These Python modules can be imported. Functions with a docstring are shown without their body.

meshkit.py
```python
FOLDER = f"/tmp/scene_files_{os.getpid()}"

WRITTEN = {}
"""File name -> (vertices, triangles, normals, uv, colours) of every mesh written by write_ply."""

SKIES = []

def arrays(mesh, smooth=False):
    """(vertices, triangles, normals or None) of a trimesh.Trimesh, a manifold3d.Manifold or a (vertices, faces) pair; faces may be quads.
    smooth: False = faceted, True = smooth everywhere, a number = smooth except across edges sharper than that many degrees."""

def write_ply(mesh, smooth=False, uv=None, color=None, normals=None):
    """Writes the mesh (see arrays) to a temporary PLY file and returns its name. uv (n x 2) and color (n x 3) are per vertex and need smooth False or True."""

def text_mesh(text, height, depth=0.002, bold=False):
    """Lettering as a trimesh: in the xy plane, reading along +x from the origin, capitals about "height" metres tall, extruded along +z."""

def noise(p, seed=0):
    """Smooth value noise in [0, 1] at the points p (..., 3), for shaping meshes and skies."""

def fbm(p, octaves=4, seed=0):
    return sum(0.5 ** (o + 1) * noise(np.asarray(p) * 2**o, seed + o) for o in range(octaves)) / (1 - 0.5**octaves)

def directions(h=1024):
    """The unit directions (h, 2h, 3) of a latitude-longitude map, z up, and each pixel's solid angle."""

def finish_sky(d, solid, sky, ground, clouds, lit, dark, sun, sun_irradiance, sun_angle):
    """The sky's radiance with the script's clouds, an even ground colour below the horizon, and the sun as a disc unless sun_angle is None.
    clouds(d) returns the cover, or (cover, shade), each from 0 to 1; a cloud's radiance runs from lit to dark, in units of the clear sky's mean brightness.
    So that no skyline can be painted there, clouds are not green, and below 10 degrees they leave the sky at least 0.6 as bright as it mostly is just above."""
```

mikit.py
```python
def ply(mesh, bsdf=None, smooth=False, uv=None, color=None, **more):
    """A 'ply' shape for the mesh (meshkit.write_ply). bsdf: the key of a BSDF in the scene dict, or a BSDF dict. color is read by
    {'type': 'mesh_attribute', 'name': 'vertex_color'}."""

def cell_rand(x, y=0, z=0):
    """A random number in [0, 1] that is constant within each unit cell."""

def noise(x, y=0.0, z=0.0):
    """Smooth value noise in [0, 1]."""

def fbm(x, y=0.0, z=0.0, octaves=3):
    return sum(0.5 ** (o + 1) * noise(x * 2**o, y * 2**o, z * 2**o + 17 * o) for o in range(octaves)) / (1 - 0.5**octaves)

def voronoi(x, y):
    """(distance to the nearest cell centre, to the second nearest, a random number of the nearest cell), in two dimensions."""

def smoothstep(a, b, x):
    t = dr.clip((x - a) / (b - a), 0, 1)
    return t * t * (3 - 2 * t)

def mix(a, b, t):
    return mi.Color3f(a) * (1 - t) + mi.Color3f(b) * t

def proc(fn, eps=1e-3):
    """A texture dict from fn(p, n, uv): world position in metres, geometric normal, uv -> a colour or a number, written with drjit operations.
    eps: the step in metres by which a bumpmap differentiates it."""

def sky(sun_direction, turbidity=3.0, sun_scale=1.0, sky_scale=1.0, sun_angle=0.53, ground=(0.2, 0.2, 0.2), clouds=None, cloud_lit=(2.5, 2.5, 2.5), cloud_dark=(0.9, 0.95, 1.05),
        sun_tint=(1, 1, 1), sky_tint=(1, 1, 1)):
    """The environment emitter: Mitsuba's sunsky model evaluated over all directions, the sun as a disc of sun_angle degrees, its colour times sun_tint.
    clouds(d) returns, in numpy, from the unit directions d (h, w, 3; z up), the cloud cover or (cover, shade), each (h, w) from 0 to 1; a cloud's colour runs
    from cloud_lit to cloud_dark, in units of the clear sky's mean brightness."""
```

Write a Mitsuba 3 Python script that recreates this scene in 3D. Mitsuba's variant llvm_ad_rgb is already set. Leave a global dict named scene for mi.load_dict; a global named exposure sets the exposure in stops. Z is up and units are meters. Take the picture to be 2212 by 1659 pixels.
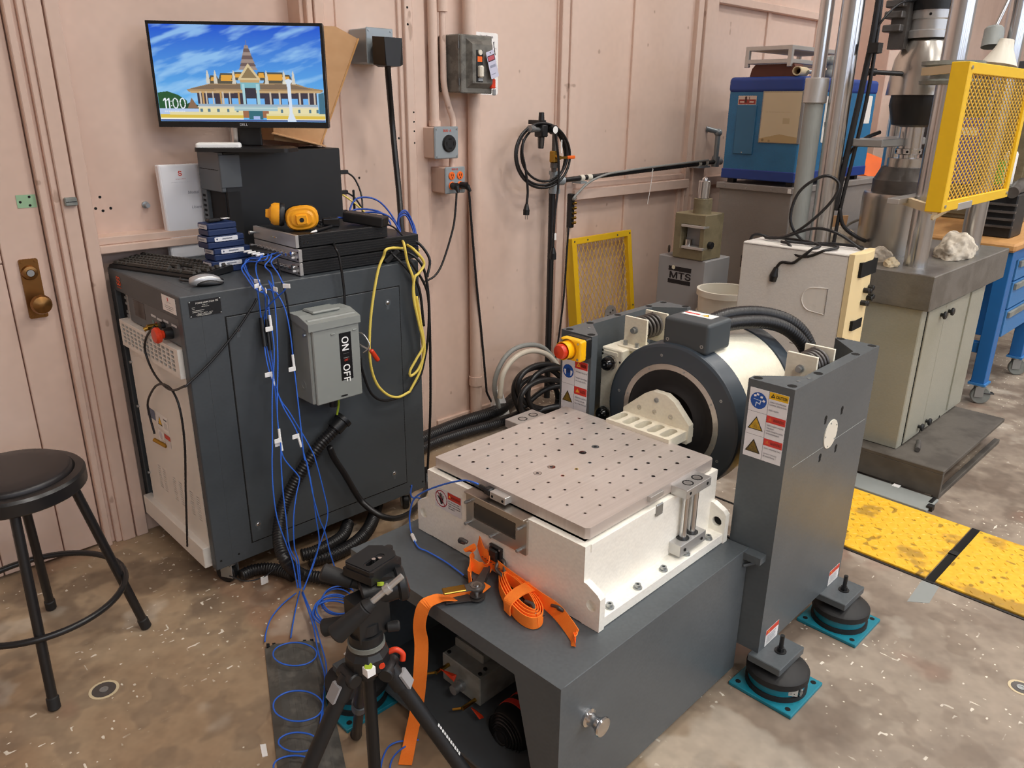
import math, random, numpy as np, trimesh, drjit as dr, mitsuba as mi, mikit, meshkit
from shapely.geometry import Polygon, Point, LineString, box as sbox
from shapely.ops import unary_union
from mikit import noise, fbm, voronoi, smoothstep, mix, cell_rand
random.seed(7); np.random.seed(7)
T = mi.ScalarTransform4f

# ---------------------------------------------------------------- camera, lights, exposure
scene, labels = {}, {}
exposure = -0.14
scene['camera'] = {'type': 'perspective', 'fov': 67.09, 'fov_axis': 'x', 'near_clip': 0.05, 'far_clip': 60.0,
    'to_world': T().look_at(origin=[0, 0, 1.6], target=[0.65819, 0.67242, 1.26143], up=[0.22953, 0.24908, 0.94089])}
LAMP = [(1.15, -1.3), (2.7, 0.6), (4.4, -1.3), (6.6, 0.6), (-0.8, -2.6), (2.4, -4.2), (6.0, -4.2), (8.8, -1.5)]   # hall lamps under the roof (x, y)
LAMP_Z = 4.6
LAMP_POWER = 30.0
LAMP_RGB = (1.0, 0.955, 0.89)
SCREEN = 1.0
DAYLIGHT = (3.0, 3.6, 4.6)   # high windows of the far wall behind the camera

# ---------------------------------------------------------------- helpers
def lin(h):
    h = h.lstrip('#'); h = h if len(h) == 6 else ''.join(c*2 for c in h); v = np.array([int(h[i:i+2], 16) for i in (0, 2, 4)]) / 255
    return [float(x) for x in np.where(v <= .04045, v / 12.92, ((v + .055) / 1.055) ** 2.4)]
def rgb(h): return {'type': 'rgb', 'value': lin(h) if isinstance(h, str) else list(h)}
def mat(name, col, rough=.5, metal=0., spec=.5, coat=0., bump=None, bscale=1., **kw):
    b = {'type': 'principled', 'base_color': rgb(col) if not isinstance(col, dict) else col, 'roughness': rough, 'metallic': metal, 'specular': spec, **kw}
    if coat: b['clearcoat'] = coat; b['clearcoat_gloss'] = .9
    if bump: b = {'type': 'bumpmap', 'arbitrary': bump, 'scale': bscale, 'bsdf': b}
    scene['m_' + name] = {'type': 'twosided', 'bsdf': b}
    return 'm_' + name
count = {}
def key_of(name):
    n = count.get(name, 0); count[name] = n + 1
    return name if n == 0 else f'{name}_{n:03d}'
def thing(name, label=None, cat=None, group=None, kind=None):
    k = key_of(name); d = {}
    if label: d['label'] = label
    if cat: d['category'] = cat
    if group: d['group'] = group
    if kind: d['kind'] = kind
    labels[k] = d
    return k
def put(k, mesh, m, smooth=False, **kw):
    scene[k] = mikit.ply(mesh, m, smooth, **kw); return k
def part(root, name, mesh, m, smooth=False, label=None, kind=None, **kw):
    k = key_of(root + '__' + name)
    if isinstance(mesh, dict): scene[k] = mesh
    else: put(k, mesh, m, smooth, **kw)
    if label or kind: labels[k] = {**({'label': label} if label else {}), **({'kind': kind} if kind else {})}
    return k
def one(name, mesh, m, label, cat, smooth=False, group=None, kind=None, **kw):
    return put(thing(name, label, cat, group, kind), mesh, m, smooth, **kw)
def struct(name, mesh, m, smooth=False, label=None):
    k = key_of(name); labels[k] = {'kind': 'structure', **({'label': label} if label else {})}
    return put(k, mesh, m, smooth)
def cat(*ms):
    ms = [x for m in ms for x in (m if isinstance(m, (list, tuple)) else [m])]
    return trimesh.util.concatenate(ms)
def mv(m, x=0, y=0, z=0, rz=0, rx=0, ry=0):
    m = m.copy(); A = np.eye(4)
    for a, ax in ((rx, [1,0,0]), (ry, [0,1,0]), (rz, [0,0,1])):
        if a: A = trimesh.transformations.rotation_matrix(math.radians(a), ax) @ A
    A[:3, 3] += (x, y, z); m.apply_transform(A); return m
BI = np.array([[0,2,1],[1,2,3],[4,5,6],[5,7,6],[0,1,4],[1,5,4],[2,6,3],[3,6,7],[0,4,2],[2,4,6],[1,3,5],[3,7,5]])
def bx(x0, x1, y0, y1, z0, z1, b=0.):
    if x1 < x0: x0, x1 = x1, x0
    if y1 < y0: y0, y1 = y1, y0
    if z1 < z0: z0, z1 = z1, z0
    if b:
        b = min(b, (x1-x0)*.45, (y1-y0)*.45, (z1-z0)*.45)
        v = [(X, Y, Z) for sx, X0 in ((1, x0), (-1, x1)) for sy, Y0 in ((1, y0), (-1, y1)) for sz, Z0 in ((1, z0), (-1, z1))
             for X, Y, Z in ((X0, Y0+sy*b, Z0+sz*b), (X0+sx*b, Y0, Z0+sz*b), (X0+sx*b, Y0+sy*b, Z0))]
        return trimesh.Trimesh(v).convex_hull
    v = np.array([(x, y, z) for z in (z0, z1) for y in (y0, y1) for x in (x0, x1)], float)
    return trimesh.Trimesh(v, BI, process=False)
def hull(pts): return trimesh.Trimesh(np.array(pts, float)).convex_hull
def rbox(x0, x1, y0, y1, z0, z1, r, n=4):      # box with rounded edges
    p = trimesh.creation.icosphere(2, r).vertices
    return hull(np.vstack([p + (x, y, z) for x in (x0+r, x1-r) for y in (y0+r, y1-r) for z in (z0+r, z1-r)]))
def frame(d):
    d = np.asarray(d, float) / np.linalg.norm(d)
    a = np.cross(d, [0, 0, 1] if abs(d[2]) < .95 else [1, 0, 0]); a /= np.linalg.norm(a)
    return a, np.cross(d, a), d
def lathe(prof, p0=(0,0,0), d=(0,0,1), n=24):   # profile of (radius, height along d)
    a, b, d = frame(d); p0 = np.asarray(p0, float); t = np.arange(n) * 2*np.pi/n
    v = np.vstack([p0 + d*h + r*(np.cos(t)[:, None]*a + np.sin(t)[:, None]*b) for r, h in prof])
    f = []
    for i in range(len(prof)-1):
        for j in range(n):
            q = (i*n+j, i*n+(j+1) % n, (i+1)*n+(j+1) % n, (i+1)*n+j); f += [(q[0], q[1], q[2]), (q[0], q[2], q[3])]
    m = trimesh.Trimesh(v, f, process=False)
    m.merge_vertices(); m.update_faces(m.nondegenerate_faces()); return m
def cy(p0, p1, r, n=20, r1=None, b=0.):
    p0, p1 = np.asarray(p0, float), np.asarray(p1, float); L = np.linalg.norm(p1-p0); r1 = r if r1 is None else r1
    pr = [(0, 0), (r, 0), (r1, L), (0, L)] if not b else [(0, 0), (r-b, 0), (r, b), (r1, L-b), (r1-b, L), (0, L)]
    return lathe(pr, p0, p1-p0, n)
def ring(p0, d, r0, r1, h, n=32): return lathe([(r0, 0), (r1, 0), (r1, h), (r0, h), (r0, 0)], p0, d, n)
def ball(c, r, s=(1,1,1), sub=2):
    m = trimesh.creation.icosphere(sub, r); m.apply_scale(s); m.apply_translation(c); return m
def spline(pts, sub=6, closed=False):
    P = np.array(pts, float)
    if len(P) < 3: return P
    Q = np.vstack([P[-1], P, P[0], P[1]]) if closed else np.vstack([2*P[0]-P[1], P, 2*P[-1]-P[-2]])
    out = []
    for i in range(len(Q)-3):
        a, b, c, d = Q[i:i+4]
        for t in np.arange(sub)/sub:
            out.append(.5*((2*b) + (c-a)*t + (2*a-5*b+4*c-d)*t*t + (3*b-a-3*c+d)*t**3))
    if not closed: out.append(P[-1])
    return np.array(out)
def tube(pts, r, n=8, sub=6, closed=False, rf=None, sp=True):
    P = spline(pts, sub, closed) if sp else np.array(pts, float)
    if closed: P = np.vstack([P, P[0]])
    d = np.gradient(P, axis=0); d /= np.linalg.norm(d, axis=1, keepdims=True) + 1e-12
    a = np.cross(d[0], [0, 0, 1]);
    if np.linalg.norm(a) < .1: a = np.cross(d[0], [1, 0, 0])
    v, t = [], np.arange(n)*2*np.pi/n
    L = np.concatenate([[0], np.cumsum(np.linalg.norm(np.diff(P, axis=0), axis=1))])
    for i in range(len(P)):
        a = a - d[i]*(a @ d[i]); a /= np.linalg.norm(a) + 1e-12; b = np.cross(d[i], a)
        rr = r if rf is None else rf(L[i])
        v.append(P[i] + rr*(np.cos(t)[:, None]*a + np.sin(t)[:, None]*b))
    v = np.vstack(v); f = []
    for i in range(len(P)-1):
        for j in range(n):
            q = (i*n+j, i*n+(j+1) % n, (i+1)*n+(j+1) % n, (i+1)*n+j); f += [(q[0], q[1], q[2]), (q[0], q[2], q[3])]
    e = len(v); v = np.vstack([v, P[0], P[-1]]); k = (len(P)-1)*n
    for j in range(n): f += [(e, (j+1) % n, j), (e+1, k+j, k+(j+1) % n)]
    return trimesh.Trimesh(v, f, process=False)
def hose(pts, r, pitch=.0105, depth=.17, n=12):   # corrugated
    P = spline(pts, 12); L = np.concatenate([[0], np.cumsum(np.linalg.norm(np.diff(P, axis=0), axis=1))])
    s = np.arange(0, L[-1], pitch/4); Q = np.stack([np.interp(s, L, P[:, k]) for k in range(3)], 1)
    return tube(Q, r, n, sp=False, rf=lambda x: r*(1 - depth*(.5+.5*math.cos(2*math.pi*x/pitch))))
def ribbon(pts, w, up, th=.0016, sub=8):         # flat strap: centre line, width direction per point or one
    P = spline(pts, sub); U = np.array(up, float)
    U = spline(U, sub) if U.ndim == 2 else np.repeat(U[None], len(P), 0)
    d = np.gradient(P, axis=0); d /= np.linalg.norm(d, axis=1, keepdims=True)+1e-12
    U = U - d*np.sum(U*d, 1, keepdims=True); U /= np.linalg.norm(U, axis=1, keepdims=True)+1e-12
    N = np.cross(d, U)
    v = np.stack([P-U*w/2-N*th/2, P+U*w/2-N*th/2, P+U*w/2+N*th/2, P-U*w/2+N*th/2], 1).reshape(-1, 3); f = []
    for i in range(len(P)-1):
        for j in range(4):
            q = (i*4+j, i*4+(j+1) % 4, (i+1)*4+(j+1) % 4, (i+1)*4+j); f += [(q[0], q[1], q[2]), (q[0], q[2], q[3])]
    k = len(P)*4-4; f += [(0, 2, 1), (0, 3, 2), (k, k+1, k+2), (k, k+2, k+3)]
    return trimesh.Trimesh(v, f, process=False)
def prism(poly, a0, a1, axis='z'):               # poly in xy, (y,z) for axis x, (x,z) for axis y
    if not hasattr(poly, 'exterior'):
        if hasattr(poly, 'geoms'): return cat([prism(g, a0, a1, axis) for g in poly.geoms])
        poly = Polygon(poly)
    m = trimesh.creation.extrude_polygon(poly, abs(a1-a0), engine='earcut'); v = m.vertices.copy(); v[:, 2] += min(a0, a1)
    if axis == 'x': v = v[:, [2, 0, 1]]
    if axis == 'y': v = np.stack([v[:, 0], v[:, 2], v[:, 1]], 1)
    return trimesh.Trimesh(v, m.faces, process=False)
def rrect(x0, y0, x1, y1, r): return sbox(x0+r, y0+r, x1-r, y1-r).buffer(r, quad_segs=4)
def lattice(w, h, pa, pb, th, dep, slope):       # two families of diagonal bars clipped to w x h, in the xz plane, centred bars of section th x dep
    out = []
    for s in (1, -1):
        L = 2*(w+h)
        for k in np.arange(-w-h*3, w*2+h*3, pa):
            l = LineString([(k, 0), (k + s*h/slope, h)]).intersection(sbox(0, 0, w, h))
            if l.is_empty or l.length < th*2: continue
            (ax, az), (bx_, bz) = list(l.coords)[0], list(l.coords)[-1]
            n = np.array([-(bz-az), bx_-ax]); n = n/np.linalg.norm(n)*th/2; y = dep*(.5 if s > 0 else -.5)
            c = [(ax+n[0], az+n[1]), (bx_+n[0], bz+n[1]), (bx_-n[0], bz-n[1]), (ax-n[0], az-n[1])]
            v = np.array([(p[0], y+q, p[1]) for q in (-dep/2, dep/2) for p in c])
            out.append(trimesh.Trimesh(v, [[0,1,2],[0,2,3],[4,6,5],[4,7,6],[0,4,5],[0,5,1],[1,5,6],[1,6,2],[2,6,7],[2,7,3],[3,7,4],[3,4,0]], process=False))
    return cat(out)
class Print:                                     # flat print: coloured patches on a thin sheet, x right, y up, metres
    def __init__(s, w, h, col=None, r=0, th=.0006):
        s.v, s.f, s.c, s.k, s.n, s.th = [], [], [], 0, 0, th
        if col: s._add(trimesh.creation.extrude_polygon(rrect(0, 0, w, h, r) if r else sbox(0, 0, w, h), th, engine='earcut'), col, 0)
        else: s.th = 0
    def _add(s, m, col, z):
        v = np.array(m.vertices)
        if v.shape[1] == 2: v = np.column_stack([v, np.zeros(len(v))])
        v = v + (0, 0, z); s.v.append(v); s.f.append(np.array(m.faces)+s.n); s.n += len(v); s.c.append(np.tile(lin(col), (len(v), 1)))
    def poly(s, p, col):
        p = p if hasattr(p, 'area') else Polygon(p)
        for g in getattr(p, 'geoms', [p]):
            if g.is_empty or g.area < 1e-9: continue
            v, f = trimesh.creation.triangulate_polygon(g, engine='earcut'); s.k += 1
            s._add(trimesh.Trimesh(np.column_stack([v, np.zeros(len(v))]), f, process=False), col, s.th + .00012*min(s.k, 12)**.8)
    def rect(s, x0, y0, x1, y1, col): s.poly(sbox(x0, y0, x1, y1), col)
    def disc(s, x, y, r, col): s.poly(Point(x, y).buffer(r), col)
    def line(s, p, w, col): s.poly(LineString(p).buffer(w/2, cap_style=2), col)
    def text(s, x, y, t, h, col, bold=True, w=None, rot=0):
        m = meshkit.text_mesh(t, h, .0003, bold); L = m.bounds[1][0]-m.bounds[0][0]
        if w: m.apply_scale([w/L, 1, 1])
        if rot: m.apply_transform(trimesh.transformations.rotation_matrix(math.radians(rot), [0, 0, 1]))
        m.apply_translation([x, y, 0]); s.k += 1; s._add(m, col, s.th + .0007)
    def at(s, o, right, up):                     # -> kwargs of mikit.ply
        right, up = np.array(right, float), np.array(up, float); right /= np.linalg.norm(right); up /= np.linalg.norm(up)
        v = np.vstack(s.v); v = np.array(o) + v[:, :1]*right + v[:, 1:2]*up + v[:, 2:]*np.cross(right, up)
        return (v, np.vstack(s.f)), np.vstack(s.c)
def show(root, name, pr, o, right, up, label=None, f=None, m='m_print'):
    (v, fa), c = pr.at(o, right, up)
    if f is not None: v = f(trimesh.Trimesh(v, fa, process=False)).vertices
    return part(root, name, (np.array(v), fa), m, False, label, color=c)
def tri(x, y, s): return Polygon([(x-s*.56, y-s*.42), (x+s*.56, y-s*.42), (x, y+s*.56)])

# ---------------------------------------------------------------- materials
X, Y, Z = (lambda p: p.x), (lambda p: p.y), (lambda p: p.z)
def wallcol(p, n, uv):
    a = fbm(p.x*1.3, p.z*1.1+3, p.y, 4); g = fbm(p.x*6, p.z*1.2, p.y*6, 3); d = fbm(p.x*40, p.z*40, p.y*40, 2)
    c = mix(lin('#cbb0a0'), lin('#d6beb0'), smoothstep(.3, .7, a))
    c = mix(c, lin('#b99c8c'), .35*smoothstep(.6, .78, g))
    sp = fbm(p.x*23, p.z*17, p.y*23+9, 2)
    c = mix(c, lin('#8d6f5c'), .5*smoothstep(.80, .86, sp))
    return c*(.97+.06*d)
mat('wall', mikit.proc(wallcol), .55, spec=.35, bump=mikit.proc(lambda p, n, uv: fbm(p.x*30, p.y*30, p.z*30, 2), 2e-3), bscale=.0006)
def floorcol(p, n, uv):
    a = fbm(p.x*1.5, p.y*1.5, 1, 4); b = fbm(p.x*4+7, p.y*4, 2, 4); d = fbm(p.x*34, p.y*34, 5, 3); s = fbm(p.x*7, p.y*7, 11, 4); e = fbm(p.x*11+3, p.y*11, 17, 3)
    c = mix(lin('#927960'), lin('#ab977d'), smoothstep(.32, .68, a*.55+b*.3+e*.15))
    grey = smoothstep(1.1, 2.0, p.x - .45*(p.y-.9))
    c = mix(c, mix(lin('#81756a'), lin('#9a8e81'), smoothstep(.3, .7, b)), grey*.9)
    st = smoothstep(.50, .66, fbm(p.x*2.3+3.7, p.y*2.3+1.2, 8, 4))
    c = mix(c, lin('#5d4e43'), .55*st*smoothstep(.40, .60, s))
    c = mix(c, lin('#6a5a4d'), .35*smoothstep(.54, .68, e))
    c = mix(c, lin('#94604e'), .25*smoothstep(.66, .76, fbm(p.x*3.1, p.y*3.1, 21, 3)))
    c = mix(c, lin('#cfc7b9'), .30*smoothstep(.62, .74, fbm(p.x*5+9, p.y*5, 31, 4)))
    c = mix(c, lin('#efe8da'), .75*smoothstep(.90, .94, noise(p.x*75, p.y*75, 41))*smoothstep(.45, .6, b))
    return c*(.86+.28*d)
mat('floor', mikit.proc(floorcol), mikit.proc(lambda p, n, uv: .42+.25*fbm(p.x*5, p.y*5, 3, 3)), spec=.4, bump=mikit.proc(lambda p, n, uv: fbm(p.x*25, p.y*25, 7, 3), 2e-3), bscale=.0012)
mat('ceil', '#d3d2cf', .9); mat('farwall', '#cdc6be', .8)
def dirty(c0, c1, s=6., lo=.5, hi=.75, amt=.5):
    a, b = lin(c0), lin(c1)
    return mikit.proc(lambda p, n, uv: mix(a, b, amt*smoothstep(lo, hi, fbm(p.x*s, p.y*s, p.z*s, 4)))*(.95+.1*noise(p.x*180, p.y*180, p.z*180)))
mat('gunmetal', dirty('#4d5357', '#5b6165', 3, .3, .8, .5), .38, spec=.5)           # grey powder-coated shaker frame
mat('gunmetal_rough', '#42484c', .5)
mat('rackgrey', dirty('#44494d', '#383d41', 4, .4, .8, .6), .42, spec=.45)
mat('rackgrey2', '#53585c', .4)
mat('cream', dirty('#ece6d3', '#d9d0b6', 7, .55, .8, .3), .33, spec=.5)
mat('slipwhite', dirty('#efece2', '#e2ddd0', 5, .5, .8, .3), .3, spec=.5)
mat('panelwhite', '#dedad2', .4); mat('offwhite', '#d9d4c6', .45); mat('beige', '#e3cfa0', .45); mat('pcwhite', dirty('#d8d5cf', '#c6c2ba', 3, .5, .8, .4), .42)
mat('white', '#eeeeec', .5); mat('paper', '#e8e6e2', .8); mat('foam', '#e6e7ea', .7)
mat('black', '#17181a', .42); mat('blackmatte', '#131315', .75); mat('blackgloss', '#0e0e10', .12); mat('rubber', '#1c1c1d', .6); mat('cable', '#19191b', .38); mat('cone', '#232122', .8)
mat('navyface', '#3e4750', .38)
def brushed(p, n, uv):
    a = fbm(p.x*3, p.y*220, p.z*10, 2); b = fbm(p.x*7, p.y*9, 3, 4)
    return mix(lin('#bdb2ab'), lin('#d8cfc9'), .5*a+.5*b)
mat('alu', mikit.proc(brushed), .42, .45, spec=.5); mat('aluplain', '#c4c3c1', .36, .7); mat('steel', '#cfcfcf', .2, 1.); mat('chrome', '#d7d7d8', .07, 1.); mat('zinc', '#a9adae', .35, .8)
mat('darkhole', '#0b0b0b', .9); mat('steeldark', dirty('#6b6866', '#4b4745', 9, .4, .7, .7), .42, .7); mat('brushsteel', '#c9c5be', .28, 1.)
mat('slab', dirty('#85827d', '#6a665f', 8, .4, .7, .6), .42, .6); mat('plinth', dirty('#55504a', '#3f3a35', 9, .4, .7, .7), .6)
mat('cabgreen', dirty('#98978a', '#85836f', 3, .4, .8, .5), .45); mat('cabgrey', dirty('#8d8884', '#7c7672', 3, .4, .8, .5), .5); mat('mtsgrey', '#8d8d8f', .4)
mat('lightgrey', '#8f9492', .45); mat('boxgrey', dirty('#7f837f', '#666862', 20, .45, .7, .6), .5); mat('discgrey', '#8c908c', .42); mat('galv', '#9ca5aa', .4, .4); mat('oldgrey', dirty('#6e6c66', '#4d4b47', 25, .45, .65, .7), .55)
mat('yellow', '#e0b51c', .42); mat('yellowpl', '#f5b61a', .35); mat('meshyellow', '#d9b347', .45); mat('estop', '#f7b90f', .35); mat('red', '#d23c1c', .35); mat('redlabel', '#c6392c', .5); mat('amber', '#f0a524', .32)
def plate_yellow(p, n, uv):
    w = fbm(p.x*9, p.y*9, 3, 4); d = noise(p.x*90, p.y*90, 7)
    c = mix(lin('#efb428'), lin('#f3c13c'), d); c = mix(c, lin('#9c7a34'), .75*smoothstep(.54, .70, w))
    return mix(c, lin('#5b451f'), .6*smoothstep(.80, .9, noise(p.x*45, p.y*45, 13)))
mat('diamond', mikit.proc(plate_yellow), .4)
mat('blue', dirty('#2c6f9c', '#245c86', 5, .4, .8, .6), .42); mat('bluedark', '#23408a', .42); mat('bluepanel', '#35678a', .5); mat('benchblue', '#1f63a3', .4); mat('drawerblue', '#3b78b2', .45); mat('teal', '#17798c', .4); mat('navybox', '#1c2f57', .4)
mat('cableblue', '#2f66cf', .35); mat('netblue', '#2a4fa8', .4); mat('cableyellow', '#e8cf62', .4); mat('greencable', '#9fb531', .4); mat('greyhose', '#8d8f8c', .45); mat('whitehose', '#cdc4b4', .45)
def webbing(p, n, uv): return mix(lin('#ff7a1c'), lin('#ff8f34'), noise(p.x*700, p.y*700, p.z*700))
mat('orange', mikit.proc(webbing), .7); mat('orangeplug', '#ee6a22', .4); mat('olive', dirty('#776d54', '#5d5540', 14, .45, .7, .6), .5); mat('bronze', '#8a6237', .32, .9); mat('brass', '#b08a3e', .3, 1.)
def kraft(p, n, uv): return mix(lin('#b78c62'), lin('#c39a70'), fbm(p.x*30, p.y*30, p.z*30, 3))
mat('card', mikit.proc(kraft), .8)
def woodfn(p, n, uv):
    r = fbm(p.x*4, p.y*50, p.z*50, 3); return mix(lin('#b07f4b'), lin('#c99a63'), r)
mat('wood', mikit.proc(woodfn), .45); mat('vinyl', '#221f20', .38); mat('stoolblack', '#1d1c1d', .3); mat('rag', dirty('#c9c1b2', '#a49a8b', 30, .4, .7, .7), .95); mat('rampgrey', dirty('#4d4c48', '#6b6861', 30, .4, .7, .6), .7)
mat('mousesilver', '#b7b7b7', .3, .5); mat('greentape', '#8fb28f', .7); mat('keycap', '#3a3733', .5); mat('purple', '#6a64a0', .6); mat('signorange', '#d8552f', .6); mat('brown', '#5e3426', .7); mat('tan', '#cdbd9c', .7); mat('greencan', '#3f8f34', .4)
scene['m_print'] = {'type': 'twosided', 'bsdf': {'type': 'principled', 'base_color': {'type': 'mesh_attribute', 'name': 'vertex_color'}, 'roughness': .45, 'specular': .4}}
scene['m_glass'] = {'type': 'thindielectric', 'int_ior': 1.5}
scene['m_screenoff'] = {'type': 'twosided', 'bsdf': {'type': 'principled', 'base_color': rgb('#3a352f'), 'roughness': .15, 'specular': .6}}

# ---------------------------------------------------------------- the hall
struct('floor', bx(-5, 12, -8, 3.1, -.2, 0), 'm_floor')
struct('ceiling', bx(-5, 12, -8, 3.1, 5.6, 5.7), 'm_ceil')
struct('wall_left', bx(-5.1, -5, -8, 3.1, 0, 5.6), 'm_farwall')
struct('wall_right', bx(12, 12.1, -8, 3.1, 0, 5.6), 'm_farwall')
struct('wall_front', bx(-5, 12, -8.1, -8, 0, 5.6), 'm_farwall')
for i_ in range(5):
    k_ = f'window_{i_+1}'; labels[k_] = {'kind': 'structure'}; x_ = -3.6+3.1*i_
    scene[k_] = mikit.ply(trimesh.Trimesh(np.array([(x_, -7.995, 2.5), (x_+2.2, -7.995, 2.5), (x_+2.2, -7.995, 4.3), (x_, -7.995, 4.3)]), [[0, 2, 1], [0, 3, 2]], process=False), 'm_ceil', emitter={'type': 'area', 'radiance': {'type': 'rgb', 'value': list(DAYLIGHT)}})
# back wall: boards between the posts, panels set back
struct('wall_back', cat(bx(-5, -.30, 2.945, 3.1, 0, 5.6), bx(-.30, .69, 2.945, 3.1, 2.15, 5.6), bx(.845, 1.72, 3.02, 3.1, 0, 5.6), bx(1.72, 12, 2.945, 3.1, 0, 5.6)), 'm_wall')
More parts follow.
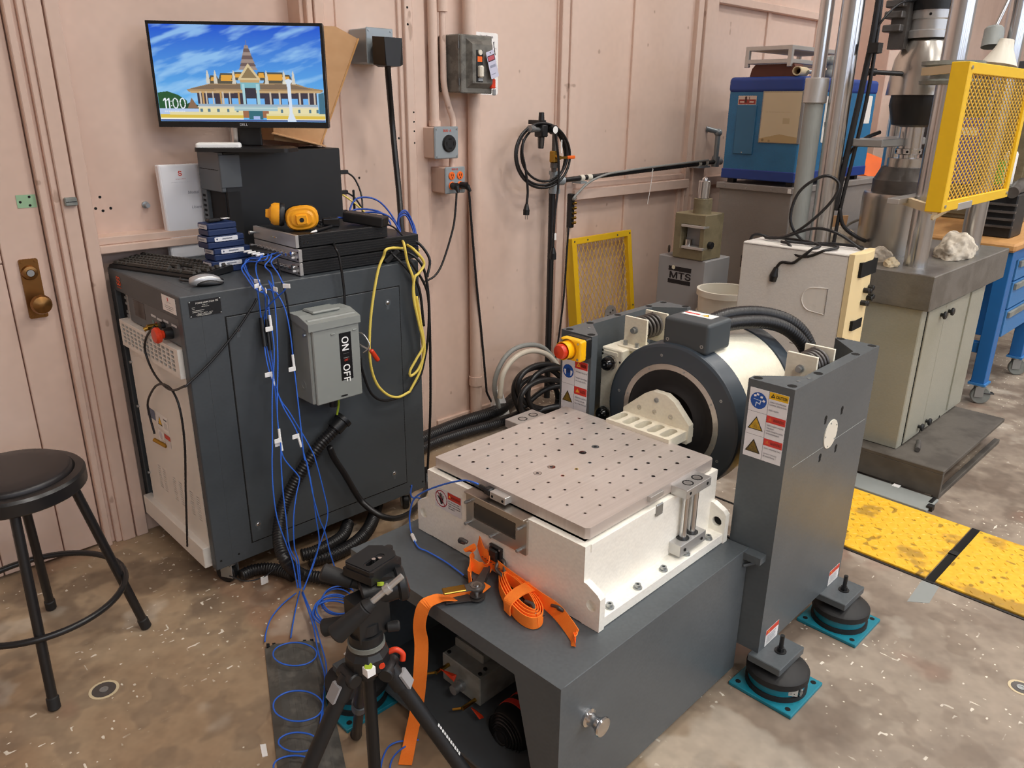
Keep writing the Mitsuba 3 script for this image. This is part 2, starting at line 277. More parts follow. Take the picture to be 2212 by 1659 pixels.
# measured centre lines of cables and hoses, metres
CV = {
'blue0': [[1.142,2.3,1.014],[1.136,2.289,0.968],[1.126,2.26,0.847],[1.085,2.224,0.701],[1.052,2.189,0.554],[1.038,2.176,0.497],[1.022,2.155,0.41],[1.016,2.134,0.318],[1.029,2.112,0.217],[1.037,2.099,0.157],[1.036,2.08,0.067]],
'blue1': [[1.161,2.3,1.019],[1.136,2.257,0.837],[1.091,2.212,0.648],[1.08,2.188,0.546],[1.068,2.174,0.488],[1.055,2.154,0.398],[1.046,2.133,0.306],[1.037,2.112,0.213],[1.05,2.099,0.151],[1.043,2.08,0.064]],
'blue2': [[1.129,2.3,0.939],[1.115,2.259,0.777],[1.097,2.226,0.645],[1.088,2.208,0.571],[1.086,2.189,0.497],[1.122,2.171,0.426],[1.122,2.166,0.404],[1.101,2.155,0.364],[1.074,2.136,0.294],[1.056,2.114,0.204],[1.059,2.101,0.146],[1.047,2.08,0.058]],
'blue3': [[1.151,2.3,1.063],[1.184,2.281,0.982],[1.189,2.263,0.898],[1.178,2.235,0.769],[1.161,2.194,0.575],[1.153,2.175,0.48],[1.159,2.17,0.459],[1.16,2.151,0.361],[1.154,2.131,0.265],[1.149,2.115,0.183],[1.116,2.101,0.121],[1.081,2.089,0.079],[1.054,2.08,0.049]],
'blue4': [[1.112,2.3,0.948],[1.1,2.264,0.797],[1.118,2.236,0.684],[1.141,2.223,0.63],[1.189,2.192,0.497],[1.199,2.18,0.443],[1.206,2.159,0.342],[1.206,2.142,0.262],[1.178,2.127,0.206],[1.143,2.114,0.159],[1.095,2.095,0.097],[1.057,2.08,0.048]],
'blue5': [[1.121,2.3,0.941],[1.112,2.236,0.704],[1.147,2.201,0.572],[1.158,2.172,0.459],[1.157,2.144,0.348],[1.162,2.124,0.265],[1.172,2.111,0.212],[1.175,2.095,0.144],[1.181,2.08,0.082]],
'bluetop0': [[1.17,2.39,1.115],[1.16,2.456,1.101],[1.127,2.434,1.087],[1.102,2.351,1.072],[1.073,2.237,1.058]],
'bluetop1': [[1.188,2.419,1.115],[1.189,2.497,1.101],[1.15,2.466,1.087],[1.109,2.344,1.072],[1.066,2.2,1.058]],
'bluetop2': [[1.195,2.39,1.115],[1.184,2.434,1.101],[1.144,2.368,1.087],[1.099,2.261,1.072],[1.064,2.161,1.058]],
'bluetop3': [[1.204,2.382,1.115],[1.169,2.353,1.101],[1.162,2.303,1.087],[1.125,2.22,1.072],[1.094,2.159,1.058]],
'bluetop4': [[1.2,2.43,1.115],[1.21,2.523,1.101],[1.191,2.539,1.087],[1.139,2.416,1.072],[1.105,2.297,1.058]],
'bluetop5': [[1.184,2.336,1.115],[1.157,2.246,1.096],[1.142,2.193,1.077],[1.141,2.177,1.058]],
'floor0': [[1.054,2.131,0.012],[0.989,2.106,0.012],[0.925,2.063,0.012],[0.879,2.009,0.012],[0.853,1.968,0.012]],
'floor1': [[1.069,2.132,0.012],[1.016,2.063,0.012],[0.958,1.983,0.012],[0.921,1.929,0.012]],
'floor2': [[1.058,2.096,0.03],[1.026,2.002,0.03],[0.991,1.908,0.03],[0.939,1.793,0.03],[0.894,1.681,0.03],[0.82,1.57,0.03],[0.775,1.483,0.03],[0.724,1.427,0.03],[0.668,1.4,0.03]],
'floor3': [[1.06,2.094,0.034],[1.015,1.954,0.034],[0.97,1.837,0.034],[0.918,1.711,0.034],[0.852,1.616,0.034],[0.79,1.531,0.034],[0.74,1.468,0.034],[0.693,1.43,0.034],[0.65,1.412,0.034]],
'loop0': [[0.915,1.766,0.036],[0.928,1.782,0.036],[0.933,1.804,0.036],[0.929,1.83,0.036],[0.918,1.855,0.036],[0.9,1.875,0.036],[0.879,1.886,0.036],[0.858,1.888,0.036],[0.84,1.88,0.036],[0.828,1.863,0.036],[0.824,1.84,0.036],[0.828,1.815,0.036],[0.839,1.792,0.036],[0.856,1.773,0.036],[0.877,1.761,0.036],[0.897,1.759,0.036],[0.915,1.766,0.036]],
'loop1': [[0.815,1.564,0.036],[0.828,1.581,0.036],[0.834,1.606,0.036],[0.831,1.634,0.036],[0.82,1.66,0.036],[0.801,1.681,0.036],[0.779,1.693,0.036],[0.756,1.694,0.036],[0.737,1.685,0.036],[0.724,1.666,0.036],[0.719,1.641,0.036],[0.723,1.615,0.036],[0.734,1.589,0.036],[0.752,1.569,0.036],[0.773,1.558,0.036],[0.795,1.555,0.036],[0.815,1.564,0.036]],
'loop2': [[0.74,1.467,0.036],[0.748,1.476,0.036],[0.751,1.491,0.036],[0.747,1.509,0.036],[0.737,1.526,0.036],[0.724,1.541,0.036],[0.708,1.551,0.036],[0.693,1.554,0.036],[0.68,1.551,0.036],[0.672,1.54,0.036],[0.671,1.526,0.036],[0.675,1.508,0.036],[0.684,1.491,0.036],[0.697,1.477,0.036],[0.713,1.467,0.036],[0.728,1.464,0.036],[0.74,1.467,0.036]],
'loop3': [[0.696,1.399,0.036],[0.704,1.409,0.036],[0.707,1.425,0.036],[0.703,1.443,0.036],[0.693,1.462,0.036],[0.678,1.478,0.036],[0.662,1.488,0.036],[0.645,1.492,0.036],[0.632,1.488,0.036],[0.624,1.477,0.036],[0.622,1.461,0.036],[0.626,1.442,0.036],[0.636,1.424,0.036],[0.65,1.409,0.036],[0.666,1.399,0.036],[0.682,1.395,0.036],[0.696,1.399,0.036]],
'coil0': [[1.141,1.902,0.02],[1.154,1.934,0.02],[1.155,1.97,0.02],[1.144,2.003,0.02],[1.121,2.024,0.02],[1.093,2.03,0.02],[1.065,2.019,0.02],[1.043,1.994,0.02],[1.031,1.962,0.02],[1.031,1.927,0.02],[1.043,1.897,0.02],[1.064,1.876,0.02],[1.091,1.87,0.02],[1.118,1.879,0.02],[1.141,1.902,0.02]],
'coil1': [[1.133,1.876,0.03],[1.145,1.907,0.03],[1.145,1.941,0.03],[1.132,1.973,0.03],[1.109,1.995,0.03],[1.081,2.002,0.03],[1.053,1.994,0.03],[1.032,1.972,0.03],[1.022,1.941,0.03],[1.023,1.908,0.03],[1.036,1.878,0.03],[1.058,1.857,0.03],[1.085,1.849,0.03],[1.112,1.856,0.03],[1.133,1.876,0.03]],
'coil2': [[1.11,1.869,0.04],[1.122,1.898,0.04],[1.122,1.931,0.04],[1.11,1.96,0.04],[1.089,1.98,0.04],[1.063,1.986,0.04],[1.038,1.977,0.04],[1.018,1.956,0.04],[1.008,1.927,0.04],[1.009,1.895,0.04],[1.021,1.868,0.04],[1.04,1.849,0.04],[1.065,1.842,0.04],[1.09,1.849,0.04],[1.11,1.869,0.04]],
'coil3': [[1.12,1.872,0.05],[1.135,1.905,0.05],[1.138,1.942,0.05],[1.129,1.972,0.05],[1.109,1.991,0.05],[1.082,1.994,0.05],[1.055,1.981,0.05],[1.032,1.955,0.05],[1.019,1.921,0.05],[1.017,1.887,0.05],[1.026,1.858,0.05],[1.045,1.84,0.05],[1.07,1.836,0.05],[1.097,1.847,0.05],[1.12,1.872,0.05]],
'coil4': [[1.162,1.945,0.02],[1.176,1.976,0.02],[1.179,2.008,0.02],[1.171,2.036,0.02],[1.154,2.052,0.02],[1.13,2.054,0.02],[1.106,2.042,0.02],[1.085,2.018,0.02],[1.072,1.987,0.02],[1.07,1.956,0.02],[1.078,1.93,0.02],[1.094,1.914,0.02],[1.117,1.911,0.02],[1.141,1.922,0.02],[1.162,1.945,0.02]],
'coil5': [[1.173,1.93,0.03],[1.188,1.963,0.03],[1.191,1.998,0.03],[1.182,2.028,0.03],[1.162,2.046,0.03],[1.136,2.05,0.03],[1.109,2.037,0.03],[1.087,2.011,0.03],[1.073,1.978,0.03],[1.071,1.944,0.03],[1.08,1.916,0.03],[1.099,1.898,0.03],[1.123,1.894,0.03],[1.15,1.905,0.03],[1.173,1.93,0.03]],
'floor4': [[1.03,1.744,0.02],[0.951,1.665,0.02],[0.903,1.614,0.02],[0.856,1.559,0.02],[0.815,1.505,0.02]],
'floor5': [[0.81,1.288,0.012],[0.846,1.328,0.012],[0.882,1.353,0.012],[0.91,1.352,0.012],[0.933,1.336,0.012],[0.957,1.318,0.012]],
'floor6': [[0.827,1.272,0.012],[0.861,1.309,0.012],[0.896,1.324,0.012],[0.937,1.322,0.012]],
'sens': [[0.185,0.441,0.639],[0.185,0.474,0.633],[0.185,0.536,0.621],[0.185,0.654,0.557],[0.185,0.75,0.487],[0.185,0.78,0.426],[0.185,0.784,0.384],[0.175,0.762,0.357],[0.144,0.695,0.357],[0.148,0.652,0.357],[0.15,0.581,0.357],[0.146,0.525,0.357],[0.141,0.484,0.357]],
'bk1': [[0.845,2.494,0.929],[0.845,2.581,0.876],[0.845,2.618,0.823],[0.845,2.584,0.765],[0.845,2.513,0.733],[0.845,2.423,0.731],[0.84,2.3,0.779],[0.852,2.302,0.782],[0.936,2.302,0.84],[1.023,2.302,0.917],[1.085,2.302,0.985],[1.105,2.302,1.012]],
'bk2': [[0.845,2.655,0.505],[0.845,2.678,0.577],[0.845,2.667,0.627],[0.845,2.582,0.698],[0.845,2.502,0.731],[0.845,2.423,0.73],[0.845,2.379,0.677],[0.845,2.383,0.552],[0.845,2.43,0.385],[0.845,2.467,0.246],[0.845,2.5,0.121]],
'bk3': [[1.479,2.519,1.2],[1.522,2.546,1.19],[1.578,2.616,1.16],[1.419,2.33,1.144],[1.414,2.295,1.108],[1.424,2.295,0.997],[1.423,2.295,0.924]],
'bk4': [[1.47,2.29,0.741],[1.476,2.29,0.687],[1.507,2.29,0.592],[1.563,2.29,0.546],[1.651,2.29,0.544],[1.73,2.29,0.59],[1.765,2.29,0.677],[1.784,2.29,0.768],[1.79,2.29,0.892],[1.769,2.29,0.97],[1.697,2.29,1.074]],
'bk5': [[1.189,2.3,1.128],[1.194,2.3,1.067],[1.206,2.3,1.004],[1.211,2.3,0.908],[1.2,2.3,0.748]],
'ye1': [[1.874,2.45,1.06],[1.617,2.285,1.117],[1.588,2.285,1.089],[1.558,2.285,1.03],[1.521,2.285,0.878],[1.508,2.285,0.731],[1.527,2.285,0.633],[1.573,2.285,0.571],[1.626,2.285,0.545],[1.681,2.285,0.553]],
'ye2': [[1.756,2.4,1.115],[1.681,2.285,1.124],[1.693,2.285,1.058],[1.716,2.285,0.996],[1.718,2.285,0.936],[1.736,2.285,0.84],[1.753,2.285,0.71],[1.736,2.285,0.628],[1.681,2.285,0.553]],
'ye3': [[1.754,2.38,1.107],[1.723,2.28,1.099],[1.766,2.28,1.046],[1.74,2.28,1.011],[1.72,2.28,0.996],[1.711,2.28,0.928],[1.733,2.28,0.816],[1.75,2.28,0.73],[1.716,2.28,0.681],[1.684,2.28,0.641],[1.687,2.28,0.618],[1.726,2.28,0.641],[1.756,2.28,0.71],[1.74,2.28,0.833],[1.726,2.28,0.925]],
'plugcord': [[2.008,2.8,1.754],[2.035,2.82,1.557],[2.03,2.8,1.409],[2.007,2.75,1.241],[1.94,2.65,1.103],[1.911,2.6,1.073]],
'outa': [[2.406,2.84,1.239],[2.396,2.84,1.144],[2.376,2.84,1.046],[2.313,2.84,0.902],[2.263,2.84,0.842],[2.199,2.84,0.821]],
'outb': [[2.486,2.87,1.238],[2.506,2.87,1.209],[2.52,2.87,1.065],[2.548,2.87,0.786],[2.584,2.87,0.489],[2.615,2.87,0.201],[2.625,2.87,0.145],[2.656,2.841,0.06]],
'hangcord': [[3.251,2.885,0.972],[3.243,2.885,0.818],[3.231,2.885,0.581],[3.202,2.885,0.367],[3.178,2.885,0.174]],
'cl0': [[3.117,2.8,1.438],[3.075,2.8,1.478],[3.021,2.8,1.506],[2.96,2.8,1.52],[2.899,2.8,1.52],[2.842,2.8,1.504],[2.796,2.8,1.476],[2.764,2.8,1.438],[2.748,2.8,1.393],[2.751,2.8,1.345],[2.771,2.8,1.299],[2.808,2.8,1.258],[2.859,2.8,1.228],[2.919,2.8,1.21],[2.983,2.8,1.208],[3.043,2.8,1.221],[3.094,2.8,1.25],[3.13,2.8,1.291],[3.146,2.8,1.339],[3.142,2.8,1.39],[3.117,2.8,1.438]],
'cl1': [[3.107,2.812,1.438],[3.069,2.812,1.476],[3.02,2.812,1.502],[2.964,2.812,1.516],[2.908,2.812,1.515],[2.856,2.812,1.5],[2.813,2.812,1.474],[2.784,2.812,1.437],[2.769,2.812,1.395],[2.772,2.812,1.35],[2.791,2.812,1.306],[2.825,2.812,1.268],[2.872,2.812,1.239],[2.927,2.812,1.223],[2.985,2.812,1.221],[3.04,2.812,1.234],[3.087,2.812,1.261],[3.119,2.812,1.299],[3.134,2.812,1.345],[3.13,2.812,1.393],[3.107,2.812,1.438]],
'cl2': [[3.108,2.824,1.431],[3.071,2.824,1.47],[3.023,2.824,1.497],[2.969,2.824,1.511],[2.915,2.824,1.51],[2.865,2.824,1.495],[2.824,2.824,1.468],[2.795,2.824,1.43],[2.781,2.824,1.386],[2.784,2.824,1.339],[2.802,2.824,1.294],[2.835,2.824,1.254],[2.881,2.824,1.224],[2.934,2.824,1.208],[2.99,2.824,1.206],[3.043,2.824,1.219],[3.088,2.824,1.247],[3.119,2.824,1.287],[3.134,2.824,1.334],[3.129,2.824,1.384],[3.108,2.824,1.431]],
'cl3': [[3.143,2.836,1.435],[3.107,2.836,1.469],[3.061,2.836,1.494],[3.008,2.836,1.506],[2.955,2.836,1.506],[2.907,2.836,1.492],[2.867,2.836,1.468],[2.839,2.836,1.434],[2.825,2.836,1.395],[2.827,2.836,1.353],[2.845,2.836,1.313],[2.878,2.836,1.278],[2.922,2.836,1.252],[2.974,2.836,1.237],[3.028,2.836,1.235],[3.08,2.836,1.247],[3.123,2.836,1.272],[3.154,2.836,1.307],[3.168,2.836,1.349],[3.164,2.836,1.393],[3.143,2.836,1.435]],
'cle0': [[2.793,2.79,1.45],[2.785,2.79,1.386],[2.809,2.79,1.308],[2.827,2.79,1.206],[2.822,2.79,1.138]],
'cle1': [[3.013,2.79,1.491],[3.047,2.79,1.355],[3.053,2.79,1.216],[3.034,2.79,1.075],[3.028,2.79,0.955],[3.027,2.79,0.894]],
'mhose': [[3.23,2.84,1.128],[3.274,2.84,1.162],[3.368,2.84,1.213],[3.505,2.84,1.244],[3.651,2.84,1.254],[3.892,2.84,1.264],[4.539,2.84,1.283]],
'hose1': [[1.375,2.275,0.528],[1.321,2.275,0.489],[1.269,2.275,0.456],[1.188,2.275,0.377],[1.121,2.275,0.292],[1.073,2.24,0.233],[1.036,2.18,0.192],[1.024,2.12,0.158],[1.101,2.176,0.045],[1.159,2.121,0.03],[1.208,2.021,0.03]],
'hose2': [[1.614,2.45,0.03],[1.524,2.349,0.03],[1.441,2.279,0.03],[1.349,2.236,0.03],[1.254,2.229,0.03],[1.173,2.254,0.03]],
'hose3': [[1.403,2.341,0.06],[1.342,2.279,0.06],[1.272,2.254,0.06],[1.2,2.248,0.06],[1.151,2.261,0.06]],
'hose4': [[0.952,2.333,0.03],[0.998,2.337,0.03],[1.046,2.308,0.03],[1.073,2.258,0.03],[1.087,2.201,0.03]],
'thick': [[1.312,2.28,0.435],[1.328,2.28,0.384],[1.367,2.28,0.305],[1.42,2.28,0.189],[1.443,2.24,0.147],[1.477,2.2,0.116],[1.541,2.2,0.087],[1.645,2.25,0.056],[1.746,2.32,0.043],[1.836,2.4,0.046],[1.877,2.45,0.104]],
'bundle0': [[2.072,2.775,0.06],[2.189,2.796,0.06],[2.401,2.812,0.06],[2.588,2.804,0.06],[2.712,2.827,0.06],[2.874,2.901,0.06]],
'bundle1': [[2.033,2.725,0.04],[2.165,2.749,0.04],[2.34,2.743,0.04],[2.543,2.72,0.04],[2.783,2.719,0.04]],
'bcoil0': [[2.968,2.62,0.141],[2.949,2.62,0.199],[2.903,2.62,0.254],[2.837,2.62,0.299],[2.762,2.62,0.326],[2.689,2.62,0.332],[2.63,2.62,0.318],[2.591,2.62,0.285],[2.578,2.62,0.239],[2.593,2.62,0.185],[2.634,2.62,0.131],[2.696,2.62,0.085],[2.77,2.62,0.054],[2.846,2.62,0.044],[2.911,2.62,0.056],[2.954,2.62,0.091],[2.968,2.62,0.141]],
'bcoil1': [[3.012,2.6,0.162],[2.992,2.6,0.216],[2.941,2.6,0.269],[2.868,2.6,0.313],[2.786,2.6,0.341],[2.706,2.6,0.349],[2.641,2.6,0.338],[2.599,2.6,0.31],[2.584,2.6,0.268],[2.6,2.6,0.218],[2.645,2.6,0.167],[2.713,2.6,0.122],[2.794,2.6,0.09],[2.878,2.6,0.078],[2.95,2.6,0.086],[2.997,2.6,0.116],[3.012,2.6,0.162]],
'bcoil2': [[2.994,2.55,0.086],[2.973,2.55,0.143],[2.92,2.55,0.199],[2.844,2.55,0.246],[2.759,2.55,0.276],[2.678,2.55,0.286],[2.611,2.55,0.275],[2.567,2.55,0.246],[2.553,2.55,0.202],[2.569,2.55,0.15],[2.615,2.55,0.096],[2.685,2.55,0.049],[2.769,2.55,0.015],[2.856,2.55,-0.0],[2.93,2.55,0.008],[2.979,2.55,0.038],[2.994,2.55,0.086]],
'bcoil3': [[2.957,2.66,0.092],[2.942,2.66,0.142],[2.904,2.66,0.191],[2.85,2.66,0.23],[2.788,2.66,0.253],[2.728,2.66,0.259],[2.678,2.66,0.246],[2.646,2.66,0.217],[2.635,2.66,0.175],[2.647,2.66,0.128],[2.682,2.66,0.08],[2.733,2.66,0.04],[2.795,2.66,0.014],[2.858,2.66,0.005],[2.911,2.66,0.017],[2.946,2.66,0.048],[2.957,2.66,0.092]],
'bcoil4': [[3.077,2.58,0.111],[3.055,2.58,0.173],[3.002,2.58,0.234],[2.927,2.58,0.282],[2.843,2.58,0.312],[2.762,2.58,0.32],[2.696,2.58,0.306],[2.652,2.58,0.271],[2.638,2.58,0.222],[2.655,2.58,0.164],[2.701,2.58,0.106],[2.771,2.58,0.056],[2.855,2.58,0.021],[2.941,2.58,0.008],[3.014,2.58,0.021],[3.063,2.58,0.057],[3.077,2.58,0.111]],
'grayhose': [[2.598,2.75,0.107],[2.564,2.75,0.232],[2.603,2.75,0.337],[2.686,2.75,0.4],[2.806,2.75,0.408],[2.932,2.75,0.364],[3.049,2.75,0.237],[3.093,2.75,0.116]],
'whitehose': [[2.557,2.7,0.184],[2.576,2.7,0.306],[2.654,2.7,0.376],[2.773,2.7,0.393],[2.898,2.7,0.349],[2.993,2.7,0.262],[3.074,2.7,0.161]]}
TR = [0]
def board(x0, x1, y, z0=0, z1=5.6, b=.003, y1=3.05):
    TR[0] += 1; k = f'trim_{TR[0]}'; labels[k] = {'kind': 'structure'}; put(k, bx(x0, x1, y, y1, z0, z1, b), 'm_wall')
for a in [(.69, .712, 2.905), (.712, .728, 2.93), (.728, .750, 2.915), (.750, .796, 2.905), (.796, .802, 2.93), (.802, .845, 2.905), (.845, .858, 2.955),
          (1.702, 1.719, 2.93), (1.719, 1.744, 2.905), (1.744, 1.752, 2.935), (1.752, 1.797, 2.905), (1.865, 1.873, 2.938), (2.168, 2.19, 2.93), (2.19, 2.232, 2.912), (2.236, 2.305, 2.922), (2.305, 2.33, 2.937),
          (3.172, 3.178, 2.93), (3.19, 3.245, 2.915), (3.248, 3.30, 2.905), (4.405, 4.462, 2.915), (4.470, 4.60, 2.90), (6.03, 6.07, 2.92)]: board(*a)
board(3.80, 3.825, 2.93, 1.17); board(3.80, 3.845, 2.93, 0, 1.11); board(4.36, 4.395, 2.93, 0, 1.11)
board(5.27, 5.31, 2.93, 0, 2.22); board(6.0, 6.03, 2.93, 0, 2.22)
board(.845, 1.705, 2.915, 1.100, 1.128); board(.845, 1.705, 2.93, 1.128, 1.155); board(3.30, 4.41, 2.885, 1.112, 1.168); board(3.30, 4.41, 2.925, 1.168, 1.20); board(4.60, 6.03, 2.90, 2.215, 2.262)
board(.845, 1.02, 2.93, 0, .07); board(2.33, 3.17, 2.93, 0, .05); board(4.60, 6.03, 2.90, 1.112, 1.168)
def holes(pts, y, r=.006):
    for x, z in pts: part('wall_back', 'nail_hole', cy((x, y-.0008, z), (x, y+.004, z), r, 8), 'm_darkhole')
holes([(.905, 1.283), (.885, 1.245), (.935, 1.242), (.908, 1.235)], 3.02, .005)
holes([(2.205, z) for z in (1.99, 1.925)], 2.912, .005); holes([(2.222, z) for z in (1.57, 1.53, 1.49, 1.44)], 2.912, .004); holes([(2.16, 1.46), (1.94, 1.30)], 2.945, .005)
one('wall_bolt', cat(cy((1.055, 3.02, 1.245), (1.055, 2.99, 1.245), .008, 10), cy((1.055, 3.012, 1.245), (1.055, 3.02, 1.245), .013, 10)), 'm_zinc', 'small steel bolt head sticking out of the wall left of the white block', 'bolt')
# door at the far left: leaf of boards, knob plate
labels['door_1'] = {'kind': 'structure', 'label': 'pink painted wooden door with brass lock plate'}
put('door_1', bx(-.28, .686, 2.955, 2.985, .012, 2.12, .002), 'm_wall')
part('door_1', 'stile', bx(.556, .686, 2.93, 2.96, .012, 2.12, .0025), 'm_wall')
part('door_1', 'plank', bx(.36, .552, 2.932, 2.96, .012, 1.10, .0025), 'm_wall'); part('door_1', 'plank', bx(.10, .356, 2.932, 2.96, .012, 1.10, .0025), 'm_wall'); part('door_1', 'plank', bx(-.28, .096, 2.932, 2.96, .012, 1.10, .0025), 'm_wall')
part('door_1', 'rail', bx(-.28, .552, 2.929, 2.96, 1.104, 1.19, .0025), 'm_wall'); part('door_1', 'panel', bx(-.28, .552, 2.938, 2.96, 1.194, 2.12, .0025), 'm_wall')
kp = part('door_1', 'lock_plate', prism(rrect(.596, .912, .652, 1.111, .006), 2.922, 2.93, 'y'), 'm_bronze', label='tall dark brass lock plate')
part(kp, 'knob', lathe([(0, 0), (.016, 0), (.013, .012), (.014, .024), (.028, .034), (.033, .048), (.028, .060), (.012, .066), (0, .067)], (.627, 2.922, .966), (0, -1, 0), 28), 'm_bronze', 40)
part(kp, 'cylinder', lathe([(0, 0), (.025, 0), (.022, .010), (.013, .012), (.013, .006), (0, .006)], (.622, 2.922, 1.066), (0, -1, 0), 24), 'm_bronze', 40)
part(kp, 'lock_core', cy((.622, 2.918, 1.066), (.622, 2.908, 1.066), .011, 16), 'm_zinc', 40)
for x, z in ((.604, 1.103), (.644, 1.103), (.604, .92), (.644, .92)): part(kp, 'screw', cy((x, 2.923, z), (x, 2.9195, z), .004, 8), 'm_bronze')
tp = one('green_tape', bx(.627, .683, 2.9278, 2.9285, 1.274, 1.315), 'm_greentape', 'pale green patch with three dark holes on the door above the knob plate', 'tape')
for x, z in ((.637, 1.293), (.665, 1.308), (.663, 1.281)): part(tp, 'hole', cy((x, 2.9282, z), (x, 2.9268, z), .004, 10), 'm_darkhole')
dc = thing('door_contact', 'small grey plastic door contact screwed to the door casing', 'door contact')
part(dc, 'body', bx(.757, .795, 2.888, 2.905, 1.274, 1.301, .003), 'm_boxgrey'); part(dc, 'slot', bx(.760, .792, 2.8870, 2.889, 1.286, 1.2885), 'm_black')
# ------------------------------------------------ electrical things on the back wall
ob = thing('outlet_box', 'galvanised square outlet box holding the large black plug', 'outlet box')
part(ob, 'body', bx(1.927, 2.052, 2.82, 2.945, 1.758, 1.888, .004), 'm_galv')
part(ob, 'cover', bx(1.924, 2.055, 2.815, 2.821, 1.755, 1.891, .003), 'm_galv')
for x, z in ((1.936, 1.880), (2.043, 1.880), (1.936, 1.766), (2.043, 1.766)): part(ob, 'screw', cy((x, 2.816, z), (x, 2.812, z), .004, 8), 'm_zinc')
part(ob, 'receptacle', cy((1.99, 2.816, 1.822), (1.99, 2.80, 1.822), .036, 24), 'm_black')
pg = thing('power_plug', 'large black angled power plug in the upper outlet box with thick cord', 'plug')
part(pg, 'face', cy((1.985, 2.80, 1.812), (1.985, 2.775, 1.812), .043, 24, b=.003), 'm_black', 40)
part(pg, 'housing', hull([(x, y, z) for y, s in ((2.776, 1), (2.705, .86)) for x in (1.975-.05*s, 1.975+.05*s) for z in (1.752, 1.815+.040*s)] + [(1.935, 2.70, 1.745), (2.0, 2.70, 1.745), (1.94, 2.765, 1.742), (2.0, 2.765, 1.742)]), 'm_black')
part(pg, 'cord', tube([(1.97, 2.74, 1.76), (1.972, 2.745, 1.72)] + CV['plugcord'][1:], .0125, 10), 'm_cable', True)
sb = thing('disconnect_switch', 'old dark grey wall switch box with a raised cover and toggle handle', 'switch box')
part(sb, 'body', bx(2.395, 2.578, 2.80, 2.945, 1.657, 1.895, .005), 'm_oldgrey')
cv = part(sb, 'cover', bx(2.398, 2.584, 2.79, 2.803, 1.652, 1.893, .004), 'm_oldgrey')
part(sb, 'raised_panel', hull([(x, 2.792, z) for x in (2.425, 2.575) for z in (1.672, 1.880)] + [(x, 2.762, z) for x in (2.440, 2.560) for z in (1.695, 1.855)]), 'm_oldgrey')
part(sb, 'handle_slot', bx(2.462, 2.500, 2.7595, 2.77, 1.700, 1.832), 'm_black'); part(sb, 'toggle', cat(bx(2.468, 2.493, 2.740, 2.765, 1.718, 1.768, .006), cy((2.48, 2.765, 1.822), (2.48, 2.752, 1.822), .011, 14)), 'm_offwhite', label='pale toggle lever')
part(sb, 'indicator', bx(2.467, 2.495, 2.7585, 2.76, 1.783, 1.806), 'm_orangeplug', label='orange position mark'); part(sb, 'latch', bx(2.470, 2.497, 2.757, 2.76, 1.704, 1.716), 'm_zinc')
for z in (1.85, 1.70): part(sb, 'hinge', cy((2.392, 2.80, z-.015), (2.392, 2.80, z+.015), .005, 8), 'm_steeldark')
pl = Print(.17, .274, '#f2f0ee', .012); pl.text(.052, .252, 'Hand Signals', .010, '#55505a')
for i in range(3):
    for j in range(4):
        x, y = .035+.047*i, .205-.058*j; pl.line([(x, y), (x+.012, y+.008), (x+.012, y+.024)], .002, '#8b8a92'); pl.disc(x+.014, y+.029, .004, '#8b8a92'); pl.line([(x+.003, y-.012), (x+.021, y-.012)], .004, '#a5a3a8'); pl.line([(x+.016, y+.006), (x+.030, y+.001)], .002, '#8b8a92')
(v_, f_), c_ = pl.at((2.594, 2.944, 1.651), (1, 0, 0), (0, 0, 1)); one('placard', (v_, f_), 'm_print', 'white placard of hand signals behind the old grey switch box', 'placard', color=c_)
lt = thing('lockout_tag', 'lavender lockout tag with a red band hanging from the grey switch box', 'tag')
tg = Print(.052, .115, '#c3c4d8', .004); tg.rect(.003, .072, .049, .097, '#3a2530'); tg.rect(.006, .076, .046, .094, '#b65763'); tg.rect(.008, .045, .044, .056, '#8f93a8'); tg.rect(.006, .016, .034, .020, '#9a9cb2'); tg.disc(.026, .107, .003, '#2b2b2b')
show(lt, 'card', tg, (2.535, 2.742, 1.712), (.93, .05, .30), (-.30, 0, .95)); part(lt, 'wire', tube([(2.582, 2.78, 1.87), (2.575, 2.765, 1.84), (2.560, 2.745, 1.815)], .0018, 6), 'm_black')
pdk = thing('padlock', 'red and grey safety padlock hanging from the grey switch box', 'padlock')
part(pdk, 'body', bx(2.560, 2.585, 2.766, 2.785, 1.675, 1.715, .003), 'm_red'); part(pdk, 'shackle', tube([(2.566, 2.775, 1.715), (2.566, 2.775, 1.735), (2.573, 2.775, 1.742), (2.580, 2.775, 1.735), (2.580, 2.775, 1.715)], .0028, 8), 'm_steel', True); part(pdk, 'key_tab', bx(2.575, 2.592, 2.772, 2.780, 1.645, 1.672, .002), 'm_zinc')
rb = thing('receptacle_box', 'pink and grey box with one large round black receptacle', 'outlet box')
part(rb, 'body', bx(2.280, 2.412, 2.845, 2.945, 1.374, 1.508, .004), 'm_wall'); part(rb, 'cover', bx(2.277, 2.415, 2.835, 2.846, 1.371, 1.511, .004), 'm_galv')
part(rb, 'receptacle', lathe([(0, .012), (.034, .012), (.038, .006), (.038, 0)], (2.357, 2.836, 1.437), (0, -1, 0), 28), 'm_black', 30)
for a in (0, 90, 180, 270): part(rb, 'slot', mv(bx(-.009, .009, -.0006, .0008, -.003, .003), 2.357+.02*math.cos(math.radians(a)), 2.8238, 1.437+.02*math.sin(math.radians(a)), ry=a+90), 'm_darkhole')
for x, z in ((2.287, 1.50), (2.405, 1.50), (2.287, 1.382), (2.405, 1.382)): part(rb, 'screw', cy((x, 2.836, z), (x, 2.832, z), .004, 8), 'm_zinc')
p_ = Print(.05, .012); p_.text(0, 0, 'BUS-A', .010, '#c9574a'); show(rb, 'lettering', p_, (2.325, 2.8345, 1.488), (1, 0, 0), (0, 0, 1))
